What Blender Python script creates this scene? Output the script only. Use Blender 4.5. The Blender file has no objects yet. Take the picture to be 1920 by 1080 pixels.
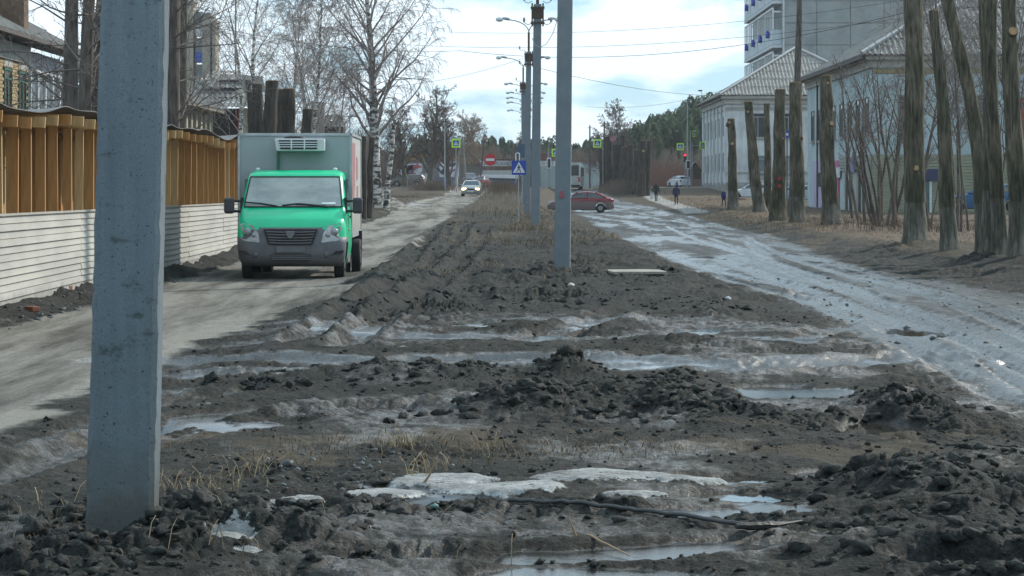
import bpy, bmesh, math, random
import numpy as np
from mathutils import Vector, Matrix
R = math.radians
random.seed(7)
SC = bpy.context.scene
COL = SC.collection
F = 4500.0          # focal length in pixels of the 1920 px wide photograph
EYE = 1.6

# ------------------------------------------------------------------ camera
cam_d = bpy.data.cameras.new('camera')
cam = bpy.data.objects.new('camera', cam_d)
COL.objects.link(cam)
cam.location = (0, 0, EYE)
cam.rotation_euler = (R(90), 0, 0)
cam_d.sensor_width = 36
cam_d.lens = 36 * F / 1920
cam_d.shift_y = -185 / 1920
cam_d.clip_start = 0.5
cam_d.clip_end = 6000
SC.camera = cam

# ------------------------------------------------------------------ sky and sun
SUN_EL, SUN_AZ = 34, 48      # azimuth measured from the view direction (+Y) towards the right (+X)
W = bpy.data.worlds.new('World'); SC.world = W; W.use_nodes = True
nt = W.node_tree; nt.nodes.clear()
def wn(t, **k):
    n = nt.nodes.new(t)
    for a, b in k.items(): setattr(n, a, b)
    return n
out = wn('ShaderNodeOutputWorld'); bg = wn('ShaderNodeBackground')
sky = wn('ShaderNodeTexSky', sky_type='NISHITA', sun_disc=False)
sky.sun_elevation = R(SUN_EL); sky.sun_rotation = R(SUN_AZ); sky.dust_density = 0.6; sky.air_density = 1.0
tc = wn('ShaderNodeTexCoord'); mp = wn('ShaderNodeMapping'); mp.inputs['Scale'].default_value = (5.2, 5.2, 15.0)
mp.inputs['Location'].default_value = (1.65, 0.3, 0.55)
cn = wn('ShaderNodeTexNoise'); cn.inputs['Scale'].default_value = 1.55; cn.inputs['Detail'].default_value = 9; cn.inputs['Roughness'].default_value = 0.55
cn.inputs['Distortion'].default_value = 0.25
cr = wn('ShaderNodeValToRGB'); cr.color_ramp.elements[0].position = 0.44; cr.color_ramp.elements[1].position = 0.52
bl = wn('ShaderNodeMix', data_type='RGBA', blend_type='MIX')          # thin high veil over the blue
bl.inputs['Factor'].default_value = 0.62; bl.inputs[7].default_value = (3.6, 7.6, 10.6, 1)
mx = wn('ShaderNodeMix', data_type='RGBA', blend_type='MIX'); mx.inputs[7].default_value = (9.3, 10.8, 11.8, 1)
L = nt.links.new
L(tc.outputs['Generated'], mp.inputs['Vector']); L(mp.outputs['Vector'], cn.inputs['Vector']); L(cn.outputs['Fac'], cr.inputs['Fac'])
L(sky.outputs['Color'], bl.inputs[6]); L(bl.outputs[2], mx.inputs[6]); L(cr.outputs['Color'], mx.inputs['Factor'])
L(mx.outputs[2], bg.inputs['Color']); bg.inputs['Strength'].default_value = 0.1
L(bg.outputs['Background'], out.inputs['Surface'])
sd = bpy.data.lights.new('sun', 'SUN'); sun = bpy.data.objects.new('sun', sd); COL.objects.link(sun)
sd.energy = 3.8; sd.angle = R(1.2); sd.color = (1.0, 0.93, 0.82)
sv = Vector((math.sin(R(SUN_AZ)) * math.cos(R(SUN_EL)), math.cos(R(SUN_AZ)) * math.cos(R(SUN_EL)), math.sin(R(SUN_EL))))
sun.rotation_euler = sv.to_track_quat('Z', 'Y').to_euler()
SC.view_settings.view_transform = 'Standard'; SC.view_settings.look = 'None'
SC.view_settings.exposure = 0.14; SC.view_settings.gamma = 1.0; SC.view_settings.use_curve_mapping = False
SC.render.engine = 'CYCLES'
SC.cycles.max_bounces = 5; SC.cycles.diffuse_bounces = 2; SC.cycles.glossy_bounces = 3; SC.cycles.transmission_bounces = 4
SC.cycles.caustics_reflective = False; SC.cycles.caustics_refractive = False

# ------------------------------------------------------------------ helpers
def P(px, py, Y):
    """world point seen at pixel (px, py) of the photograph at depth Y"""
    return Vector(((px - 960) * Y / F, Y, EYE - (py - 355) * Y / F))
def PX(px, Y): return (px - 960) * Y / F
def PZ(py, Y): return EYE - (py - 355) * Y / F

MATS = {}
def mat(name, col, rough=0.8, metal=0.0, var=0.25, scale=6.0, bump=0.0, bscale=40.0, col2=None, emit=None, estr=1.0, spec=0.5, stretch=(1, 1, 1), alpha=None, trans=0.0, detail=5):
    if name in MATS: return MATS[name]
    m = bpy.data.materials.new(name); m.use_nodes = True; MATS[name] = m
    n = m.node_tree.nodes; l = m.node_tree.links; b = n['Principled BSDF']
    b.inputs['Roughness'].default_value = rough; b.inputs['Metallic'].default_value = metal
    b.inputs['Specular IOR Level'].default_value = spec
    c = tuple(col) + (1,)
    if col2 is None:
        col2 = tuple(min(1, x * (1 - var)) for x in col)
    t = n.new('ShaderNodeTexCoord'); mpg = n.new('ShaderNodeMapping'); mpg.inputs['Scale'].default_value = stretch
    l.new(t.outputs['Object'], mpg.inputs['Vector'])
    ns = n.new('ShaderNodeTexNoise'); ns.inputs['Scale'].default_value = scale; ns.inputs['Detail'].default_value = detail; ns.inputs['Roughness'].default_value = .62
    l.new(mpg.outputs['Vector'], ns.inputs['Vector'])
    rp = n.new('ShaderNodeValToRGB'); rp.color_ramp.elements[0].position = .36; rp.color_ramp.elements[1].position = .64
    rp.color_ramp.elements[0].color = tuple(col2) + (1,); rp.color_ramp.elements[1].color = c
    l.new(ns.outputs['Fac'], rp.inputs['Fac']); l.new(rp.outputs['Color'], b.inputs['Base Color'])
    if bump > 0:
        n2 = n.new('ShaderNodeTexNoise'); n2.inputs['Scale'].default_value = bscale; n2.inputs['Detail'].default_value = 5
        l.new(mpg.outputs['Vector'], n2.inputs['Vector'])
        bp = n.new('ShaderNodeBump'); bp.inputs['Strength'].default_value = min(1, bump); bp.inputs['Distance'].default_value = 0.02
        l.new(n2.outputs['Fac'], bp.inputs['Height']); l.new(bp.outputs['Normal'], b.inputs['Normal'])
    if emit is not None:
        b.inputs['Emission Color'].default_value = tuple(emit) + (1,); b.inputs['Emission Strength'].default_value = estr
    if trans: b.inputs['Transmission Weight'].default_value = trans
    return m

def dirtify(m, z0, z1, col, k=.8, sc=3.0):
    """mud splashed up from below: a noisy border, full below z0, gone above z1 (object height)"""
    n = m.node_tree.nodes; l = m.node_tree.links; b = n['Principled BSDF']; src = b.inputs['Base Color'].links[0].from_socket
    t = n.new('ShaderNodeTexCoord'); sx = n.new('ShaderNodeSeparateXYZ'); l.new(t.outputs['Object'], sx.inputs[0])
    ns = n.new('ShaderNodeTexNoise'); ns.inputs['Scale'].default_value = sc; ns.inputs['Detail'].default_value = 8; ns.inputs['Roughness'].default_value = .7; l.new(t.outputs['Object'], ns.inputs[0])
    a = n.new('ShaderNodeMath'); a.operation = 'MULTIPLY_ADD'; l.new(ns.outputs['Fac'], a.inputs[0]); a.inputs[1].default_value = -(z1 - z0) * 2.2; l.new(sx.outputs['Z'], a.inputs[2])
    mr = n.new('ShaderNodeMapRange'); l.new(a.outputs[0], mr.inputs[0]); mr.inputs[1].default_value = z0 - (z1 - z0) * 1.1; mr.inputs[2].default_value = z1 - (z1 - z0) * 1.1; mr.inputs[3].default_value = k; mr.inputs[4].default_value = 0
    x = n.new('ShaderNodeMix'); x.data_type = 'RGBA'; l.new(mr.outputs[0], x.inputs[0]); l.new(src, x.inputs[6]); x.inputs[7].default_value = tuple(col) + (1,); l.new(x.outputs[2], b.inputs['Base Color'])
def new_obj(name, me, parent=None):
    o = bpy.data.objects.new(name, me); COL.objects.link(o)
    if parent is not None: o.parent = parent
    return o
def tag(o, label=None, cat=None, group=None, kind=None):
    if label: o['label'] = label
    if cat: o['category'] = cat
    if group: o['group'] = group
    if kind: o['kind'] = kind
    return o
def empty(name, loc, label, cat, group=None, rz=0.0):
    o = bpy.data.objects.new(name, None); COL.objects.link(o); o.location = loc; o.rotation_euler = (0, 0, rz)
    o.empty_display_size = .2
    return tag(o, label, cat, group)
def copy_tree(o, parent=None):
    c = o.copy(); COL.objects.link(c); c.parent = parent
    for ch in [k for k in o.children]: copy_tree(ch, c)
    return c

class MB:
    """collects shapes; build() links them as ONE mesh object"""
    def __init__(s): s.v = []; s.f = []; s.m = []; s.mi = 0; s.n = 0
    def add(s, vs, fs):
        b = s.n; s.v.extend([tuple(x) for x in vs]); s.n += len(vs)
        for f in fs: s.f.append(tuple(b + i for i in f)); s.m.append(s.mi)
        return s
    def box(s, c, sz, rz=0.0, rx=0.0, ry=0.0):
        x, y, z = sz[0] / 2, sz[1] / 2, sz[2] / 2
        vs = [Vector((i * x, j * y, k * z)) for k in (-1, 1) for j in (-1, 1) for i in (-1, 1)]
        if rz or rx or ry:
            M = Matrix.Rotation(rz, 3, 'Z') @ Matrix.Rotation(ry, 3, 'Y') @ Matrix.Rotation(rx, 3, 'X')
            vs = [M @ q for q in vs]
        c = Vector(c)
        return s.add([q + c for q in vs], [(0, 2, 3, 1), (4, 5, 7, 6), (0, 1, 5, 4), (2, 6, 7, 3), (0, 4, 6, 2), (1, 3, 7, 5)])
    def tube(s, pts, rad, n=6, cap=True, jit=0.0, flat=1.0):
        pts = [Vector(p) for p in pts]; k = len(pts)
        if not hasattr(rad, '__len__'): rad = [rad] * k
        ref = Vector((0.13, 0.95, 0.28)).normalized(); vs = []
        for i, p in enumerate(pts):
            d = (pts[min(i + 1, k - 1)] - pts[max(i - 1, 0)])
            if d.length < 1e-9: d = Vector((0, 0, 1))
            d.normalize()
            a = d.cross(ref)
            if a.length < 0.15: a = d.cross(Vector((1, 0, 0)))
            a.normalize(); b = d.cross(a)
            for j in range(n):
                t = 2 * math.pi * j / n; r = rad[i] * (1 + (random.uniform(-jit, jit) if jit else 0))
                vs.append(p + a * (math.cos(t) * r) + b * (math.sin(t) * r * flat))
        fs = []
        for i in range(k - 1):
            for j in range(n):
                a0 = i * n + j; a1 = i * n + (j + 1) % n
                fs.append((a0, a1, a1 + n, a0 + n))
        if cap:
            fs.append(tuple(range(n - 1, -1, -1))); fs.append(tuple((k - 1) * n + j for j in range(n)))
        return s.add(vs, fs)
    def ell(s, c, r, nu=10, nv=7):
        vs = []; fs = []
        for i in range(nv + 1):
            t = math.pi * i / nv
            for j in range(nu):
                a = 2 * math.pi * j / nu
                vs.append((c[0] + r[0] * math.sin(t) * math.cos(a), c[1] + r[1] * math.sin(t) * math.sin(a), c[2] + r[2] * math.cos(t)))
        for i in range(nv):
            for j in range(nu):
                fs.append((i * nu + j, (i + 1) * nu + j, (i + 1) * nu + (j + 1) % nu, i * nu + (j + 1) % nu))
        return s.add(vs, fs)
    def prism(s, poly, axis, a, b):
        """poly: 2-D outline extruded from a to b along axis x, y or z"""
        def q(u, v, w):
            return {'x': (w, u, v), 'y': (u, w, v), 'z': (u, v, w)}[axis]
        n = len(poly)
        vs = [q(u, v, a) for u, v in poly] + [q(u, v, b) for u, v in poly]
        fs = [tuple(range(n - 1, -1, -1)), tuple(range(n, 2 * n))] + [(i, (i + 1) % n, (i + 1) % n + n, i + n) for i in range(n)]
        return s.add(vs, fs)
    def build(s, name, mats, parent=None, smooth=False, bevel=0.0, off=None, fixn=True):
        if off is not None:
            s.v = [(x - off[0], y - off[1], z - off[2]) for x, y, z in s.v]
        me = bpy.data.meshes.new(name); me.from_pydata(s.v, [], s.f)
        if not isinstance(mats, (list, tuple)): mats = [mats]
        for m in mats: me.materials.append(m)
        if len(mats) > 1: me.polygons.foreach_set('material_index', s.m)
        if fixn:
            bm = bmesh.new(); bm.from_mesh(me); bmesh.ops.recalc_face_normals(bm, faces=bm.faces)
            bm.to_mesh(me); bm.free()
        if smooth: me.polygons.foreach_set('use_smooth', [True] * len(me.polygons))
        me.update()
        o = new_obj(name, me, parent)
        if bevel > 0:
            bv = o.modifiers.new('bevel', 'BEVEL'); bv.width = bevel; bv.segments = 2; bv.limit_method = 'ANGLE'; bv.angle_limit = R(35)
        return o

# ------------------------------------------------------------------ numpy noise
def _hash(ix, iy, seed):
    h = (ix.astype(np.int64) * 374761393 + iy.astype(np.int64) * 668265263 + seed * 144665) & 0x7fffffff
    h = ((h ^ (h >> 13)) * 1274126177) & 0x7fffffff
    return (h ^ (h >> 16)) & 0xffff
def perlin(x, y, seed=0):
    ix = np.floor(x); iy = np.floor(y); fx = x - ix; fy = y - iy
    ux = fx * fx * fx * (fx * (fx * 6 - 15) + 10); uy = fy * fy * fy * (fy * (fy * 6 - 15) + 10)
    def g(a, b, dx, dy):
        t = _hash(a, b, seed) * (2 * math.pi / 65536.0)
        return np.cos(t) * dx + np.sin(t) * dy
    n00 = g(ix, iy, fx, fy); n10 = g(ix + 1, iy, fx - 1, fy); n01 = g(ix, iy + 1, fx, fy - 1); n11 = g(ix + 1, iy + 1, fx - 1, fy - 1)
    return ((n00 * (1 - ux) + n10 * ux) * (1 - uy) + (n01 * (1 - ux) + n11 * ux) * uy) * 1.5
def fbm(x, y, sc, octv=4, seed=0, gain=.5):
    s = 0; a = 1; t = 0
    for i in range(octv):
        s = s + a * perlin(x * sc * 2 ** i + 17.3 * i, y * sc * 2 ** i - 9.1 * i, seed + i); t += a; a *= gain
    return s / t
def sst(a, b, x):
    t = np.clip((x - a) / (b - a), 0, 1); return t * t * (3 - 2 * t)
# ------------------------------------------------------------------ the ground
def ip(Y, a, b): return np.interp(Y, a, b)
def base_z(X, Y):
    zL = ip(Y, [0, 45, 80, 115, 160, 213, 260, 320, 600, 1500], [-.03, -.07, .1, .35, .7, .98, 1.7, 1.8, 2.2, 6])
    zM = ip(Y, [0, 20, 45, 80, 118, 160, 200, 225, 260, 320, 600, 1500], [.0, .0, .04, .25, .36, .7, 1.3, 1.72, 1.8, 1.85, 2.2, 6])
    zR = ip(Y, [0, 60, 100, 150, 185, 215, 260, 320, 600, 1500], [-.02, -.06, -.12, .0, .14, .5, 1.6, 1.8, 2.2, 6])
    wl = sst(-3.3, -2.2, X); wr = sst(2.6, 3.9, X - ip(Y, [0, 80, 120, 175, 230, 300], [0, 0, -1.1, -1.5, .6, 1.5]))
    z = zL * (1 - wl) + zM * wl
    z = z * (1 - wr) + zR * wr
    z = z + .14 * sst(-6.1, -6.8, X) + .15 * sst(8.6, 11, X - ip(Y, [0, 60, 150], [-.6, 0, 2.0]))
    z = z + 15 * sst(380, 800, Y) * sst(0, 75, X)
    return z
# heaps: (px, py, half width m, half depth m, height m)
HEAPS = [(300, 985, .62, .55, .13), (190, 1035, .45, .5, .10), (470, 1035, .45, .45, .09), (230, 952, .30, .3, .05),
         (980, 775, .5, .55, .23), (1110, 770, .45, .5, .20), (1060, 700, .32, .35, .19), (770, 712, .75, .55, .16), (900, 705, .5, .5, .10), (590, 700, .8, .45, .08),
         (510, 728, .14, .25, .15), (1290, 775, .42, .5, .24), (1400, 795, .45, .45, .14), (1180, 730, .5, .5, .13), (1270, 715, .3, .4, .12), (1660, 765, .32, .5, .13), (1730, 775, .4, .5, .09),
         (1700, 925, .36, .5, .19), (1830, 935, .42, .5, .17), (1900, 990, .4, .5, .13), (1760, 1060, .5, .5, .12), (1900, 1075, .5, .5, .14), (1870, 860, .4, .5, .10), (1610, 905, .2, .3, .07),
         (690, 575, 1.1, 1.2, .13), (820, 590, 1.0, 1.2, .15), (900, 560, 1.2, 1.8, .17), (1010, 570, 1.1, 1.5, .14), (1150, 575, 1.0, 1.2, .14), (1250, 575, .9, 1.2, .17), (1310, 585, .5, 1.0, .16), (740, 520, 1.2, 2.5, .16),
         (820, 480, .8, 3.0, .20), (900, 480, 1.0, 4, .15), (1000, 520, 1.0, 2, .14), (1080, 530, .8, 2, .12), (1200, 530, .9, 2, .08), (1240, 520, .3, 1.0, .13),
         (1055, 505, .5, 1.2, .03), (860, 440, 1.5, 6, .14), (930, 420, 1.5, 8, .12), (60, 1070, .5, .4, .05), (1000, 960, .7, .35, .04), (640, 960, .6, .3, .07), (1500, 985, .9, .4, .05),
         (540, 885, .15, .16, .05)]
HEAPS_W = []
for (px, py, rx, ry, h) in HEAPS:
    Y = 7200.0 / (py - 355); HEAPS_W.append(((px - 960) * Y / F, Y, rx, ry, h * (.62 if Y < 24 else .5)))
# tree mounds by the right hand row and the stumps: (X, Y, r, h)
MOUNDS = [(10.75, 64, 1.0, .12), (10.2, 57, .8, .08), (10.2, 51.5, .9, .12), (10.7, 50, .8, .1), (12.9, 96, 1.5, .16), (12.5, 104, 1.5, .12), (11.9, 107, 1.2, .12), (13.9, 134, 1.6, .2), (12.9, 140, 2.2, .25), (-6.75, 122, 1.6, .12)]
# puddles: (px, py, half width, half depth, level)
PUDDLES = [(1110, 1086, .62, .36, -.045), (1450, 728, .33, .75, -.05), (1575, 735, .2, .5, -.045), (1655, 793, .36, .55, -.05), (1425, 1022, .11, .09, -.035), (1180, 932, .16, .14, -.03), (1610, 883, .36, .3, -.035),
           (830, 748, .24, .45, -.045), (700, 765, .3, .25, -.03), (1370, 925, .38, .2, -.035), (1350, 895, .3, .2, -.035), (1640, 915, .18, .16, -.04),
           (1190, 716, .14, .5, -.035), (1030, 733, .14, .5, -.035), (1310, 622, .35, .5, -.03), (1300, 965, .34, .26, -.035), (1840, 1075, .3, .2, -.04), (500, 1090, .3, .2, -.04), (1720, 612, .4, 1.0, -.05),
           (1530, 1003, .16, .1, -.03)]
PUD_W = []
for (px, py, rx, ry, lv) in PUDDLES:
    Y = 7200.0 / (py - 355); PUD_W.append(((px - 960) * Y / F, Y, rx, ry, lv))
def ellm(X, Y, cx, cy, rx, ry):
    return np.sqrt(((X - cx) / rx) ** 2 + ((Y - cy) / ry) ** 2)
def pdist(X, Y, pts):
    """distance to a polyline and signed side"""
    D = np.full(X.shape, 1e9); S = np.zeros(X.shape); T = np.zeros(X.shape); acc = 0
    for (x0, y0), (x1, y1) in zip(pts[:-1], pts[1:]):
        dx, dy = x1 - x0, y1 - y0; L2 = dx * dx + dy * dy; ln = math.sqrt(L2)
        t = np.clip(((X - x0) * dx + (Y - y0) * dy) / L2, 0, 1)
        ex = X - (x0 + t * dx); ey = Y - (y0 + t * dy); d = np.sqrt(ex * ex + ey * ey)
        s = (dx * ey - dy * ex) / ln
        m = d < D; D = np.where(m, d, D); S = np.where(m, np.sign(s) * d, S); T = np.where(m, acc + t * ln, T); acc += ln
    return D, S, T
def G(px, py, z=0.0):
    Y = (EYE - z) * F / (py - 355.0); return ((px - 960) * Y / F, Y)
TRACKS = [ # polylines, -, groove half width, depth (the first eight lie on the right lane)
    ([G(1960, 790), G(1800, 700), G(1690, 640), G(1560, 575), G(1400, 530), G(1290, 500)], .0, .13, .03),
    ([G(1960, 730), G(1840, 655), G(1720, 590), G(1590, 530), G(1430, 480), G(1330, 440)], .0, .16, .035),
    ([G(1960, 640), G(1780, 560), G(1600, 515), G(1480, 480), G(1400, 440)], .0, .15, .03),
    ([G(1960, 610), G(1760, 540), G(1620, 505), G(1500, 470)], .0, .13, .03),
    ([G(1500, 640), G(1580, 600), G(1560, 560), G(1450, 520), G(1340, 480)], .0, .2, .03),
    ([G(1250, 420), G(1320, 450), G(1480, 500), G(1700, 590), G(1960, 700)], .0, .14, .025),
    ([G(1960, 770), G(1780, 668), G(1660, 592), G(1500, 535), G(1330, 500), G(1240, 470)], .0, .26, .035),
    ([G(1960, 690), G(1800, 605), G(1600, 545), G(1450, 500), G(1400, 440)], .0, .28, .03),
    ([G(250, 668), G(480, 672), G(700, 680), G(900, 672), G(1100, 672), G(1400, 690), G(1800, 660)], .0, .42, .05),
    ([G(250, 705), G(480, 700), G(700, 697), G(1000, 692), G(1300, 688)], .0, .3, .04),
    ([G(420, 640), G(700, 632), G(1000, 632), G(1300, 632), G(1600, 640), G(1900, 660)], .0, .55, .022),
    ([G(420, 600), G(700, 605), G(1000, 602), G(1300, 600), G(1550, 612)], .0, .45, .018),
    ([(-1.5, 31), (-1.35, 40), (-1.9, 52), (-2.6, 75)], .0, .3, .05),
    ([(-.6, 32), (-.9, 42), (-1.3, 54), (-2.0, 75)], .0, .3, .05),
    ([G(560, 640), G(690, 560), G(800, 500), G(860, 462), G(870, 440)], .0, .2, .07),
    ([G(640, 650), G(760, 575), G(850, 510), G(900, 470), G(905, 445)], .0, .2, .07),
    ([G(700, 560), G(780, 480), G(820, 440)], .0, .22, .06),
    ([G(1000, 640), G(1150, 590), G(1330, 560), G(1500, 545)], .0, .25, .05),
    ([G(-40, 900), G(150, 830), G(300, 790), G(560, 760), G(740, 758)], 0, .2, .05),
    ([G(-40, 845), G(150, 790), G(300, 750), G(520, 725)], 0, .18, .04),
    ([G(900, 948), G(1200, 962), G(1500, 975), G(1960, 965)], 0, .16, .05),
    ([G(560, 1040), G(900, 1045), G(1250, 1030), G(1600, 1025)], 0, .2, .05)]
def terrain(X, Y, attrs=False):
    X = np.asarray(X, float); Y = np.asarray(Y, float)
    wob = fbm(X, Y, .45, 3, 11) * 1.0; wob2 = fbm(X, Y, 1.6, 3, 21) * .35
    z = base_z(X, Y)
    # zones -------------------------------------------------
    lroadL = ip(Y, [0, 20, 45, 110, 160, 215, 300], [-5.9, -6.1, -6.1, -5.9, -6.6, -6.2, -7])
    lroadR = ip(Y, [0, 14, 17, 24, 36, 76, 130, 200, 225, 300], [-3.9, -3.7, -3.45, -3.4, -2.7, -2.75, -3.0, -2.3, -2.0, -2])
    wv = wob * .35 + wob2 * .4
    lroad = sst(-.3, .3, X - lroadL + wv * .9) * sst(-.45, .45, lroadR - X + wv * 1.5) * (1 - sst(255, 265, Y))
    cross = sst(262, 266, Y) * (1 - sst(300, 306, Y))
    lroad = np.maximum(lroad, cross)
    # side path on the left beyond the birches
    sp = (1 - sst(.9, 1.5, np.abs(X - ip(Y, [130, 150, 230], [-6.5, -8.0, -13])) + wv * .5)) * sst(130, 136, Y) * (1 - sst(235, 245, Y))
    lroad = np.maximum(lroad, sp * .8)
    rL = ip(Y, [0, 17.6, 32, 57.6, 90, 160, 230, 262], [3.9, 3.75, 4.05, 3.55, 3.8, 4.2, 5.5, 6])
    rR = ip(Y, [0, 25, 37, 50, 85, 144, 190, 230, 262], [7.2, 7.6, 7.9, 7.2, 9.4, 10.6, 11.2, 9.5, 9])
    rroad = sst(-.4, .4, X - rL + wv) * sst(-.4, .4, rR - X + wv) * (1 - sst(255, 265, Y))
    foot = (1 - sst(.7, .95, np.abs(X - ip(Y, [140, 165, 185, 215, 250], [11.2, 12.4, 12.9, 13.1, 13.6])) + wob2 * .2)) * sst(150, 156, Y) * (1 - sst(245, 255, Y))
    crossT = 0 * X
    for pts, gz, hw, dp in TRACKS[8:12]:
        D, S, T = pdist(X, Y, pts); crossT = np.maximum(crossT, (1 if hw < .45 else .45 * sst(-.1, .25, wob)) * (1 - sst(hw * 1.0, hw * 1.9, D + wob2 * .5 + wob * .2)))
    near = 1 - sst(28, 33, Y)
    median = (1 - lroad) * (1 - rroad)
    # roughness of the mud ------------------------------------
    flatz = sst(13.6, 14.1, Y) * (1 - sst(15.9, 16.6, Y)) * .55           # flatter grassy soil strip
    amp = .066 * (.45 + .9 * sst(-.2, .5, fbm(X, Y, .35, 2, 31)))
    amp = amp * (1 - .35 * flatz) * (1 - .5 * crossT)
    amp = amp * (1 + .7 * sst(30, 42, Y) * (1 - sst(75, 110, Y)))
    heapm = 0 * X; 
    for cx, cy, rx, ry, h in HEAPS_W:
        d = ellm(X + wob2 * rx * .9, Y + wob * ry * .5, cx, cy, rx, ry)
        k = np.exp(-(d ** 2.4) * 1.1); z = z + h * k * (1 + .5 * wob2); heapm = np.maximum(heapm, k)
    for cx, cy, r, h in MOUNDS:
        z = z + h * np.exp(-ellm(X, Y, cx, cy, r, r * 2) ** 2)
    amp = amp * (1 + .75 * heapm)
    road_any = np.clip(np.maximum(np.maximum(lroad, rroad * .96), foot), 0, 1)
    amp = amp * (1 - .93 * road_any)
    # ridged, clod-like relief
    wx = X + .08 * fbm(X, Y, 3, 2, 41); wy = Y + .10 * fbm(X, Y, 3, 2, 43)
    n1 = fbm(wx, wy * .7, 1.1, 3, 51); sq = lambda v, k: k * np.tanh(v / k)
    r1 = .1 + np.abs(fbm(wx, wy * .8, 2.6, 2, 61)) * 2.2
    r2 = .1 + np.abs(fbm(wx + .05 * n1, wy * .85, 6.0, 2, 71)) * 2.6
    r3 = np.abs(perlin(wx * 13.5, wy * 11.5, 81))
    r4 = 0
    fade = 1 - .55 * sst(25, 70, Y)
    patchy = .35 + .65 * sst(-.25, .3, fbm(X, Y * .8, .8, 2, 36)) 
    z = z + amp * (1.5 * n1 + .95 * (sq(r1, .8) - .4) * patchy + (.72 * (sq(r2, .6) - .35) + .42 * (sq(r3, .4) - .2)) * (.3 + .7 * patchy) * (fade + .5 * heapm))
    z = z + road_any * (.013 * fbm(X, Y * .5, .9, 3, 95) + .004 * fbm(X, Y, 9, 2, 97))
    # ruts: long wavy furrows running with the traffic over the crossing
    fr = perlin(X * .45 + 3, Y * 4.2 + wob * 2.2, 101) + .5 * perlin(X * .8, Y * 8 + wob * 3, 102); 
    zone = sst(22.5, 24, Y) * (1 - sst(30, 33, Y)) * (1 - rroad * .8) * sst(-4, -3, X)
    z = z + .032 * fr * zone
    fr2 = perlin(X * 3.2 + wob * 1.2, Y * .16, 103); z = z + (.010 * fr2 + .005 * perlin(X * 9 + wob, Y * .3, 104)) * rroad * (.4 + .6 * sst(-.2, .3, wob)) + .006 * fbm(X, Y, 5, 3, 131) * (rroad + .3 * lroad)
    trk = 0 * X
    for i, (pts, gz, hw, dp) in enumerate(TRACKS):
        D, S, T = pdist(X + wob2 * .12, Y + wob2 * .2, pts)
        g = np.exp(-(D / hw) ** 4)
        rim = np.exp(-((D - hw * 1.45) / (hw * .4)) ** 2)
        tread = np.sin(T * 2 * math.pi / .13 + np.abs(S) * 30) * (D < hw) * .007
        endf = 1.0
        if i < 8: dp = dp * .6
        z = z + (-dp * g + dp * .55 * rim * (1 + wob2) + (tread if i < 8 else 0)) * endf
        if i >= 8: z = z + .012 * g * perlin(S * 9, T * .5, 105 + i)
        trk = np.maximum(trk, g)
    for (x0, y0) in ((PX(222, 10.9), 10.9),):
        z = z + .0
    # puddle bowls
    pud = 0 * X
    for cx, cy, rx, ry, lv in PUD_W:
        d = ellm(X + wob2 * rx * 1.3, Y + wob * ry * .8, cx, cy, rx, ry)
        m = 1 - sst(.65, 1.35, d); zz = base_z(np.array(cx), np.array(cy))
        z = z * (1 - m) + m * (zz + lv - .035 + .03 * n1 + .012 * (r2 - .5))
        pud = np.maximum(pud, 1 - sst(.8, 1.35, d))
    # the grid coarsens with distance: drop detail there
    bz = base_z(X, Y); lowm = sst(-.15, .15, fbm(X, Y * .8, .45, 2, 141)) * near * (1 - lroad) * (1 - .9 * flatz) * (1 - rroad)
    lvl = bz - .014 - .012 * sst(20, 23, Y) + .024 * fbm(X, Y, .6, 2, 143) - .09 * (1 - lowm) - .2 * (1 - near)
    pool = sst(-.004, .006, lvl - z) * near; z = np.maximum(z, lvl * near + z * (1 - near))
    snow = 0 * X
    for (px, py, rx, ry) in [(830, 903, .46, .28), (960, 917, .52, .26), (1150, 900, .55, .3), (1280, 905, .36, .2), (730, 925, .3, .14), (430, 1040, .17, .2), (570, 935, .18, .2), (500, 950, .14, .14), (690, 925, .22, .12), (480, 1055, .12, .07), (1190, 935, .2, .08)]:
        cx, cy = G(px, py); snow = np.maximum(snow, 1 - ellm(X + wob2 * .2, Y + wob * .12, cx, cy, rx, ry))
    snow = sst(.0, .3, snow + (.75 * wob2 + .5 * fbm(X, Y * .7, 3.5, 3, 151) + .1 * n1 - .12) * np.clip(snow * 5, 0, 1) - .02)
    z = z * (1 - .75 * snow) + .75 * snow * (bz + .025 + .5 * amp * n1)
    if not attrs: return z
    cxs = ellm(X + wob * 1.2, Y, -6.1, 150, .75, 5)
    snow = np.maximum(snow, 1 - sst(.6, 1, cxs))
    z = z + snow * .012
    grass = sst(.0, .35, fbm(X, Y, .5, 3, 111) + .15) * sst(45, 90, Y) * (1 - road_any)
    grass = np.maximum(grass, .75 * flatz / .55 * sst(-.1, .25, fbm(X, Y, 1.2, 3, 113)))
    grass = np.maximum(grass, sst(9.2, 10.6, X - ip(Y, [0, 60, 150], [-.6, 0, 2.0])) * (1 - foot) * .9 * sst(40, 60, Y))
    grass = np.maximum(grass, sst(100, 150, Y) * .85 * (1 - road_any))
    wet = np.clip(crossT * .9 + pud * .9 + trk * .5 * near, 0, 1)
    wet = np.maximum(wet, rroad * trk * .95)
    wet = np.maximum(wet, rroad * (.28 + .62 * sst(-.12, .22, fbm(X + wob * .6, Y * .06, 1.1, 4, 121))))
    wet = np.maximum(wet, .55 * sst(-.02, .3, fbm(X, Y * .7, .7, 3, 123)) * near * (1 - lroad))
    wet = np.maximum(wet, pool)
    wet = np.clip(wet * (1 - .5 * heapm) * (1 - .9 * snow), 0, 1)
    lr = lroad
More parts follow.
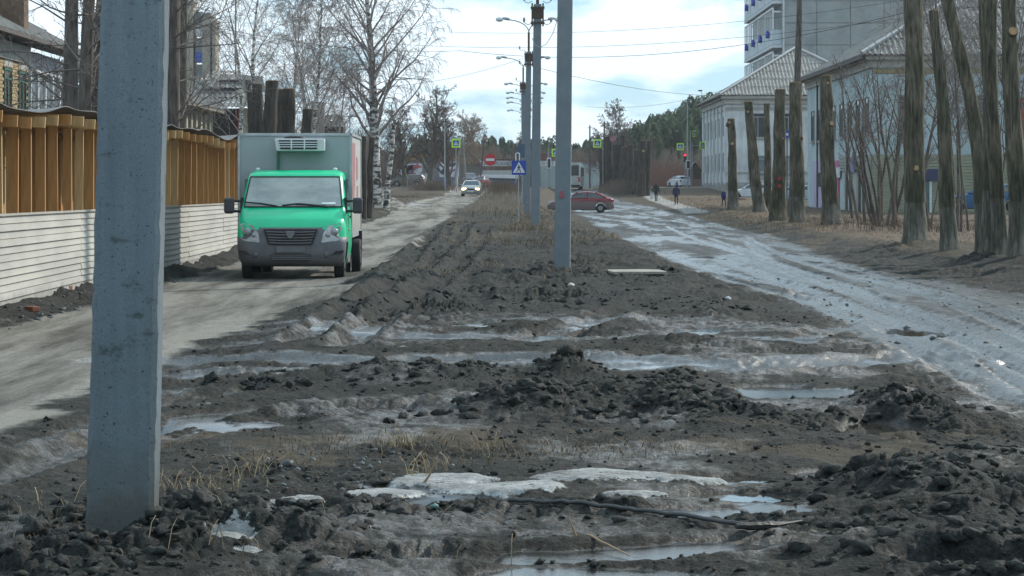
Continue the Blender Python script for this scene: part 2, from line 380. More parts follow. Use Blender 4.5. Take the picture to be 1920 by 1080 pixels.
    return z, dict(road=lr, track=rroad, wet=wet, snow=snow, grass=grass * (1 - snow), foot=foot, pool=pool * (1 - snow), litter=sst(10.2, 11.4, X - ip(Y, [0, 60, 150], [-.6, 0, 1.6])) * sst(55, 80, Y) * (1 - sst(280, 330, Y)) * (1 - foot), heap=np.clip(heapm * (1 - wet), 0, 1))

us = np.concatenate([np.linspace(-.75, -.245, 46)[:-1], np.linspace(-.245, .245, 860), np.linspace(.245, .75, 46)[1:]])
ys = [6.5]
while ys[-1] < 70: ys.append(ys[-1] * (1.0021 if ys[-1] < 19 else 1.0036))
while ys[-1] < 330: ys.append(ys[-1] * 1.012)
while ys[-1] < 2500: ys.append(ys[-1] * 1.06)
ys = np.array(ys)
UU, YY = np.meshgrid(us, ys); XX = UU * (YY + 1.2)
ZZ, AT = terrain(XX, YY, True)
NR, NC = XX.shape
print('terrain', NR, NC)
idx = np.arange(NR * NC).reshape(NR, NC)
quads = np.stack([idx[:-1, :-1], idx[:-1, 1:], idx[1:, 1:], idx[1:, :-1]], -1).reshape(-1, 4)
ctr = lambda a: ((a[:-1, :-1] + a[1:, 1:]) / 2).reshape(-1)
fcls = np.zeros(len(quads), int)
fcls[ctr(AT['road']) > .5] = 1; fcls[ctr(AT['track']) > .5] = 2; fcls[ctr(AT['foot']) > .5] = 3
co_all = np.stack([XX, YY, ZZ], -1).reshape(-1, 3)
# smooth shared normals so that the pieces meet without a seam
dx = np.gradient(ZZ, axis=1) / np.maximum(np.gradient(XX, axis=1), 1e-6)
dyr = np.gradient(ZZ, axis=0) - dx * np.gradient(XX, axis=0)
dy = dyr / np.gradient(YY, axis=0)
nrm = np.stack([-dx, -dy, np.ones_like(dx)], -1).reshape(-1, 3); nrm /= np.linalg.norm(nrm, axis=1)[:, None]

def ground_material():
    m = bpy.data.materials.new('mud'); m.use_nodes = True; n = m.node_tree.nodes; l = m.node_tree.links; b = n['Principled BSDF']
    def at(k):
        a = n.new('ShaderNodeAttribute'); a.attribute_name = k; return a.outputs['Fac']
    tcn = n.new('ShaderNodeTexCoord').outputs['Object']
    def noise(sc, det=5, ro=.6, st=None):
        t = n.new('ShaderNodeTexNoise'); t.inputs['Scale'].default_value = sc; t.inputs['Detail'].default_value = det; t.inputs['Roughness'].default_value = ro
        if st:
            q = n.new('ShaderNodeMapping'); q.inputs['Scale'].default_value = st; l.new(tcn, q.inputs['Vector']); l.new(q.outputs[0], t.inputs['Vector'])
        else: l.new(tcn, t.inputs['Vector'])
        return t.outputs['Fac']
    def ramp(f, a, b_, ca, cb):
        r = n.new('ShaderNodeValToRGB'); r.color_ramp.elements[0].position = a; r.color_ramp.elements[1].position = b_
        r.color_ramp.elements[0].color = ca + (1,); r.color_ramp.elements[1].color = cb + (1,); l.new(f, r.inputs['Fac']); return r.outputs['Color']
    def mixc(f, a, b_):
        x = n.new('ShaderNodeMix'); x.data_type = 'RGBA'
        if isinstance(f, float): x.inputs[0].default_value = f
        else: l.new(f, x.inputs[0])
        l.new(a, x.inputs[6]); l.new(b_, x.inputs[7]); return x.outputs[2]
    def mth(op, a, b_=None, c=None):
        x = n.new('ShaderNodeMath'); x.operation = op
        for i, q in enumerate((a, b_, c)):
            if q is None: continue
            if isinstance(q, (int, float)): x.inputs[i].default_value = q
            else: l.new(q, x.inputs[i])
        return x.outputs[0]
    fine = noise(38, 6, .7); mid = noise(5, 6, .65); big = noise(.6, 4)
    stones = noise(16, 2, .5)
    mudc = mixc(mth('MULTIPLY', mid, .55), ramp(mth('ADD', mth('MULTIPLY', fine, .55), mth('MULTIPLY', noise(13, 6, .75), .45)), .41, .60, (.006, .007, .007), (.060, .065, .060)), ramp(big, .35, .65, (.023, .022, .018), (.064, .059, .048)))  # fine random grain; its dark end puts shaded crevices into the mud colour
    roadc = mixc(mth('MULTIPLY', fine, .2), ramp(noise(1.2, 8, .7, (1, .10, 1)), .40, .57, (.075, .07, .06), (.27, .26, .23)), ramp(mid, .35, .65, (.10, .10, .09), (.21, .20, .18)))
    trackc = mixc(.3, ramp(noise(1.5, 8, .72, (1, .055, 1)), .42, .60, (.022, .024, .024), (.095, .108, .112)), ramp(fine, .35, .65, (.035, .038, .039), (.08, .088, .09)))
    grassc = mixc(.5, ramp(noise(9, 7, .75), .35, .68, (.026, .023, .018), (.105, .082, .055)), ramp(noise(.5, 5, .7), .35, .65, (.04, .038, .03), (.105, .083, .056)))
    snowc = mixc(.6, ramp(noise(22, 6, .75), .36, .58, (.08, .08, .075), (.36, .375, .375)), ramp(noise(3, 5, .7), .35, .6, (.10, .10, .095), (.50, .52, .52)))
    footc = ramp(noise(2, 6, .7), .3, .7, (.22, .21, .2), (.34, .33, .31))
    def nz(a, w=.5):  # attribute with a noisy edge
        return mth('MULTIPLY', mth('ADD', mth('SUBTRACT', a, .5), mth('MULTIPLY', mth('SUBTRACT', mid, .5), w * 2)), 4.0)
    def nz2(a):
        x = n.new('ShaderNodeMath'); x.operation = 'ADD'; x.use_clamp = True; l.new(nz(a, .35), x.inputs[0]); x.inputs[1].default_value = .5; return x.outputs[0]
    damp = n.new('ShaderNodeMix'); damp.data_type = 'RGBA'; damp.blend_type = 'MULTIPLY'; damp.inputs[0].default_value = 1; l.new(mudc, damp.inputs[6])
    l.new(ramp(mth('ADD', mth('MULTIPLY', noise(1.9, 7, .72, (1, .7, 1)), .6), mth('MULTIPLY', noise(7, 5, .7), .4)), .43, .56, (.38, .41, .42), (1.05, 1.0, .95)), damp.inputs[7]); mudc = damp.outputs[2]
    c = mixc(mth('MULTIPLY', nz2(at('grass')), .85), mudc, grassc)
    c = mixc(mth('MULTIPLY', nz2(at('litter')), .9), c, ramp(noise(7, 8, .8), .32, .66, (.045, .036, .027), (.185, .135, .09)))
    c = mixc(nz2(at('track')), c, trackc)
    c = mixc(nz2(at('road')), c, roadc)
    c = mixc(at('foot'), c, footc)
    c = mixc(mth('MULTIPLY', at('heap'), .6), c, ramp(fine, .4, .62, (.006, .009, .009), (.040, .047, .046)))
    wetc = n.new('ShaderNodeMix'); wetc.data_type = 'RGBA'; wetc.blend_type = 'MULTIPLY'; l.new(mth('MULTIPLY', at('wet'), mth('SUBTRACT', .55, mth('MULTIPLY', at('track'), .45))), wetc.inputs[0]); l.new(c, wetc.inputs[6]); wetc.inputs[7].default_value = (.38, .40, .43, 1)
    sn = n.new('ShaderNodeMath'); sn.operation = 'MULTIPLY'; sn.use_clamp = True; l.new(mth('ADD', mth('MULTIPLY', mth('ADD', mth('SUBTRACT', at('snow'), .62), mth('ADD', mth('MULTIPLY', mth('SUBTRACT', mid, .5), 3.4), mth('MULTIPLY', mth('SUBTRACT', noise(24, 5, .7), .5), 3.0))), 1.8), .5), sn.inputs[0]); l.new(mth('MULTIPLY', at('snow'), 6.0), sn.inputs[1])
    c = mixc(sn.outputs[0], wetc.outputs[2], snowc)
    l.new(c, b.inputs['Base Color'])
    # wetness -> gloss
    w = mth('ADD', mth('MULTIPLY', at('wet'), 1.1), mth('MULTIPLY', mth('SUBTRACT', noise(7, 7, .78, (1, .5, 1)), .56), 2.6))
    mr = n.new('ShaderNodeMapRange'); l.new(w, mr.inputs[0]); mr.inputs[1].default_value = .08; mr.inputs[2].default_value = .8; mr.inputs[3].default_value = .82; mr.inputs[4].default_value = .22
    rmx = n.new('ShaderNodeMix'); l.new(at('pool'), rmx.inputs[0]); l.new(mr.outputs[0], rmx.inputs[2]); rmx.inputs[3].default_value = .09; l.new(rmx.outputs[0], b.inputs['Roughness'])
    ms = n.new('ShaderNodeMapRange'); l.new(w, ms.inputs[0]); ms.inputs[1].default_value = .08; ms.inputs[2].default_value = .8; ms.inputs[3].default_value = .16; ms.inputs[4].default_value = .5
    l.new(ms.outputs[0], b.inputs['Specular IOR Level'])
    bp = n.new('ShaderNodeBump'); bp.inputs['Distance'].default_value = .035
    bs = mth('MULTIPLY', mth('SUBTRACT', .85, mth('MULTIPLY', at('wet'), .4)), mth('MULTIPLY', mth('SUBTRACT', 1.0, mth('MULTIPLY', at('track'), .45)), mth('SUBTRACT', 1.0, mth('MULTIPLY', at('pool'), .86)))); l.new(bs, bp.inputs['Strength'])
    l.new(mth('ADD', mth('ADD', fine, mth('MULTIPLY', noise(13, 4, .7), 1.2)), mth('MULTIPLY', noise(110, 3, .6), .35)), bp.inputs['Height']); l.new(bp.outputs['Normal'], b.inputs['Normal'])
    return m
MUD = ground_material()
def sub_sheet(name, cls, label, cat=None):
    q = quads[fcls == cls]; used = np.unique(q); remap = np.full(NR * NC, -1); remap[used] = np.arange(len(used)); q = remap[q]
    me = bpy.data.meshes.new(name); me.vertices.add(len(used)); me.vertices.foreach_set('co', co_all[used].ravel())
    me.loops.add(q.size); me.loops.foreach_set('vertex_index', q.ravel()); me.polygons.add(len(q))
    me.polygons.foreach_set('loop_start', np.arange(len(q)) * 4)
    me.polygons.foreach_set('use_smooth', np.ones(len(q), bool)); me.update(calc_edges=True); me.validate()
    for k, a in AT.items():
        at_ = me.attributes.new(k, 'FLOAT', 'POINT'); at_.data.foreach_set('value', a.reshape(-1)[used].astype(np.float32))
    me.normals_split_custom_set_from_vertices(nrm[used].tolist())
    me.materials.append(MUD); o = new_obj(name, me); tag(o, label, None, None, 'structure'); return o
sub_sheet('ground', 0, 'churned dark mud and trampled dry grass of the verges and median')
sub_sheet('road', 1, 'dusty grey road on the left and the crossing street far behind')
sub_sheet('mud_track', 2, 'wet muddy lane curving away on the right')
sub_sheet('footpath', 3, 'pale footpath where two pedestrians walk')
_Z = {}
def gz(X, Y): return float(terrain(np.array([X]), np.array([Y]))[0])

WATER = mat('puddle_water', (.045, .04, .034), .04, var=.3, scale=3, bump=.04, bscale=14, spec=.6)
for i, (cx, cy, rx, ry, lv) in enumerate(PUD_W):
    mb = MB(); n = 40; vs = [(0, 0, 0)]
    for k in range(n):
        a = 2 * math.pi * k / n; rr = 1.25 + .12 * math.sin(3 * a + i) + .08 * math.sin(7 * a + 2 * i)
        vs.append((rx * rr * math.cos(a), ry * rr * math.sin(a), 0))
    mb.add(vs, [(0, k + 1, (k + 1) % n + 1) for k in range(n)])
    o = mb.build('puddle', WATER, fixn=False); o.location = (cx, cy, float(base_z(np.array(cx), np.array(cy))) + lv)
    tag(o, 'shallow puddle of meltwater reflecting the sky in the mud', None, 'puddles in the mud', 'structure')
# ------------------------------------------------------------------ buildings
def wallmat(n, c, c2=None, **k): return mat(n, c, .9, scale=k.pop('scale', 1.2), col2=c2, bump=.3, bscale=k.pop('bscale', 18), **k)
GLASSD = mat('window_glass', (.035, .05, .055), .12, var=.5, scale=.8)
GLASSL = mat('pale_glass', (.16, .20, .22), .1, var=.3, scale=.6)
WFRAME = mat('white_frame', (.62, .64, .64), .5, var=.15)
SLATE = mat('slate_roof', (.30, .29, .27), .92, col2=(.19, .185, .17), scale=1.4, bump=.2)
SLATED = mat('dark_slate_roof', (.20, .20, .19), .92, col2=(.12, .12, .115), scale=1.4, bump=.2)
PLAST = wallmat('grey_white_plaster', (.62, .64, .64), (.40, .42, .43), detail=9, stretch=(1, 1, .35))
PLASTB = wallmat('blue_plaster', (.44, .54, .56), (.30, .38, .40), detail=9, stretch=(1, 1, .35))
DIRTY = mat('peeling_plinth', (.16, .155, .15), .9, col2=(.34, .34, .33), scale=2.2, bump=.4)
CORN = wallmat('cornice_plaster', (.42, .41, .37), (.30, .29, .26))
FASCIA = mat('fascia', (.10, .085, .08), .8, var=.4, scale=3)

def corrugated(mb, e0, e1, t0, t1, pitch, amp, row=1.3):
    """corrugated sheeting between eave e0-e1 and top t0-t1 (t0 may equal t1), in overlapping rows; returns one MB per row"""
    e0, e1, t0, t1 = map(Vector, (e0, e1, t0, t1))
    nrm = (e1 - e0).cross(t0 - e0).normalized()
    if nrm.z < 0: nrm = -nrm
    ex = (e1 - e0); Lx = ex.length; ex.normalize()
    up = nrm.cross(ex).normalized()
    if up.z < 0: up = -up
    H = (t0 - e0).dot(up); a0 = (t0 - e0).dot(ex); a1 = (t1 - e0).dot(ex)
    rows = []; nr = max(1, int(round(H / row)))
    for r in range(nr):
        m = MB(); h0 = H * r / nr; h1 = H * (r + 1) / nr + .06
        xa0 = a0 * h0 / H; xb0 = Lx + (a1 - Lx) * h0 / H; xa1 = a0 * min(1, h1 / H); xb1 = Lx + (a1 - Lx) * min(1, h1 / H)
        n = max(2, int((xb0 - xa0) / (pitch / 2)))
        lo = []; hi = []
        for i in range(n + 1):
            x = xa0 + (xb0 - xa0) * i / n
            hh = h1
            if x < xa1 and xa1 > xa0: hh = h0 + (h1 - h0) * (x - xa0) / (xa1 - xa0)
            if x > xb1 and xb1 < xb0: hh = h0 + (h1 - h0) * (xb0 - x) / (xb0 - xb1)
            o = amp * (1 if i % 2 else -1)
            lo.append(e0 + ex * x + up * h0 + nrm * (o + .045)); hi.append(e0 + ex * x + up * hh + nrm * (o + .0))
        m.add(lo + hi, [(i, i + 1, i + n + 2, i + n + 1) for i in range(n)])
        rows.append(m)
    return rows
def window(root, c, w, h, axis, out, frame=WFRAME, glass=GLASSD, mull=1, sill=True, name='window', label=None):
    """axis 'x': wall faces -Y (out=-1) ; axis 'y': wall runs along Y and faces out along X"""
    def bx(mb, u, z, su, sz, d0, d1):
        if axis == 'x': mb.box((c[0] + u, c[1] + (d0 + d1) / 2 * out, c[2] + z), (su, abs(d1 - d0), sz))
        else: mb.box((c[0] + (d0 + d1) / 2 * out, c[1] + u, c[2] + z), (abs(d1 - d0), su, sz))
    f = MB(); t = .09
    bx(f, 0, h / 2 - t / 2, w, t, .0, .09); bx(f, 0, -h / 2 + t / 2, w, t, .0, .09)
    for s in (-1, 1): bx(f, s * (w / 2 - t / 2), 0, t, h - 2 * t, .0, .09)
    for i in range(mull):
        bx(f, -w / 2 + w * (i + 1) / (mull + 1), -h * .08, t * .7, h * .84 - t, .0, .08)
    bx(f, 0, h * .34 - .02, w - 2 * t, t * .7, .0, .085)
    fo = f.build(name, frame, root)
    if label: fo['label'] = label
    g = MB(); bx(g, 0, 0, w - t, h - t, .01, .03); g.build('pane', glass, fo)
    if sill:
        s_ = MB(); bx(s_, 0, -h / 2 - .08, w + .2, .1, .0, .18); s_.build('sill', CORN, fo)
    return fo

# --- old two-storey house with the bare grey-white side, far right (near corner seen at px 1362)
def house_far():
    Y0, Y1, X0, X1 = 240.0, 268.0, 21.45, 37.5; zb = .2; ze = 10.7
    r = empty('plastered_house', (X0, Y0, 0), 'old two-storey plastered house with grey corrugated hip roof beyond the topped poplars', 'house')
    o = (X0, Y0, 0)
    w = MB(); w.box(((X0 + X1) / 2, (Y0 + Y1) / 2, (zb + ze) / 2), (X1 - X0, Y1 - Y0, ze - zb)); w.build('wall', PLAST, r, off=o)
    p = MB(); p.box(((X0 + X1) / 2, (Y0 + Y1) / 2, (zb + 2.3) / 2), (X1 - X0 + .16, Y1 - Y0 + .16, 2.3 - zb)); p.build('plinth', DIRTY, r, off=o)
    c = MB(); c.box(((X0 + X1) / 2, (Y0 + Y1) / 2, ze - .3), (X1 - X0 + .5, Y1 - Y0 + .5, .5)); c.box(((X0 + X1) / 2, (Y0 + Y1) / 2, ze + .1), (X1 - X0 + 1.1, Y1 - Y0 + 1.1, .3))
    c.box(((X0 + X1) / 2, (Y0 + Y1) / 2, ze - 1.1), (X1 - X0 + .2, Y1 - Y0 + .2, .12)); c.build('cornice', CORN, r, off=o)
    # hip roof
    E = .75; zt = ze + .3; xm = (X0 + X1) / 2; zr = PZ(92, 250)
    a = (X0 - E, Y0 - E, zt); b = (X1 + E, Y0 - E, zt); cc = (X1 + E, Y1 + E, zt); d = (X0 - E, Y1 + E, zt)
    r0 = (xm, Y0 + 9.0, zr); r1 = (xm, Y1 - 7.0, zr)
    for e0, e1, t0, t1 in ((a, b, r0, r0), (d, a, r1, r0), (b, cc, r0, r1), (cc, d, r1, r1)):
        for m in corrugated(None, e0, e1, t0, t1, .36, .05, 1.9): m.build('roof_sheet', SLATE, r, off=o, fixn=False)
    h = MB()
    for q in (a, b): h.tube([Vector(q) + Vector((0, 0, .1)), Vector(r0) + Vector((0, 0, .15))], .13, 5)
    h.tube([Vector(r0) + Vector((0, 0, .15)), Vector(r1) + Vector((0, 0, .15))], .13, 5); h.build('ridge_cap', mat('ridge_tin', (.42, .43, .43), .6), r, off=o)
    g = MB(); g.tube([(X0 - E - .05, Y0 - E, zt - .08), (X0 - E - .05, Y1 + E, zt - .08)], .12, 6); g.build('gutter', FASCIA, r, off=o)
    # street side: pilasters and narrow windows; front: two windows
    for k in range(7):
        y = Y0 + .5 + k * 4.5
        m = MB(); m.box((X0 - .09, y, 6.1), (.2, .8, 8.0)); m.build('pilaster', PLAST, r, off=o)
    for k in range(6):
        y = Y0 + 2.7 + k * 4.5
        for z in (7.9, 4.3): 
            f = window(r, (X0 - .0, y, z), 1.3, 2.0, 'y', -1, frame=mat('grey_frame', (.36, .38, .39), .7), sill=False); 
    for px in (1421, 1478, 1535):
        x = PX(px, Y0); window(r, (x, Y0, 8.0), 1.9, 2.5, 'x', -1, frame=mat('grey_frame', (.36, .38, .39), .7))
        window(r, (x, Y0, 3.9), 1.9, 2.2, 'x', -1, frame=mat('grey_frame', (.36, .38, .39), .7), glass=GLASSL)
    for z in (8.35, 5.9):
        m = MB(); m.box(((X0 + X1) / 2, Y0 - .06, z - 2.6 if z < 6 else z + 1.45), (X1 - X0 + .1, .14, .12)); m.build('string_course', CORN, r, off=o)
    # small things: loose the offset for windows is world based, so shift them
    return r
def shift_children(r):
    """windows were laid out in world coordinates: bring meshes into the root's frame"""
    ox, oy, oz = r.location
    for c in r.children:
        if c.name.split('.')[0] == 'window':
            c.location = (-ox, -oy, -oz)
h = house_far(); shift_children(h)

# --- near two-storey house with blue plaster, siding shop and pink entrance (near corner px 1640, Y 150)
def house_near():
    Y0, Y1 = 150.0, 183.0; X0 = PX(1636, Y0); X1 = X0 + 21; zb = -.6; ze = PZ(112, Y0)
    r = empty('blue_plastered_house', (X0, Y0, 0), 'blue-grey plastered house with siding-clad ground floor and pink shop corner behind the poplars', 'house')
    o = (X0, Y0, 0)
    zs = 3.85
    w = MB(); w.box(((X0 + X1) / 2, (Y0 + Y1) / 2, (zb + ze) / 2), (X1 - X0, Y1 - Y0, ze - zb)); w.build('wall', PLASTB, r, off=o)
    c = MB(); c.box(((X0 + X1) / 2, (Y0 + Y1) / 2, ze - .25), (X1 - X0 + .35, Y1 - Y0 + .35, .5)); c.box(((X0 + X1) / 2, (Y0 + Y1) / 2, ze + .12), (X1 - X0 + 1.0, Y1 - Y0 + 1.0, .26)); c.build('cornice', CORN, r, off=o)
    m = MB(); m.box(((X0 + X1) / 2, Y0 - .03, ze - .72), (X1 - X0 - .05, .1, .28)); m.build('frieze', mat('ochre_band', (.30, .24, .12), .9), r, off=o)
    E = .8; zt = ze + .26; xm = (X0 + X1) / 2; zr = zt + 6.6
    a = (X0 - E, Y0 - E, zt); b = (X1 + E, Y0 - E, zt); cc = (X1 + E, Y1 + E, zt); d = (X0 - E, Y1 + E, zt)
    r0 = (xm, Y0 + 9.0, zr); r1 = (xm, Y1 - 9, zr)
    for e0, e1, t0, t1 in ((a, b, r0, r0), (d, a, r1, r0), (b, cc, r0, r1), (cc, d, r1, r1)):
        for q in corrugated(None, e0, e1, t0, t1, .34, .05, 1.9): q.build('roof_sheet', SLATE, r, off=o, fixn=False)
    hh = MB(); hh.tube([Vector(a) + Vector((0, 0, .12)), Vector(r0) + Vector((0, 0, .16))], .15, 5); hh.build('ridge_cap', mat('ridge_tin', (.42, .43, .43), .6), r, off=o)
    g = MB(); g.box((X0 - E, (Y0 + Y1) / 2, zt - .1), (.12, Y1 - Y0 + 1.6, .3)); g.build('fascia_board', FASCIA, r, off=o)
    g = MB(); g.tube([(X0 - .15, Y0 + 26, zt - .4), (X0 - .15, Y0 + 26, .3)], .07, 6); g.build('downpipe', FASCIA, r, off=o)
    # siding: separate boards, long thin courses
    SID = mat('yellow_siding', (.36, .37, .26), .7, var=.2, scale=3); SIDG = mat('grey_siding', (.38, .40, .36), .7, var=.2, scale=3)
    n = 19; st = (zs - .05) / n
    for i in range(n):
        z = .02 + st * (i + .5)
        m = MB(); m.box(((X0 + X1) / 2, Y0 - .12, z), (X1 - X0 + .1, .05, st - .05), rx=.22); m.build('siding_board', SID, r, off=o)
        for (ya, yb) in ((Y0 - .1, Y0 + 2.6), (Y0 + 8.3, Y0 + 8.7), (Y0 + 10.5, Y0 + 12.0)) if z < 2.75 else ((Y0 - .1, Y0 + 14.5),):
            m = MB(); m.box((X0 - .12, (ya + yb) / 2, z), (.05, yb - ya, st - .05), ry=-.22); m.build('siding_board', SIDG, r, off=o)
    # recessed entrance on the street side
    DK = mat('dark_doorway', (.012, .014, .017), .5)
    for ya, yb, mt, nm, lb in ((Y0 + 10.0, Y0 + 10.5, WFRAME, 'door_jamb', None), (Y0 + 8.7, Y0 + 10.0, DK, 'doorway', None), (Y0 + 4.9, Y0 + 6.6, mat('grey_door', (.28, .27, .25), .6), 'shop_door', 'plain grey shop door'), (Y0 + 2.6, Y0 + 4.9, SIDG, 'entrance_wall', None), (Y0 + 6.6, Y0 + 8.3, SIDG, 'entrance_wall', None)):
        m = MB(); m.box((X0 - .04, (ya + yb) / 2, 1.4), (.07, yb - ya - .01, 2.7)); q = m.build(nm, mt, r, off=o)
        if lb: q['label'] = lb
    for y in (Y0 + 4.7, Y0 + 2.8, Y0 + 8.5, Y0 + 10.6):
        m = MB(); m.box((X0 - .14, y, 1.4), (.16, .3, 2.75)); m.build('post', mat('porch_post', (.10, .11, .11), .6), r, off=o)
    m = MB(); m.box((X0 - .18, Y0 + 7, .0), (.5, 15.5, .22)); m.build('step', mat('step_concrete', (.36, .36, .34), .9), r, off=o)
    m = MB(); m.box((X0 - .18, Y0 + 7.6, 3.2), (.05, 1.9, .95)); q = m.build('sign_board', mat('blue_sign_board', (.12, .14, .36), .5), r, off=o); q['label'] = 'blue shop sign on the siding'
    # pink corner shop further along
    PINK = mat('magenta_panel', (.46, .05, .20), .5, var=.15); LIL = mat('lilac_panel', (.42, .36, .56), .55, var=.2, scale=.8)
    yy = [Y0 + 15, Y0 + 16.6, Y0 + 19.5, Y0 + 21.2, Y0 + 23.5, Y0 + 29]
    m = MB(); m.box((X0 - .05, (yy[0] + yy[2]) / 2, 1.5), (.1, yy[2] - yy[0], 4.2)); m.build('shop_panel', PINK, r, off=o)['label'] = 'magenta shop panel'
    m = MB(); m.box((X0 - .05, (yy[2] + yy[5]) / 2 + .01, 1.5), (.09, yy[5] - yy[2], 4.4)); m.build('shop_panel', LIL, r, off=o)['label'] = 'lilac shop panel'
    m = MB(); m.box((X0 - .12, yy[3] , 1.3), (.07, 1.6, 4.0)); m.build('shop_panel', PINK, r, off=o)
    m = MB(); m.box((X0 - .13, yy[4] + 1.4, 2.3), (.06, 1.6, 1.0)); m.build('shop_window', GLASSD, r, off=o)
    m = MB(); m.box((X0 - .14, yy[0] - .2, 2.75), (.05, 1.8, .7)); m.build('sign_board', mat('white_sign_board', (.6, .6, .62), .5), r, off=o)['label'] = 'pale shop sign beside the magenta panel'
    OLD = mat('weathered_frame', (.22, .21, .19), .8, var=.3)
    for k in range(8):
        window(r, (X0, Y0 + 2.2 + k * 3.9, 6.3), 1.5, 2.3, 'y', -1, frame=OLD, sill=True)
    for k in range(5):
        window(r, (X0 + 2.4 + k * 4.1, Y0, 6.4), 1.6, 2.2, 'x', -1, frame=OLD)
    # shop entrance at the front: door with awning, and rust-red window
    x = PX(1733, Y0)
    m = MB(); m.box((x, Y0 - .22, 2.5), (1.6, .2, .75)); m.build('sign_board', mat('dark_blue_sign', (.03, .035, .10), .5), r, off=o)['label'] = 'dark blue sign over the shop door'
    m = MB(); m.box((x - .25, Y0 - .16, 1.0), (1.1, .08, 2.1)); m.build('shop_door', mat('teal_glass_door', (.05, .11, .12), .15), r, off=o)['label'] = 'teal glazed shop door'
    m = MB(); 
    for dx in (-.9, .36): m.box((x + dx, Y0 - .18, 1.0), (.14, .12, 2.2))
    m.build('door_frame', WFRAME, r, off=o)
    x = PX(1911, Y0); m = MB(); m.box((x, Y0 - .09, PZ(222, Y0)), (.75, .14, 2.6)); m.build('shutter', mat('rust_red_shutter', (.30, .075, .035), .7), r, off=o)['label'] = 'rust-red shutter on the upper floor'
    return r
h = house_near(); shift_children(h)

# --- tall panel block behind the far house
def tower(Y0, Y1, X0, X1, ztop, zb, label, side, face, pitch, zoff, roots_lab, bays=4, endcols=4):
    r = empty('panel_block', (X0, Y0, 0), label, 'apartment block')
    o = (X0, Y0, 0)
    w = MB(); w.box(((X0 + X1) / 2, (Y0 + Y1) / 2, (ztop + zb) / 2), (X1 - X0, Y1 - Y0, ztop - zb)); w.build('wall', face, r, off=o)
    # panels of the end wall, joints recessed
    ncol = endcols; nrow = int((ztop - zb) / (pitch)) 
    for i in range(nrow):
        for j in range(ncol):
            z0 = zoff + (i - int((zoff - zb) / pitch)) * pitch
            if z0 + pitch > ztop or z0 < zb: continue
            wd = (X1 - X0) / ncol
            m = MB(); m.box((X0 + wd * (j + .5), Y0 - .06, z0 + pitch / 2), (wd - .10, .14, pitch - .10)); m.build('wall_panel', face, r, off=o)
    return r
GP = mat('grey_wall_panel', (.30, .315, .31), .9, col2=(.22, .235, .235), scale=.5, bump=.2, bscale=3, detail=10)
def tower_right():
    Y0, Y1 = 278.0, 312.0; X0 = PX(1468, Y0); X1 = X0 + 19.5; pt = 5.1; zs = PZ(2, Y0)    # slab under the upper balcony at the corner
    r = tower(Y0, Y1, X0, X1, 34.6, -.5, 'tall grey panel apartment block with glazed balconies behind the hip-roofed house', -1, GP, pt / 2, zs, None, endcols=5)
    o = (X0, Y0, 0)
    BRK = mat('red_brown_balcony', (.26, .14, .12), .8); BW = mat('balcony_panel', (.46, .52, .56), .6, var=.15)
    DEP = 1.2
    for fl in range(-3, 3):
        z = zs + fl * pt
        if z < 2 or z > 32: continue
        s = MB(); s.box((X0 - DEP / 2, (Y0 + Y1) / 2, z - .12), (DEP, Y1 - Y0, .34)); s.build('balcony_slab', mat('pale_slab', (.55, .58, .60), .7), r, off=o)
        nb = 4; L_ = (Y1 - Y0) / nb
        for k in range(nb):
            y = Y0 + L_ * (k + .5); 
            low = z < zs - 1.2 * pt
            m = MB(); m.box((X0 - DEP + .05, y, z + .95), (.1, L_ - .5, 1.7)); m.box((X0 - DEP / 2, y - L_ / 2 + .3, z + .95), (DEP - .1, .08, 1.7)); m.build('balcony_panel', BRK if low and k % 2 else BW, r, off=o)
            f = MB(); 
            for t in range(5): f.box((X0 - DEP + .06, y - L_ / 2 + .5 + t * (L_ - 1.0) / 4, z + 3.05), (.12, .2, 2.4))
            f.box((X0 - DEP + .06, y, z + 4.3), (.13, L_ - .5, .18)); f.box((X0 - DEP / 2, y - L_ / 2 + .3, z + 3.9), (DEP - .2, .1, .2)); f.box((X0 - DEP + .1, y - L_ / 2 + .3, z + 3.05), (.16, .12, 2.4))
            fo = f.build('window', WFRAME, r, off=o)
            g = MB(); g.box((X0 - DEP + .14, y, z + 3.05), (.04, L_ - .6, 2.3)); g.box((X0 - DEP / 2, y - L_ / 2 + .34, z + 3.05), (DEP - .3, .04, 2.3)); g.build('pane', GLASSL, fo)
            fb = MB(); fb.box((X0 - DEP - .2, y - .5, z + 1.35), (.34, 1.3, .6)); fb.ell((X0 - DEP - .2, y - .3, z + 1.7), (.2, .5, .25), 6, 4); fb.build('flower_box', mat('blue_flower_box', (.03, .06, .42), .6), r, smooth=True, off=o)
    c = MB(); c.box((X0 + .05, Y0 - .18, 17), (.22, .14, 34)); c.build('corner_pipe', mat('pale_slab', (.55, .58, .60), .7), r, off=o)
    return r
tower_right()
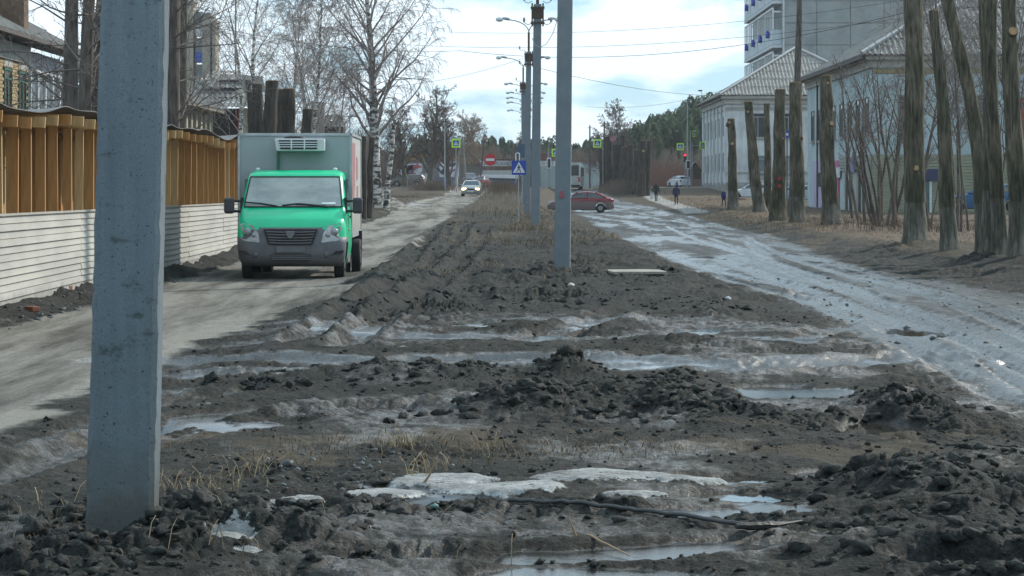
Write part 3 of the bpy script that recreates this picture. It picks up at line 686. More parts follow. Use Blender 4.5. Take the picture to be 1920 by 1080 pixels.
def tower_left():
    Y0 = 300.0; r = empty('beige_panel_block', (PX(300, Y0), Y0, 0), 'beige stepped apartment tower with blue balconies rising behind the left house roofs', 'apartment block')
    o = r.location.copy(); BE = mat('beige_panel', (.34, .31, .25), .9, col2=(.26, .235, .19), scale=.6, bump=.2); BL = mat('blue_balcony', (.03, .08, .42), .5)
    segs = [(296, 325, -120, BE, 5), (336, 362, 3, BE, 4), (379, 394, 30, BE, 4), (398, 404, 42, BE, 4)]
    for a, b, top, mt, dp in segs:
        m = MB(); xa, xb = PX(a, Y0), PX(b, Y0); m.box(((xa + xb) / 2, Y0 + dp / 2, PZ(top, Y0) / 2), (xb - xa, dp, PZ(top, Y0))); m.build('tower_section', mt, r, off=o)
        m = MB(); m.box(((xa + xb) / 2, Y0 + dp / 2, PZ(top, Y0) + .2), (xb - xa + .3, dp + .3, .36)); m.build('parapet', CORN, r, off=o)
    for a, b in ((327, 334), (365, 379)):
        for k in range(9):
            z = PZ(115, Y0) - 9.9 + k * 3.3 * 1.0
            xa, xb = PX(a, Y0), PX(b, Y0)
            if z > PZ(3 if a < 350 else 30, Y0) - 2: continue
            m = MB(); m.box(((xa + xb) / 2, Y0 + 1.2, z + .55), (xb - xa - .02, 1.6, 1.3)); m.build('balcony', BL if k == 3 else mat('pale_slab', (.55, .58, .60), .7), r, off=o)
            m = MB(); m.box(((xa + xb) / 2, Y0 + 1.6, z + 2.1), (xb - xa - .02, 1.6, 1.7)); m.build('balcony_glazing', GLASSL, r, off=o)
    return r
tower_left()

# --- brick house, far left, with green-framed windows, loggia and chimney
def house_brick():
    X0 = -21.3; Y1 = F * 21.3 / 910; Y0 = Y1 - 16; ze = 8.0; Xb = X0 - 11
    r = empty('yellow_brick_house', (X0, Y1, 0), 'yellow brick two-storey house with green window frames and tall chimney behind the wooden hoarding', 'house')
    o = (X0, Y1, 0); BR = mat('yellow_brick', (.40, .30, .15), .9, col2=(.28, .20, .11), scale=3, bump=.3); BRD = mat('brick_shadowed', (.30, .21, .11), .9, var=.3)
    w = MB(); w.box(((X0 + Xb) / 2, (Y0 + Y1) / 2, ze / 2), (X0 - Xb, Y1 - Y0, ze)); w.build('wall', mat('mortar', (.30, .28, .24), .95), r, off=o)
    # brick courses on the street side in view, each brick modelled; shared mesh
    bm_ = MB(); bm_.box((0, 0, 0), (.07, .46, .13)); b0 = None
    wins = [(F * 21.3 / (960 - x), hh) for x, hh in ((12, 0), (42, 0))] 
    wy = [Y1 - 1.2, Y1 - 4.2, Y1 - 7.2]
    n = 0; rng = random.Random(3); mes = None; cnt = 0; rest = MB()
    for i in range(46):
        z = 2.6 + i * .15
        if z > ze - .9: break
        for j in range(20):
            y = Y1 - .3 - j * .5 - (.25 if i % 2 else 0)
            if any(abs(y - yy) < .85 for yy in wy) and 4.0 < z < 6.75: continue
            if y < Y1 - 7.2: continue
            if cnt < 300 and z > 4.4 and y > Y1 - 6.8:
                if mes is None: 
                    q = bm_.build('brick', BR, r); mes = q.data
                else: q = new_obj('brick', mes, r)
                q.location = (.035 + rng.uniform(-.008, .012), y - Y1, z); cnt += 1
            else: rest.box((X0 + .03, y, z), (.07, .46, .13))
    q = rest.build('brick_courses', BR, r, off=o); q['kind'] = 'stuff'
    GR = mat('green_frame', (.02, .13, .09), .6)
    for yy in wy:
        m = MB(); m.box((X0 + .03, yy, 6.95), (.12, 1.8, .35)); m.build('lintel', CORN, r, off=o)
        window(r, (X0, yy, 5.4), 1.5, 2.6, 'y', 1, frame=GR, glass=mat('curtained_glass', (.10, .06, .05), .2), sill=False)
    m = MB(); m.box((X0 + .3, Y1 - 3.6, 3.75), (.9, 8, .25)); m.build('ledge', GR, r, off=o)
    m = MB(); m.box((X0 + .06, (Y0 + Y1) / 2, ze - .55), (.25, Y1 - Y0, .75)); m.build('cornice', CORN, r, off=o)
    # overhanging roof
    Yr = Y1 + 9.5
    e0 = (X0 + 1.0, Yr, ze + .05); e1 = (X0 + 1.0, Y0, ze + .05); t0 = (X0 - 6, Yr - 5, ze + 4.0); t1 = (X0 - 6, Y0, ze + 4.0)
    for q in corrugated(None, e0, e1, t0, t1, .34, .05, 1.9): q.build('roof_sheet', SLATED, r, off=o, fixn=False)
    m = MB(); m.box((X0 + .5, (Y0 + Yr) / 2, ze - .02), (1.15, Yr - Y0, .16)); m.build('soffit', FASCIA, r, off=o)
    m = MB(); m.box((X0 - .35, Y1 - 1.2, ze + 3.2), (1.15, 1.0, 6.2)); m.build('chimney', mat('old_brick_chimney', (.17, .11, .075), .95, var=.4, scale=5, bump=.5), r, off=o)
    # glazed loggia beyond
    Yl = Y1 + 8.6
    LW = mat('loggia_white', (.46, .47, .53), .7, var=.2, scale=1)
    m = MB(); m.box((X0 - 3, (Y1 + Yl) / 2, ze / 2 - .1), (5.7, Yl - Y1 - .04, ze - .3)); m.build('loggia_wall', LW, r, off=o)
    m = MB(); m.box((X0 + .15, Y1 + 4.4, 4.0), (.9, 8.3, .5)); m.build('loggia_sill', WFRAME, r, off=o)
    for k in range(5):
        y = Y1 + 1.0 + k * 1.7
        f = MB()
        for s in (-.8, .8): f.box((X0 + .1, y + s, 5.55), (.14, .12, 2.6))
        f.box((X0 + .1, y, 6.85), (.14, 1.7, .12)); fo = f.build('window', WFRAME, r)
        g = MB(); g.box((X0 + .02, y, 5.5), (.1, 1.45, 2.5)); g.build('pane', GLASSL, fo)
    rr = random.Random(5); m = MB()
    for k in range(16): m.ell((X0 + .4 + rr.uniform(-.1, .2), Y1 + 5.0 + rr.uniform(-.8, .8), 4.45 + rr.uniform(0, .35)), (.12, .14, .12), 6, 4)
    m.build('flowers', mat('red_flowers', (.45, .06, .07), .7), r, off=o)
    return r
h = house_brick(); shift_children(h)
# --- second left house with pilasters, slate hip roofs and the dark porch
def house_left2():
    X0 = -21.3; Y0 = 148.0; Y1 = 168.0; ze = PZ(207, 168)
    r = empty('pilastered_house', (X0, Y1, 0), 'pale pilastered house with grey slate hip roofs and dark porch left of the truck', 'house')
    o = (X0, Y1, 0); BE = mat('beige_plaster', (.42, .38, .29), .9, var=.25, scale=1)
    w = MB(); w.box((X0 - 5, (Y0 + Y1) / 2, ze / 2), (10, Y1 - Y0, ze)); w.build('wall', mat('olive_wall', (.17, .16, .12), .9), r, off=o)
    for k in range(7):
        y = Y1 - .4 - k * 2.4; m = MB(); m.box((X0 + .12, y, ze / 2 - .1), (.25, .8, ze - .2)); m.build('pilaster', BE, r, off=o)
    for k in range(6): window(r, (X0, Y1 - 1.6 - k * 2.4, ze - 2.6), 1.0, 2.2, 'y', 1, frame=BE)
    E = 1.0; a = (X0 + E, Y0 - E, ze); b = (X0 + E, Y1 + E, ze); c = (X0 - 11, Y1 + E, ze); d = (X0 - 11, Y0 - E, ze); r0 = (X0 - 5, Y0 + 5, ze + 3.9); r1 = (X0 - 5, Y1 - 4, ze + 3.9)
    for e0, e1, t0, t1 in ((b, a, r1, r0), (c, b, r1, r1), (a, d, r0, r0)):
        for q in corrugated(None, e0, e1, t0, t1, .34, .05, 1.7): q.build('roof_sheet', SLATED, r, off=o, fixn=False)
    m = MB(); m.box((X0 + .5, (Y0 + Y1) / 2, ze - .1), (1.1, Y1 - Y0 + 2, .22)); m.build('fascia_board', mat('weathered_board', (.28, .25, .2), .9), r, off=o)
    # porch section beyond: two stacked slate roofs over dark red timber
    Yp = 186.0; xa, xb = PX(395, Yp), PX(478, Yp); zt = PZ(203, Yp)
    m = MB(); m.box(((xa + xb) / 2 - .5, Yp + 5, zt / 2), (xb - xa - 1.2, 9, zt)); m.build('porch_wall', mat('dark_timber', (.035, .026, .024), .9), r, off=o)
    for px, mt in ((452, mat('red_post', (.30, .07, .045), .7)), (460, BE), (470, BE)):
        m = MB(); m.box((PX(px, Yp), Yp - .3, zt / 2), (.36, .36, zt)); m.build('post', mt, r, off=o)
    z1 = PZ(168, Yp); z2 = PZ(145, Yp); z3 = PZ(118, Yp)
    e = [(PX(330, Yp) , Yp - 1.4, zt), (PX(484, Yp), Yp - 1.4, zt), (PX(345, Yp), Yp + 3, z1 + .2), (PX(448, Yp), Yp + 3, z1 + .2)]
    for q in corrugated(None, e[0], e[1], e[2], e[3], .4, .05, 1.3): q.build('roof_sheet', SLATED, r, off=o, fixn=False)
    m = MB(); m.box((PX(432, Yp), Yp + 4.5, PZ(163, Yp)), (2.6, 2, 1.4)); m.build('attic_wall', mat('dark_timber', (.035, .026, .024), .9), r, off=o)
    e = [(PX(372, Yp), Yp + 2.2, z2 - .75), (PX(446, Yp), Yp + 2.2, z2 - .75), (PX(376, Yp), Yp + 5.5, z2 + .45), (PX(446, Yp), Yp + 5.5, z2 + .45)]
    for q in corrugated(None, *e, .4, .05, 1.3): q.build('roof_sheet', SLATED, r, off=o, fixn=False)
    e = [(PX(446, Yp), Yp + 2.2, PZ(197, Yp)), (PX(482, Yp), Yp + 6, PZ(197, Yp)), (PX(446, Yp), Yp + 3.2, z2 + .3), (PX(478, Yp), Yp + 7, PZ(158, Yp))]
    for q in corrugated(None, *e, .4, .05, 1.3): q.build('roof_sheet', SLATE, r, off=o, fixn=False)
    e = [(PX(345, Yp), Yp + 8, z2 + .1), (PX(460, Yp), Yp + 8, z2 + .1), (PX(368, Yp), Yp + 12, z3), (PX(410, Yp), Yp + 12, z3)]
    for q in corrugated(None, *e, .4, .05, 1.3): q.build('roof_sheet', SLATE, r, off=o, fixn=False)
    m = MB(); m.tube([(PX(417, Yp), Yp + 9, z3 - 1), (PX(417, Yp), Yp + 9, z3 + 9)], .06, 5); m.build('antenna_mast', FASCIA, r, off=o)
    return r
h = house_left2(); shift_children(h)

# --- white column-like chimney house behind the stumps
r = empty('small_brick_outbuilding', P(597, 250, 200), 'small brick chimney stack over a slate shed behind the cut stumps', 'shed')
m = MB(); m.box((0, 0, 1.0), (1.0, 1.0, 3.2)); m.build('chimney', mat('pale_brick', (.32, .28, .26), .9), r)
m = MB(); m.box((.3, 2.2, -3.4), (3.4, 3, 8)); m.build('wall', mat('dark_timber', (.035, .026, .024), .9), r)
for q in corrugated(None, (-1.8, .3, .6), (2.2, .3, .6), (-1.4, 2.6, 1.6), (1.8, 2.6, 1.6), .34, .04, 1.3): q.build('roof_sheet', SLATED, r, fixn=False)
m = MB(); m.box((0, 0, -4.5), (.8, .8, 6)); m.build('stack_base', mat('pale_brick', (.32, .28, .26), .9), r)

# --- stalls and hoardings beyond the crossing
def banner(root, x0, x1, z0, z1, y, name, base, blotches, seed):
    rr = random.Random(seed); m = MB(); m.box(((x0 + x1) / 2, y, (z0 + z1) / 2), (x1 - x0, .06, z1 - z0)); b = m.build(name, base, root)
    m = MB(); m2 = MB()
    for i in range(blotches):
        cx = rr.uniform(x0 + .5, x1 - .5); cz = rr.uniform(z0 + .3, z1 - .3); L_ = rr.uniform(.5, 1.3); a = rr.uniform(-1.2, -.2)
        (m if i % 3 else m2).box((cx, y - .045, cz), (L_, .02, rr.uniform(.16, .42)), ry=a)
    m.build('banner_print', mat('banner_dark_print', (.10, .06, .17), .6), b); m2.build('banner_print', mat('banner_red_print', (.50, .10, .13), .6), b)
Yk = 318.0
r = empty('market_stall', (PX(790, Yk), Yk, 1.6), 'market pavilion with orange fascia and printed banners behind the parked hatchback', 'market stall')
TS = lambda px: PX(px, Yk) - PX(790, Yk)
TZ = lambda py: PZ(py, Yk) - 1.6
OR = mat('orange_boards', (.42, .20, .06), .8, var=.35, scale=4); DKS = mat('stall_dark', (.035, .035, .04), .8)
m = MB(); m.box((TS(790), 5, TZ(330)), (TS(860) - TS(728), 8, 3.6)); m.build('wall', mat('stall_grey', (.24, .25, .27), .8), r)
m = MB()
for i in range(4): m.prism([(TS(728), TZ(302 - i * 3.2)), (TS(795), TZ(294 - i * 2)), (TS(795), TZ(296.5 - i * 2)), (TS(728), TZ(305 - i * 3.2))], 'y', -.3 + .05 * i, 0)
m.build('fascia_board', OR, r)
m = MB(); m.prism([(TS(820), TZ(301)), (TS(858), TZ(296)), (TS(858), TZ(300)), (TS(820), TZ(306))], 'y', -.3, 0); m.build('fascia_board', OR, r)
m = MB(); m.box((TS(738), -.1, TZ(320)), (TS(752) - TS(733), .2, .9)); m.build('side_panel', OR, r)
m = MB(); m.prism([(TS(732), TZ(297)), (TS(733), TZ(289)), (TS(778), TZ(283)), (TS(779), TZ(295))], 'y', -.2, .6); m.build('roof_panel', mat('pale_tin', (.42, .50, .58), .6), r)
m = MB(); m.prism([(TS(779), TZ(295)), (TS(779), TZ(285)), (TS(789), TZ(283)), (TS(789), TZ(295))], 'y', -.2, .6); m.ell((TS(774), -.25, TZ(291)), (.32, .08, .34), 10, 6); m.build('vent', DKS, r)
banner(r, TS(752), TS(792), TZ(334), TZ(307), -.45, 'banner', mat('banner_white', (.62, .62, .68), .6, var=.2), 16, 4)
banner(r, TS(824), TS(861), TZ(332), TZ(302), -.45, 'banner', mat('banner_white', (.62, .62, .68), .6, var=.2), 12, 9)
m = MB(); m.box((TS(843), -.2, TZ(339)), (TS(858) - TS(836), .3, 1.4)); m.build('counter', mat('blue_counter', (.08, .13, .38), .6), r)
m = MB(); m.box((TS(800), -.3, TZ(335)), (.9, .3, 1.3)); m.build('counter', mat('white_box', (.5, .52, .5), .6), r)
Yw = 322.0
r = empty('trailer_shed', (PX(938, Yw), Yw, 1.7), 'long low blue shed with a snow-white roof beyond the no-entry sign', 'shed')
m = MB(); m.box((0, 2, PZ(340, Yw) - 1.7), (PX(968, Yw) - PX(905, Yw), 4, 1.7)); m.build('wall', mat('blue_grey_shed', (.16, .20, .30), .7), r)
m = MB(); m.prism([(PX(897, Yw) - PX(938, Yw), PZ(333, Yw) - 1.7), (PX(974, Yw) - PX(938, Yw), PZ(335, Yw) - 1.7), (PX(973, Yw) - PX(938, Yw), PZ(328, Yw) - 1.7), (PX(899, Yw) - PX(938, Yw), PZ(327, Yw) - 1.7)], 'y', -.4, 4.4); m.build('roof', mat('white_roof', (.78, .8, .82), .7, var=.1), r)
m = MB(); m.box((.3, 9, PZ(324, Yw) - 1.7), (5.5, .3, .8)); m.build('back_fence', mat('pale_tin2', (.45, .47, .46), .7), r)
# the white name banner on posts
Yb = 345.0
FNT = None
def text(s, size, loc, material, parent, name='lettering', ext=.015, rz=0, sx=1.0):
    c = bpy.data.curves.new(name, 'FONT'); c.body = s; c.size = size; c.extrude = ext; c.align_x = 'CENTER'; c.align_y = 'CENTER'; c.resolution_u = 3
    t = bpy.data.objects.new(name, c); COL.objects.link(t); dg = bpy.context.evaluated_depsgraph_get(); dg.update()
    me = bpy.data.meshes.new_from_object(t.evaluated_get(dg)); bpy.data.objects.remove(t)
    me.materials.clear(); me.materials.append(material); o = new_obj(name, me, parent)
    o.location = loc; o.rotation_euler = (R(90), 0, rz); o.scale = (sx, 1, 1); return o
r = empty('market_name_board', (PX(960, Yb), Yb, 1.9), 'long white name board on grey posts above the shed beyond the crossing', 'sign')
for a, b, s in ((897, 963, 'КИТАЙСКИЙ'), (1008, 1046, 'О П Т')):
    m = MB(); m.box((PX((a + b) / 2, Yb) - PX(960, Yb), 0, PZ(306.5, Yb) - 1.9), (PX(b, Yb) - PX(a, Yb), .12, .74)); p_ = m.build('board', WFRAME, r)
    text(s, .66, (PX((a + b) / 2, Yb) - PX(960, Yb), -.09, PZ(306.7, Yb) - 1.9), mat('dark_blue_letters', (.03, .06, .16), .6), p_, sx=1.05)
for px in (905, 956, 1012):
    m = MB(); m.box((PX(px, Yb) - PX(960, Yb), .2, 1.6), (.28, .2, 5)); m.build('post', mat('post_grey', (.16, .17, .18), .7), r)
r = empty('market_hall', (PX(1035, 352), 352.0, 1.7), 'flat grey-green hall wall between the poles beyond the crossing', 'building')
m = MB(); m.box((PX(1070, 352) - PX(1035, 352), 3, 1.9), (PX(1130, 352) - PX(1014, 352), 6, 3.6)); m.build('wall', mat('pale_green_wall', (.36, .42, .42), .8, var=.15, scale=.5), r)
m = MB(); m.prism([(-1.7, 3.7), (.9, 3.7), (-.9, 5.2), (-1.7, 5.2)], 'y', 1, 4); m.build('roof', mat('dark_red_roof', (.16, .07, .06), .8), r)
m = MB(); m.box((PX(1070, 352) - PX(1035, 352), 2.9, 3.78), (PX(1131, 352) - PX(1014, 352), 6.2, .16)); m.build('parapet', CORN, r)
# wooden shed near the traffic lights
Ys = 300.0
r = empty('wooden_shed', (PX(1303, Ys), Ys, PZ(336, Ys)), 'small dark brown gabled shed beside the traffic lights', 'shed')
m = MB(); m.prism([(-.75, 0), (.75, 0), (.75, 1.0), (0, 1.95), (-.75, 1.0)], 'y', 0, 3); m.build('wall', mat('brown_boards', (.07, .045, .035), .85), r)
m = MB(); m.prism([(-.85, .95), (0, 2.0), (.85, .95), (.85, 1.05), (0, 2.12), (-.85, 1.05)], 'y', -.2, 3.2); m.build('roof', mat('brown_tin', (.05, .04, .04), .7), r)
m = MB()
for k in range(4): m.box((-.7 + k * .46, .1, -.4), (.12, .12, .9))
m.build('leg', mat('post_grey', (.16, .17, .18), .7), r)
# brown gable roof behind the pedestrian sign
r = empty('brown_roofed_cottage', (PX(880, 335), 335.0, 1.7), 'cottage with a brown pitched roof in the birches behind the leaning poles', 'house')
m = MB(); m.prism([(PX(850, 335) - PX(880, 335), 3.4), (PX(862, 335) - PX(880, 335), 6.9), (PX(902, 335) - PX(880, 335), 3.6), (PX(900, 335) - PX(880, 335), 3.2), (PX(862, 335) - PX(880, 335), 6.4)], 'y', 0, 6); m.build('roof', mat('brown_roof', (.16, .11, .085), .9), r)
m = MB(); m.box((0, 4, 1.8), (3.4, 5, 3.2)); m.build('wall', mat('grey_timber', (.22, .20, .18), .9), r)
# ------------------------------------------------------------------ hoarding (covered walkway) on the left
WOOD = mat('yellow_timber', (.48, .245, .08), .8, col2=(.31, .15, .048), scale=2.2, stretch=(6, 6, .7), bump=.25, bscale=22, detail=7)
WOOD2 = mat('yellow_timber_pale', (.56, .37, .17), .8, col2=(.42, .26, .11), scale=2.5, stretch=(6, 6, .7), bump=.2)
WSID = mat('white_siding', (.41, .395, .35), .6, col2=(.30, .29, .26), scale=.9, stretch=(1, .5, 2.0), detail=8)
dirtify(WSID, .02, .22, (.10, .095, .085), .75, 4)
def hoarding():
    X = -6.75; r = empty('wooden_hoarding', (X, 30, 0), 'covered plank hoarding with cream siding below along the left road', 'fence')
    o = (X, 30, 0); yA, yB = 24.0, 66.0
    def ztop(y): return 2.72 + .045 * math.sin(y * .55) + .03 * math.sin(y * 1.1 + 1) + ip(y, [30, 57], [0, .12])
    # cream siding boards
    n = 12
    segs = [24, 30.5, 37.5, 44, 50, 56, 61, 66]
    bot = lambda y: float(ip(y, [24, 31.8, 38, 45, 57, 66], [-.0, .03, .07, -.02, .03, .05]))
    for a, b in zip(segs[:-1], segs[1:]):
        for i in range(n):
            t0 = i / n; t1 = (i + 1) / n; tz = 1.245
            za0 = bot(a) + (tz - bot(a)) * t0; za1 = bot(a) + (tz - bot(a)) * t1; zb0 = bot(b) + (tz - bot(b)) * t0; zb1 = bot(b) + (tz - bot(b)) * t1
            dx = random.uniform(-.006, .006); g = .006
            m = MB(); m.add([(X + .030 + dx, a + .01, za0), (X + .030 + dx, b - .01, zb0), (X + .008 + dx, b - .01, zb1 - g), (X + .008 + dx, a + .01, za1 - g),
                             (X, a + .01, za0), (X, b - .01, zb0), (X, b - .01, zb1 - g), (X, a + .01, za1 - g)],
                            [(0, 1, 2, 3), (7, 6, 5, 4), (0, 4, 5, 1), (3, 2, 6, 7), (0, 3, 7, 4), (1, 5, 6, 2)])
            m.build('siding_board', WSID, r, off=o)
    m = MB(); m.box((X + .01, (yA + yB) / 2, 1.262), (.06, yB - yA, .03)); m.build('siding_cap', WSID, r, off=o)
    # vertical boards: wide face across the walkway
    y = yA + .4; k = 0
    rr = random.Random(2)
    while y < yB:
        zt = ztop(y) - .16
        for xx, nm in ((X - .10, 'plank'), (X - 1.25, 'plank')):
            w = rr.uniform(.125, .148) if xx > -7 else .16; yy = y + rr.uniform(-.08, .08) + (0 if xx > -7 else .45)
            m = MB(); m.box((0, 0, (1.2 + zt) / 2 - .02 if xx > -7 else zt / 2), (w, .045, zt - 1.2 if xx > -7 else zt), rz=rr.uniform(-.1, .1)); q = m.build(nm, WOOD if rr.random() < .8 else WOOD2, r); q.location = (xx - X, yy - 30, 0); q.rotation_euler = (0, rr.uniform(-.012, .012), 0)
        m = MB(); m.box((0, 0, 0), (1.75, .045, .15)); q = m.build('rafter', WOOD2 if rr.random() < .4 else WOOD, r); q.location = (-.55, y - 30 + .05, zt + .04); q.rotation_euler = (0, .06, 0)
        y += rr.uniform(.88, 1.08); k += 1
    # inner boarding of the far side
    y = yA
    while y < yB:
        m = MB(); m.box((X - 1.33, y, 1.35), (.03, rr.uniform(.25, .4), 2.5 + rr.uniform(-.1, .1))); m.build('back_board', WOOD, r, off=o); y += 1.0
    for xx in (X - .11, X - 1.2):
        m = MB(); m.tube([(xx, yA + (yB - yA) * i / 30, ztop(yA + (yB - yA) * i / 30) - .2) for i in range(31)], .04, 4); m.build('rail', WOOD, r, off=o)
    # wavy tin roof with thickness and a bright curled edge
    ny = 160; vs = []
    for i in range(ny + 1):
        y = yA + (yB - yA) * i / ny; z = ztop(y) + .025 * math.sin(y * .9)
        for j, x in enumerate((.24, .0, -.5, -1.1, -1.7)):
            vs.append((X + x + .03 * math.sin(y * 1.7), y, z + .02 - j * .03 - (.012 + .018 * math.sin(y * 2.3) if j == 0 else 0)))
    fs = [(i * 5 + j, (i + 1) * 5 + j, (i + 1) * 5 + j + 1, i * 5 + j + 1) for i in range(ny) for j in range(4)]
    m = MB(); m.add(vs, fs); q = m.build('tin_roof', mat('tin_sheet', (.16, .165, .165), .6, metal=.3, var=.45, scale=2), r, off=o, fixn=False)
    sl = q.modifiers.new('s', 'SOLIDIFY'); sl.thickness = .012
hoarding()

# ------------------------------------------------------------------ concrete street poles
CONC = mat('concrete', (.185, .215, .235), .88, col2=(.15, .18, .20), scale=3.5, bump=.35, bscale=90, detail=9)
RUST = mat('rusty_steel', (.10, .065, .045), .8, col2=(.055, .04, .033), scale=9)
GALV = mat('galvanised', (.36, .38, .40), .45, metal=.6)
LAMPG = mat('lamp_glass', (.62, .66, .66), .2, var=.1); LAMPB = mat('lamp_housing', (.42, .45, .47), .5)
def taper_pole(root, base, top, w0, w1, d0, d1, rz, name='shaft', chip=0.0, segs=24):
    """four sided concrete shaft with chamfered, chipped corners, from base to top"""
    base, top = Vector(base), Vector(top); m = MB(); rr = random.Random(11); vs = []; ch = .12
    M = Matrix.Rotation(rz, 3, 'Z'); N = 12
    for i in range(segs + 1):
        t = i / segs; c = base.lerp(top, t); w = (w0 + (w1 - w0) * t) / 2; d = (d0 + (d1 - d0) * t) / 2; k = .022
        ring = [(-w + k, -d), (0, -d), (w - k, -d), (w, -d + k), (w, 0), (w, d - k), (w - k, d), (0, d), (-w + k, d), (-w, d - k), (-w, 0), (-w, -d + k)]
        for j, (x, y) in enumerate(ring):
            q = (rr.uniform(-chip, chip) if j in (2, 3, 11, 0) else rr.uniform(-chip, chip) * .3)
            v = M @ Vector((x + q, y + q * .5, 0)); vs.append(c + v)
    fs = [(i * N + j, i * N + (j + 1) % N, (i + 1) * N + (j + 1) % N, (i + 1) * N + j) for i in range(segs) for j in range(N)]
    fs += [tuple(range(N - 1, -1, -1)), tuple(segs * N + j for j in range(N))]
    m.add(vs, fs); return m.build(name, CONC, root)
# nearest pole, with weathering marks and casting pits
CN = bpy.data.materials.new('pitted_concrete'); CN.use_nodes = True
def _cn():
    n = CN.node_tree.nodes; l = CN.node_tree.links; b = n['Principled BSDF']; b.inputs['Roughness'].default_value = .85; b.inputs['Specular IOR Level'].default_value = .25
    tc_ = n.new('ShaderNodeTexCoord')
    def noi(sc, d, r_, st=(1, 1, 1)):
        q = n.new('ShaderNodeMapping'); q.inputs['Scale'].default_value = st; l.new(tc_.outputs['Object'], q.inputs[0])
        t = n.new('ShaderNodeTexNoise'); t.inputs['Scale'].default_value = sc; t.inputs['Detail'].default_value = d; t.inputs['Roughness'].default_value = r_; l.new(q.outputs[0], t.inputs[0]); return t.outputs['Fac']
    def rmp(f, a, b_, ca, cb):
        x = n.new('ShaderNodeValToRGB'); x.color_ramp.elements[0].position = a; x.color_ramp.elements[1].position = b_; x.color_ramp.elements[0].color = ca; x.color_ramp.elements[1].color = cb; l.new(f, x.inputs[0]); return x.outputs[0]
    def mul(a, b_):
        x = n.new('ShaderNodeMix'); x.data_type = 'RGBA'; x.blend_type = 'MULTIPLY'; x.inputs[0].default_value = 1; l.new(a, x.inputs[6]); l.new(b_, x.inputs[7]); return x.outputs[2]
    g1 = lambda v: (v, v, v, 1)
    base = rmp(noi(1.6, 8, .6, (1, 1, .5)), .3, .7, (.115, .145, .163, 1), (.150, .185, .203, 1))
    grain = rmp(noi(160, 3, .6), .35, .65, g1(.82), g1(1.1))
    sp = rmp(noi(38, 2, .5, (1, 1, 1)), .24, .31, g1(.3), g1(1))
    sp2 = rmp(noi(70, 1, .5), .26, .31, g1(.4), g1(1))
    st = rmp(noi(6, 5, .65, (1, 1, 1.6)), .33, .42, (.55, .54, .50, 1), g1(1))
    vs_ = rmp(noi(5, 4, .6, (4, 4, .25)), .35, .6, g1(.9), g1(1.03))
    l.new(mul(mul(mul(base, grain), mul(sp, sp2)), mul(st, vs_)), b.inputs['Base Color']); dirtify(CN, .18, .5, (.075, .07, .06), .7, 5)
    bp = n.new('ShaderNodeBump'); bp.inputs['Distance'].default_value = .006; bp.inputs['Strength'].default_value = .6
    a_ = n.new('ShaderNodeMath'); a_.operation = 'ADD'; l.new(noi(60, 5, .7), a_.inputs[0]); l.new(sp, a_.inputs[1]); l.new(a_.outputs[0], bp.inputs['Height']); l.new(bp.outputs[0], b.inputs['Normal'])
_cn()
Y1_ = 10.8
b1 = Vector((PX(223, Y1_), Y1_ + .14, -.15)); t1 = Vector((PX(247, Y1_) + .10, Y1_ + .14, 6.6))
b1.x -= .012
r = empty('concrete_pole', (b1.x, b1.y, 0), 'thick weathered concrete pole standing in clods in the near left foreground', 'pole', 'concrete street poles')
q = taper_pole(r, b1 - Vector((b1.x, b1.y, 0)), t1 - Vector((b1.x, b1.y, 0)), .305, .255, .27, .22, .04, chip=.004, segs=110); q.data.materials.clear(); q.data.materials.append(CN)
def street_pole(pxb, Y, pxt, pyt, w0, label, fittings=True, zt=None, rz=.06, lamp=True, arm=1.38, name='lamp_pole', scale_detail=True):
    X = PX(pxb, Y); zb = gz(X, Y) - .1; zt = PZ(pyt, Y) if zt is None else zt
    r = empty(name, (X, Y, 0), label, 'pole' if not lamp else 'street lamp', 'concrete street poles')
    base = Vector((0, 0, zb)); top = Vector((PX(pxt, Y) - X, 0, zt))
    taper_pole(r, base, top, w0, w0 * .86, w0 * .9, w0 * .75, rz)
    if fittings:
        ax = top.x
        c = MB(); w = w0 * .86 / 2 + .05
        for z in (zt - .62, zt - .12):
            for s in (-1, 1):
                c.box((ax, s * w, z), (2 * w + .1, .03, .06)); c.box((ax + s * w, 0, z), (.03, 2 * w, .06))
        for sx in (-1, 1):
            for sy in (-1, 1): c.box((ax + sx * w, sy * w, zt - .35), (.05, .05, .75))
        c.box((ax, 0, zt - .3), (2 * w - .04, 2 * w - .04, .34)); c.build('clamp', RUST, r)
        for z in (zt - .62, zt + .1):
            for s in (-1, 1):
                i_ = MB(); i_.tube([(ax + s * w, 0, z), (ax + s * (w + .12), 0, z - .06), (ax + s * (w + .22), 0, z - .03), (ax + s * (w + .26), 0, z + .02)], .012, 4); i_.ell((ax + s * (w + .27), 0, z + .10), (.045, .045, .09), 8, 6); i_.build('insulator', mat('insulator', (.30, .32, .33), .3), r)
    if lamp:
        ax = top.x; pz = zt + .95
        p_ = MB(); p_.tube([(ax, 0, zt - .3), (ax, 0, pz)], .055, 7); p_.build('mast', RUST, r)
        for s in (-1, 1):
            pts = []
            for k in range(9):
                t = k / 8 * math.pi / 2; pts.append((ax + s * (arm - arm * math.cos(t)) * .78, 0, pz + .62 * math.sin(t)))
            pts.append((ax + s * arm * .9, 0, pz + .66))
            a_ = MB(); a_.tube(pts, .028, 6); ao = a_.build('lamp_arm', GALV, r)
            hd = MB(); hd.tube([(ax + s * arm * .68, 0, pz + .66), (ax + s * arm * .82, 0, pz + .69), (ax + s * arm * .95, 0, pz + .69)], [.055, .07, .05], 8); hd.build('lamp_head', LAMPB, ao, smooth=True)
            gl = MB(); gl.ell((ax + s * (arm * .95 + .13), 0, pz + .64), (.19, .13, .12), 12, 8); gl.build('lamp_glass', LAMPG, ao, smooth=True)
    return r
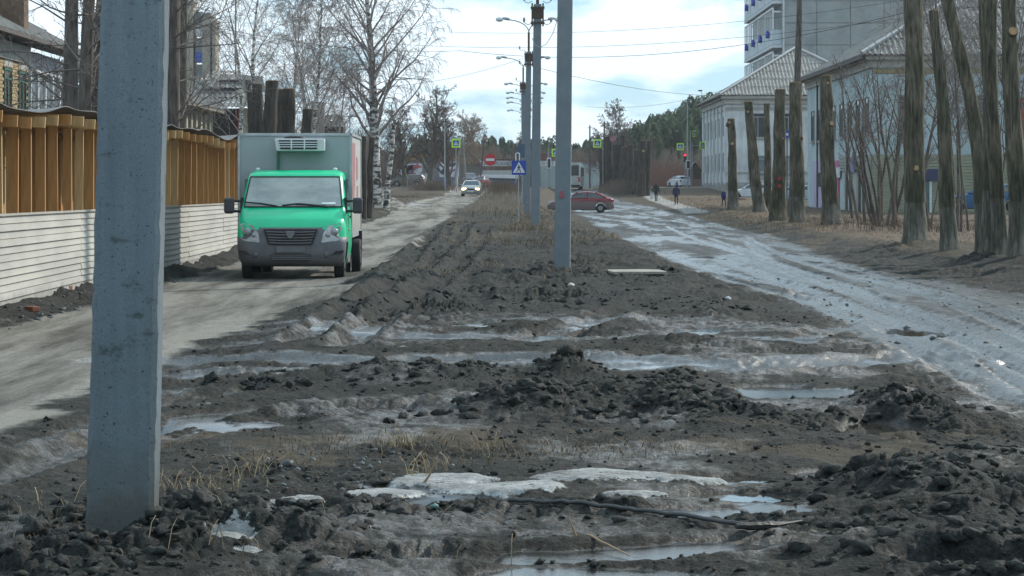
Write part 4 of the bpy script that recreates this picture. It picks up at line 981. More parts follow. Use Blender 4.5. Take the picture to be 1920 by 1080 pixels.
pole2 = street_pole(1054, 45, 1064, 0, .30, 'plain concrete pole at the middle of the muddy median', fittings=False, zt=9, rz=-.07, lamp=False, name='concrete_pole')
street_pole(1003.5, 80, 1008, 8, .305, 'second pole along the median with rusty clamps at its top', rz=0)
street_pole(988, 118, 991.5, 97, .30, 'lamp pole partly hidden behind the clamped pole, its twin lamps showing on both sides', rz=0)
far = [(983, 157, 981, 8.62, 'third twin lamp in the receding row, its lamps just under the tallest pair'), (985, 196, 986, 8.62, 'middle twin lamp of the receding row above the dry grass'), (986, 214, 986, 8.62, 'fifth twin lamp in the receding row before the crossing'), (984, 226, 984, 8.62, 'sixth twin lamp in the receding row at the crossing'), (984, 238, 983, 8.62, 'twin lamp just beyond the crossing edge in the row'), (981, 262, 981, 8.62, 'farthest twin lamp of the row, smallest on the skyline')]
for a, Y, b, zt, lb in far: street_pole(a, Y, b, 0, .32, lb, fittings=(Y < 230), zt=zt, rz=0, arm=1.55)
# hooded cable loop between the poles and phone wires
WIRE = mat('black_wire', (.02, .02, .022), .7)
def wire(a, b, sag, rad, label, grp='overhead wires', n=20):
    a, b = Vector(a), Vector(b); m = MB(); m.tube([a.lerp(b, i / n) - Vector((0, 0, sag * 4 * (i / n) * (1 - i / n))) for i in range(n + 1)], rad, 4)
    o = m.build('overhead_wire', WIRE); tag(o, label, 'wire', grp)
wire(P(300, 30, 90), P(860, 95, 150), .5, .012, 'wire running from the left treetops to the big birch')
wire(P(860, 95, 150), P(1720, 18, 120), 1.2, .014, 'lowest long wire crossing the bright sky to the right house roof')
wire(P(700, 80, 160), P(1900, 0, 130), 1.2, .011, 'upper long wire crossing the sky above the apartment block balconies')
wire(P(840, 60, 160), P(1920, -40, 130), 1.0, .010, 'topmost thin wire across the blue gap in the clouds')
wire(P(1000, 125, 118), P(1600, 130, 240), 2.0, .014, 'thin wire sagging from the lamp pole towards the hip roof')
wire(P(600, 160, 220), P(985, 108, 196), 1.0, .014, 'thin wire from the birches to the receding lamps')
wire(P(1100, 200, 230), P(1480, 115, 240), 1.5, .013, 'faint low wire from the stump group to the far house roof')
m = MB(); pts = [P(997, 70, 79.5), P(1003, 84, 79.5), P(1013, 89, 79.5), P(1025, 82, 79.5), P(1037, 62, 79.5), P(1046, 34, 79.5), P(1052, 12, 79.5), P(1060, -30, 79)]
m.tube(pts, .012, 5); o = m.build('hanging_cable', mat('twisted_cable', (.35, .36, .37), .6)); tag(o, 'looped pale cable hanging between the second and third poles', 'cable')
# red poster/mark panels on poles
m = MB(); m.box((.02, -.155, PZ(365, 45) ), (.07, .012, .13)); m.build('notice', mat('faded_red_notice', (.36, .10, .13), .8), pole2, off=(-PX(1056, 45) + pole2.location.x + .05, 0, 0))

# ------------------------------------------------------------------ signs and signals
YG = mat('fluorescent_yellow', (.52, .85, .06), .5, var=.05); SBL = mat('sign_blue', (.02, .055, .32), .45, var=.08); SW = mat('sign_white', (.66, .68, .70), .5, var=.08); SR = mat('sign_red', (.48, .03, .035), .45, var=.08); SK = mat('sign_black', (.012, .012, .014), .5)
def crossing_face(root, s, y, off=(0, 0, 0), flip=1):
    """blue square, white triangle, walking figure"""
    x0, z0 = off[0], off[2]
    m = MB(); m.box((x0, y, z0), (s, .03, s)); m.build('sign_plate', SBL, root)
    t = s * .42; m = MB(); m.prism([(x0 - t, z0 - t * .82), (x0 + t, z0 - t * .82), (x0, z0 + t * .95)], 'y', y - .028, y - .018); m.build('triangle', SW, root)
    f = MB(); k = s * .11; g = flip
    f.ell((x0 + .0, y - .035, z0 + k * 1.6), (k * .42, .01, k * .42), 8, 6)
    f.prism([(x0 - k * .4, z0 + k * 1.1), (x0 + k * .35, z0 + k * 1.1), (x0 + k * .35, z0 - k * .6), (x0 - k * .3, z0 - k * .6)], 'y', y - .042, y - .032)
    f.prism([(x0 - k * .3, z0 - k * .55), (x0 + k * .1, z0 - k * .55), (x0 - k * 1.2 * g, z0 - k * 2.7), (x0 - k * 1.7 * g, z0 - k * 2.6)], 'y', y - .042, y - .032)
    f.prism([(x0 - k * .1, z0 - k * .55), (x0 + k * .35, z0 - k * .55), (x0 + k * 1.4 * g, z0 - k * 2.6), (x0 + k * .9 * g, z0 - k * 2.7)], 'y', y - .042, y - .032)
    f.prism([(x0 - k * .3, z0 + k * .9), (x0 - k * 1.2 * g, z0 - k * .2), (x0 - k * .9 * g, z0 - k * .4), (x0 - k * .1, z0 + k * .5)], 'y', y - .042, y - .032)
    f.prism([(x0 + k * .3, z0 + k * .9), (x0 + k * 1.2 * g, z0 + k * .0), (x0 + k * .9 * g, z0 - k * .3), (x0 + k * .1, z0 + k * .5)], 'y', y - .042, y - .032)
    f.build('walking_figure', SK, root)
def post(root, h, rad=.04, mt=GALV, x=0, y=.06, z0=0):
    m = MB(); m.tube([(x, y, z0), (x, y, h)], rad, 8); return m.build('post', mt, root)
def yellow_sign(px, py, Y, s, label, zg=None, arm=0, w=None, turn=0):
    X = PX(px, Y); z = PZ(py, Y); g = gz(X, Y) if zg is None else zg
    r = empty('crosswalk_sign', (X, Y, 0), label, 'road sign', 'pedestrian crossing signs', turn)
    m = MB(); m.box((0, 0, z), (s, .03, s)); m.build('backing_board', YG, r)
    crossing_face(r, s * .66, -.03, (0, 0, z))
    post(r, z + s * .5, x=arm, z0=g - .05)
    if arm:
        m = MB(); m.tube([(0, .05, z), (arm, .05, z)], .03, 6); m.build('bracket', GALV, r)
    return r
yellow_sign(855, 268.5, 235, .86, 'yellow-bordered crossing sign on the tall grey post left of the road')
yellow_sign(1042, 286.5, 285, .95, 'yellow-bordered crossing sign half hidden behind the middle pole', arm=-.9)
yellow_sign(1120, 269, 258, .9, 'yellow-bordered crossing sign tucked against the left stump of the stump group', arm=.6)
yellow_sign(1275.5, 275, 262, .78, 'yellow-bordered crossing sign left of the traffic lights', arm=.85)
yellow_sign(1302, 250.5, 262, .72, 'highest yellow-bordered crossing sign, angled, right of the light mast', arm=-.75, turn=.95)
yellow_sign(1317, 273, 258, .8, 'yellow-bordered crossing sign cut by the corner of the plastered house', arm=-1.5, turn=.7)
# blue crossing sign by the poles
Y = 100.0; X = PX(973, Y); r = empty('pedestrian_sign', (X, Y, 0), 'blue square pedestrian crossing sign without yellow border beside the pole row', 'road sign')
crossing_face(r, .60, 0, (0, 0, PZ(314.5, Y))); post(r, PZ(302, Y), .028, x=-.02, z0=gz(X, Y) - .1)
m = MB(); m.tube([(-.13, .04, PZ(303, Y)), (-.13, .04, PZ(288, Y)), (-.05, .04, PZ(286.5, Y)), (.02, .04, PZ(288, Y)), (.02, .04, PZ(303, Y))], .024, 6); m.build('bracket', SW, r)
# no entry sign
Y = 190.0; X = PX(919, Y); r = empty('no_entry_sign', (X, Y, 0), 'round red no-entry sign with white bar at the far end of the median', 'road sign')
zc = PZ(299.5, Y); m = MB(); n = 28; m.prism([(.475 * math.cos(2 * math.pi * k / n), zc + .475 * math.sin(2 * math.pi * k / n)) for k in range(n)], 'y', -.02, .02); m.build('disc', SR, r)
m = MB(); m.box((0, -.035, zc), (.68, .02, .20)); m.build('bar', SW, r)
m = MB(); m.tube([(0, .05, zc), (2.35, .05, zc + .06)], .03, 6); m.build('bracket', RUST, r); post(r, zc + .3, .04, RUST, x=2.35, z0=gz(X + 2.35, Y) - .1)
# blank backs and small dark sign on the row
Y = 150.0; X = PX(979, Y); r = empty('blue_backed_sign', (X, Y, 0), 'dark blue sign back peeping out left of the receding poles', 'road sign')
m = MB(); m.prism([(.33 * math.cos(2 * math.pi * k / 20), PZ(283, Y) + .45 * math.sin(2 * math.pi * k / 20)) for k in range(20)], 'y', 0, .03); m.build('disc', mat('slate_blue_back', (.05, .10, .16), .5), r); post(r, PZ(270, Y), .03, z0=gz(X, Y) - .1)
# signals
def signal(px, py, Y, label, lit=None, w=.34, h=1.0, turn=0, frame=False):
    X = PX(px, Y); z = PZ(py, Y); r = empty('traffic_light', (X, Y, 0), label, 'traffic light', 'traffic lights', turn)
    if frame:
        m = MB(); m.box((0, .04, z), (w * 1.6, .02, h * 1.25)); m.build('backplate', SW, r)
    m = MB(); m.box((0, 0, z), (w, .2, h)); m.build('housing', mat('signal_housing', (.06, .07, .075), .5), r, bevel=.02)
    for k, c in enumerate(('r', 'y', 'g')):
        zz = z + h * (.32 - .32 * k); on = (lit == c)
        mt = mat('red_lens_lit', (.6, .02, .02), .3, emit=(1, .03, .05), estr=2.5) if on else mat('dark_lens', (.03, .03, .03), .2)
        m = MB(); n = 14; m.prism([(w * .34 * math.cos(2 * math.pi * q / n), zz + w * .34 * math.sin(2 * math.pi * q / n)) for q in range(n)], 'y', -.115, -.1); m.build('lens', mt, r)
        m = MB(); m.tube([(w * .38 * math.cos(R(a)), -.16, zz + w * .38 * math.sin(R(a))) for a in range(0, 181, 30)], .015, 4); m.build('visor', SK, r)
    g = gz(X, Y); post(r, z, .045, y=.16, z0=g - .1)
    return r
signal(1284.5, 296, 268, 'traffic light showing red on the left of the light mast', 'r', .36, 1.0)
signal(1290.5, 308.5, 262, 'white-framed traffic light on the right of the light mast', None, .34, .78, frame=True)
signal(1029.5, 306, 262, 'white-framed traffic light between the two grey poles', None, .30, .95, frame=True)
signal(967.5, 296, 240, 'dark traffic light above the blue pedestrian sign', None, .3, .8)
# light masts
def mast(px, pyt, pyb, Y, label, armpx=0, rad=.07, lean=0):
    X = PX(px, Y); r = empty('light_mast', (X, Y, 0), label, 'street lamp'); zt = PZ(pyt, Y)
    m = MB(); m.tube([(0, 0, gz(X, Y) - .1), (lean * .5, 0, zt * .5), (lean, 0, zt)], [rad, rad * .8, rad * .5], 8); m.build('mast', GALV, r)
    if armpx:
        L_ = armpx * Y / F; m = MB(); m.tube([(lean, 0, zt - .05), (lean + L_ * .3, 0, zt + .5), (lean + L_, 0, zt + .75)], .03, 5); m.build('lamp_arm', GALV, r)
        m = MB(); m.ell((lean + L_, 0, zt + .74), (.28, .12, .09), 8, 6); m.build('lamp_head', SK, r, smooth=True)
mast(1289, 196, 350, 264, 'thin steel light mast between the crossing signs', 4, .10)
mast(1317, 182, 350, 276, 'faint thin mast rising behind the corner of the plastered house', -4, .06)
mast(834, 236, 347, 236, 'tall grey light mast beside the yellow sign on the left', 0, .09)
mast(1029, 258, 349, 263, 'thin mast rising behind the signal between the poles', 0, .05)
mast(656, 203, 300, 150, 'thin grey mast above the truck box roof', 0, .06)
# leaning A-frame power pole
r = empty('braced_utility_pole', (PX(868, 262), 262, 0), 'old utility pole with a leaning brace in front of the birches', 'utility pole')
z0 = 1.5
OLDP = mat('weathered_pole', (.26, .25, .235), .9, var=.3)
m = MB(); m.tube([(PX(849, 262) - PX(868, 262), 0, z0), (PX(867, 262) - PX(868, 262), 0, PZ(258, 262))], [.14, .11], 8); m.build('brace', OLDP, r)
m = MB(); m.tube([(PX(874, 262) - PX(868, 262), .2, z0), (PX(867, 262) - PX(868, 262), .2, PZ(256, 262))], [.15, .11], 8); m.build('shaft', OLDP, r)
for px, pyt, pyb, Y, lean, lb in ((898, 262, 342, 300, .7, 'thin dark leaning pole left of the no-entry sign'), (1106, 235, 350, 300, 0, 'thin dark pole behind the bus roof'), (1133, 228, 300, 290, 0, 'dark pole top sticking out of the stump group')):
    X = PX(px, Y); r = empty('utility_pole', (X, Y, 0), lb, 'utility pole'); m = MB(); m.tube([(0, 0, 1.4), (lean, 0, PZ(pyt, Y))], [.12, .09], 7); m.build('shaft', mat('dark_pole', (.09, .08, .075), .9), r)
    m = MB(); m.box((lean, 0, PZ(pyt, Y) - .3), (.6, .06, .06)); m.build('crossarm', RUST, r)
# bus stop signs peeping between the topped poplars
Y = 120.0; X = PX(1476, Y); r = empty('blue_bus_stop_sign', (X, Y, 0), 'small blue and white stop sign between two topped poplars', 'road sign')
m = MB(); m.box((0, 0, PZ(252, Y)), (.16, .03, .40)); m.build('plate', SBL, r); m = MB(); m.box((0, -.02, PZ(252, Y)), (.10, .02, .12)); m.build('symbol', SW, r); post(r, PZ(246, Y), .03, mat('dark_pole', (.09, .08, .075), .9), z0=-.1)
# ------------------------------------------------------------------ vehicles
TYRE = mat('tyre', (.022, .022, .023), .85, var=.2); RIM = mat('steel_rim', (.30, .31, .32), .4, metal=.6)
CGLASS = mat('car_glass', (.05, .065, .07), .06, var=.4, scale=1.2, spec=.8)
PLAS = mat('grey_bumper_plastic', (.14, .145, .155), .6, var=.25, scale=5)
BLKP = mat('black_plastic', (.016, .016, .018), .55)
LENS = mat('clear_lamp', (.55, .57, .58), .12, var=.4, scale=9); TAIL = mat('tail_lamp', (.42, .02, .02), .25); WLAMP = mat('tail_lamp_white', (.6, .58, .56), .3)
def wheel(root, x, y, z, r, w, side, name='wheel'):
    """wheel with axis along X, outer face towards side"""
    m = MB(); N = 28; prof = [(-w / 2, r * .62), (-w / 2, r * .93), (-w * .38, r), (w * .38, r), (w / 2, r * .93), (w / 2, r * .62)]
    vs = [(a, b * math.cos(2 * math.pi * k / N), b * math.sin(2 * math.pi * k / N)) for k in range(N) for a, b in prof]
    n = len(prof); m.add(vs, [(k * n + j, k * n + j + 1, ((k + 1) % N) * n + j + 1, ((k + 1) % N) * n + j) for k in range(N) for j in range(n - 1)])
    m.add([(w * .1 * s_, r * .62 * math.cos(2 * math.pi * k / N), r * .62 * math.sin(2 * math.pi * k / N)) for s_ in (-1, 1) for k in range(N)], [tuple(range(N)), tuple(range(2 * N - 1, N - 1, -1))])
    t = empty_part(name, (x, y, z), root); m.build('tyre', TYRE, t, smooth=False)
    h = MB(); h.tube([(side * w * .1, 0, 0), (side * w * .42, 0, 0)], [r * .60, r * .52], 20)
    for k in range(7):
        a = 2 * math.pi * k / 7; h.box((side * w * .44, r * .30 * math.cos(a), r * .30 * math.sin(a)), (w * .1, r * .14, r * .4), rx=a - math.pi / 2 + math.pi / 2)
    h.tube([(side * w * .3, 0, 0), (side * w * .5, 0, 0)], [r * .14, r * .12], 10); h.build('rim', RIM, t)
    return t
def empty_part(name, loc, parent):
    o = bpy.data.objects.new(name, None); COL.objects.link(o); o.location = loc; o.parent = parent; o.empty_display_size = .1; return o

def loft(mb, stations):
    """stations: list of equal-length rings (closed) -> skin"""
    n = len(stations[0]); vs = [p for s in stations for p in s]
    fs = [(i * n + j, i * n + (j + 1) % n, (i + 1) * n + (j + 1) % n, (i + 1) * n + j) for i in range(len(stations) - 1) for j in range(n)]
    fs.append(tuple(range(n - 1, -1, -1))); fs.append(tuple((len(stations) - 1) * n + j for j in range(n)))
    mb.add(vs, fs)
def car(loc, rz, label, paint, kind='sedan', L_=4.4, Wd=1.7, H=1.45, lamps_on=False, group=None, plate=True, name='parked_car'):
    """car along local +X (front), built from the side profile"""
    r = empty(name, loc, label, 'car', group, rz); hw = Wd / 2; gc = .18; rw = .31
    xf, xr = L_ / 2, -L_ / 2; wxf, wxr = xf - .82, xr + .86
    belt = {'sedan': [(xf, .55), (xf - .04, .70), (xf - .5, .80), (xf - 1.25, .92), (xf - 1.6, .95), (xr + 1.0, .99), (xr + .25, .99), (xr + .03, .93), (xr, .80)],
            'hatch': [(xf, .55), (xf - .05, .72), (xf - .5, .86), (xf - 1.0, .97), (xf - 1.4, 1.0), (xr + .6, 1.05), (xr + .12, 1.04), (xr + .02, .95), (xr, .80)]}[kind]
    roof = {'sedan': [(xf - 1.28, .93), (xf - 2.02, H - .07), (xf - 2.5, H), (xr + 1.55, H - .02), (xr + 1.2, H - .08), (xr + .45, 1.0)],
            'hatch': [(xf - .95, .97), (xf - 1.75, H - .10), (xf - 2.4, H), (xr + .95, H - .03), (xr + .45, H - .10), (xr + .10, 1.06)]}[kind]
    bx = [p[0] for p in belt][::-1]; bz = [p[1] for p in belt][::-1]
    N = 56; st = []
    for i in range(N + 1):
        x = xr + L_ * i / N; zt = float(np.interp(x, bx, bz)); zb = gc + .06
        for wx in (wxf, wxr):
            d = abs(x - wx)
            if d < rw + .08: zb = max(zb, rw + math.sqrt(max(0, (rw + .08) ** 2 - d * d)))
        e = min(1, max(0, (min(x - xr, xf - x)) / .55)); w = hw * (.86 + .14 * math.sin(e * math.pi / 2))
        zb = min(zb, zt - .06); zm = zb + (zt - zb) * .55
        zt2 = zt
        ring = [(x, -w * .96, zb), (x, -w, zm), (x, -w * .97, zt2 - .05), (x, -w * .88, zt2), (x, -w * .4, zt2 + .025), (x, w * .4, zt2 + .025), (x, w * .88, zt2), (x, w * .97, zt2 - .05), (x, w, zm), (x, w * .96, zb)]
        st.append(ring)
    m = MB(); loft(m, st); m.build('body', paint, r, smooth=True).modifiers.new('e', 'EDGE_SPLIT').split_angle = R(38)
    u = MB(); u.box((0, 0, gc + .12), (L_ - .5, Wd - .34, .22)); u.build('underbody', BLKP, r)
    # roof and pillars as a shell, glass inside it
    rx = [p[0] for p in roof]; 
    wt = hw * .70; wb = hw * .90
    def wat(z): return wb + (wt - wb) * min(1, max(0, (z - .95) / (H - .1 - .95)))
    g = MB(); st = []
    for (x, z) in roof[1:-1]:
        st.append([(x, -wat(z) + .01, z - .10), (x, -wat(z) + .05, z - .03), (x, -wt * .5, z), (x, wt * .5, z), (x, wat(z) - .05, z - .03), (x, wat(z) - .01, z - .10)])
    loft(g, st)
    # pillars
    def strip(a, b, wd):
        for s in (-1, 1):
            A = Vector((a[0], s * (wat(a[1]) - .01), a[1])); B = Vector((b[0], s * (wat(b[1]) - .01), b[1])); g.tube([A, B], wd, 5)
    strip(roof[0], roof[1], .035); strip(roof[-1], roof[-2], .05)
    xm = (roof[1][0] + roof[-2][0]) / 2 - .05; strip((xm + .05, .97), (xm, H - .08), .035); 
    if kind == 'hatch': strip((xr + .75, 1.04), (xr + .7, H - .1), .09)
    g.build('roof', paint, r)
    gl = MB(); a, b = roof[0], roof[1]; gl.add([(a[0], -wat(a[1]) + .04, a[1]), (a[0], wat(a[1]) - .04, a[1]), (b[0], wat(b[1]) - .05, b[1]), (b[0], -wat(b[1]) + .05, b[1])], [(0, 1, 2, 3)]); gl.build('windscreen', CGLASS, r)
    gl = MB(); a, b = roof[-1], roof[-2]; gl.add([(a[0], -wat(a[1]) + .04, a[1]), (a[0], wat(a[1]) - .04, a[1]), (b[0], wat(b[1]) - .05, b[1]), (b[0], -wat(b[1]) + .05, b[1])], [(0, 3, 2, 1)]); gl.build('rear_window', CGLASS, r)
    for s in (-1, 1):
        for (xa, xb, xc, xd) in ((roof[0][0] - .10, xm + .08, xm + .04, roof[1][0] - .06), (xm + .0, roof[-1][0] + .12, roof[-2][0] + .04, xm - .04)):
            z0, z1 = .98, H - .11
            gl = MB(); gl.add([(xa, s * wat(z0), z0), (xb, s * wat(z0), z0 + .02), (xc, s * wat(z1), z1), (xd, s * wat(z1), z1)], [(0, 1, 2, 3)]); gl.build('side_window', CGLASS, r)
            # handle
        for xh in (xm + .25, xm - .75):
            q = MB(); q.box((xh, s * (hw + .0), .82), (.16, .03, .03)); q.build('door_handle', BLKP, r)
        q = MB(); q.ell((roof[0][0] - .28, s * (hw + .08), 1.0), (.07, .11, .08), 8, 6); q.build('mirror', paint, r, smooth=True)
        q = MB(); q.box((xf - .09, s * hw * .68, .64), (.18, hw * .42, .16), rz=-s * .22)
        q.build('headlight', mat('headlight_lit', (.9, .8, .6), .2, emit=(1.0, .62, .22), estr=9) if lamps_on else LENS, r, bevel=.02)
        q = MB(); q.box((xr + .07, s * hw * .74, .80), (.16, hw * .34, .17), rz=s * .2); q.build('tail_light', TAIL, r, bevel=.02)
        q = MB(); q.box((xr + .05, s * hw * .74, .68), (.14, hw * .32, .06), rz=s * .2); q.build('tail_light', WLAMP, r)
        for wx in (wxf, wxr): wheel(r, wx, s * (hw - .11), rw, rw, .19, s)
    for o in r.children:
        if o.name.split('.')[0] == 'wheel': o.rotation_euler = (0, 0, R(90)); 
    for s_, x in ((1, xf - .02), (-1, xr + .02)):
        q = MB(); q.box((x, 0, .42), (.14, Wd * .82, .20)); q.build('bumper', paint, r, bevel=.04)
        if plate: q = MB(); q.box((x + s_ * .085, 0, .46), (.015, .52, .11)); q.build('number_plate', SW, r)
    q = MB(); q.box((xf - .0, 0, .62), (.06, Wd * .34, .11)); q.build('grille', BLKP, r)
    return r
def paint(n, c, rough=.32, dirty=None): return mat(n, c, rough, spec=.55, col2=dirty or tuple(x * .8 for x in c), scale=2.2, metal=.05, detail=8)
DUSTY = paint('maroon_paint', (.26, .02, .032), dirty=(.20, .03, .04))
def _dust():
    n = DUSTY.node_tree.nodes; l = DUSTY.node_tree.links; b = n['Principled BSDF']; src = b.inputs['Base Color'].links[0].from_socket
    t = n.new('ShaderNodeTexCoord'); sx = n.new('ShaderNodeSeparateXYZ'); l.new(t.outputs['Object'], sx.inputs[0]); mr = n.new('ShaderNodeMapRange'); l.new(sx.outputs['Z'], mr.inputs[0]); mr.inputs[1].default_value = .68; mr.inputs[2].default_value = .84; mr.inputs[3].default_value = .85; mr.inputs[4].default_value = 0
    x = n.new('ShaderNodeMix'); x.data_type = 'RGBA'; l.new(mr.outputs[0], x.inputs[0]); l.new(src, x.inputs[6]); x.inputs[7].default_value = (.15, .13, .125, 1); l.new(x.outputs[2], b.inputs['Base Color'])
_dust()
# two-tone dusty maroon sedan crossing at the end of the right lane
car((PX(1089, 162), 162, gz(PX(1089, 162), 162) - .02), R(180 - 3), 'dusty red sedan crossing behind the plain concrete pole, with a driver', DUSTY, name='driven_car')
c_ = [o for o in COL.objects if o.name == 'driven_car'][0]
dz = gz(-3.6, 213)
car((PX(884, 213), 213, dz), R(-90 - 1), 'silver estate-like car driving towards us with both headlights on', paint('silver_paint', (.27, .31, .31)), kind='hatch', lamps_on=True, name='driven_car', Wd=1.72)
car((PX(765, 288), 288, gz(PX(765, 288), 288) + .05), R(180 - 8), 'dark brown-grey hatchback parked across the end of the left side path', paint('brown_grey_paint', (.085, .07, .062), dirty=(.12, .10, .085)), kind='hatch', L_=4.1, H=1.5)
car((PX(881, 305), 305, 2.2), R(-90), 'dark blue car waiting beyond the lit silver car', paint('navy_paint', (.02, .025, .07)), kind='hatch', name='driven_car', H=1.5)
car((PX(904, 300), 300, 1.82), R(74), 'dark red car showing its tail lamps beyond the lit silver car', paint('dark_red_paint', (.16, .03, .04)), name='driven_car')
car((PX(1409, 217), 217, gz(PX(1409, 217), 217) + .02), R(180 - 4), 'white-silver sedan parked between two topped poplars before the plastered house', paint('white_paint', (.62, .66, .70)), name='parked_car', group='cars parked by the right houses')
car((PX(1492, 205), 205, gz(PX(1492, 205), 205)), R(180 - 2), 'pale blue-grey car mostly hidden behind the topped poplars', paint('pale_blue_paint', (.36, .44, .56)), kind='hatch', name='parked_car', group='cars parked by the right houses')
car((PX(1848, 118), 118, gz(PX(1848, 118), 118) + .35), R(180 - 10), 'dark blue car parked behind the rightmost poplars', paint('blue_paint', (.012, .10, .22)), L_=4.3, name='parked_car', group='cars parked by the right houses')
car((PX(1273, 300), 300, 1.85), R(112), 'small white car parked far off left of the brown shed', paint('white_paint', (.62, .66, .70)), kind='hatch', name='parked_car', L_=3.8)

# bus seen from behind
def bus():
    Y = 258.0; X = PX(1053, Y); zb = gz(X, Y) - .05; W2 = 1.2; H = 2.95
    r = empty('city_bus', (X + .85, Y, zb), 'grey city bus seen from behind beside the plain pole', 'bus', None, R(-4))
    G_ = paint('bus_grey', (.40, .42, .40)); m = MB()
    st = []
    for y, k in ((0, .94), (.12, 1), (9, 1), (9.2, .95)):
        w = W2 * k; st.append([(-w, y, .4), (-w, y, 2.5), (-w + .12, y, H - .08), (-w + .35, y, H), (w - .35, y, H), (w - .12, y, H - .08), (w, y, 2.5), (w, y, .4)])
    loft(m, st); m.build('body', G_, r)
    m = MB(); m.box((0, -.01, 2.12), (2.0, .05, 1.1)); m.build('rear_window', CGLASS, r, bevel=.02)
    for s in (-1, 1):
        m = MB(); m.box((s * 1.02, -.03, 1.15), (.2, .06, .5)); m.build('tail_light', TAIL, r)
        for y in (2.2, 6.8): wheel(r, s * 1.0, y, .42, .42, .28, s)
        for k in range(5): m = MB(); m.box((s * (W2 + .0), 1.1 + k * 1.7, 2.0), (.04, 1.5, .95)); m.build('side_window', CGLASS, r)
        m = MB(); m.box((s * 1.12, -.0, 1.7), (.08, .05, 2.2)); m.build('corner_trim', SW, r)
    m = MB(); m.box((0, -.04, .42), (2.3, .12, .32)); m.build('bumper', BLKP, r)
    m = MB(); m.box((0, -.05, .85), (.5, .03, .12)); m.build('number_plate', SW, r)
    m = MB(); m.box((0, .0, 1.25), (1.3, .04, .4)); m.build('engine_cover', G_, r, bevel=.01)
bus()

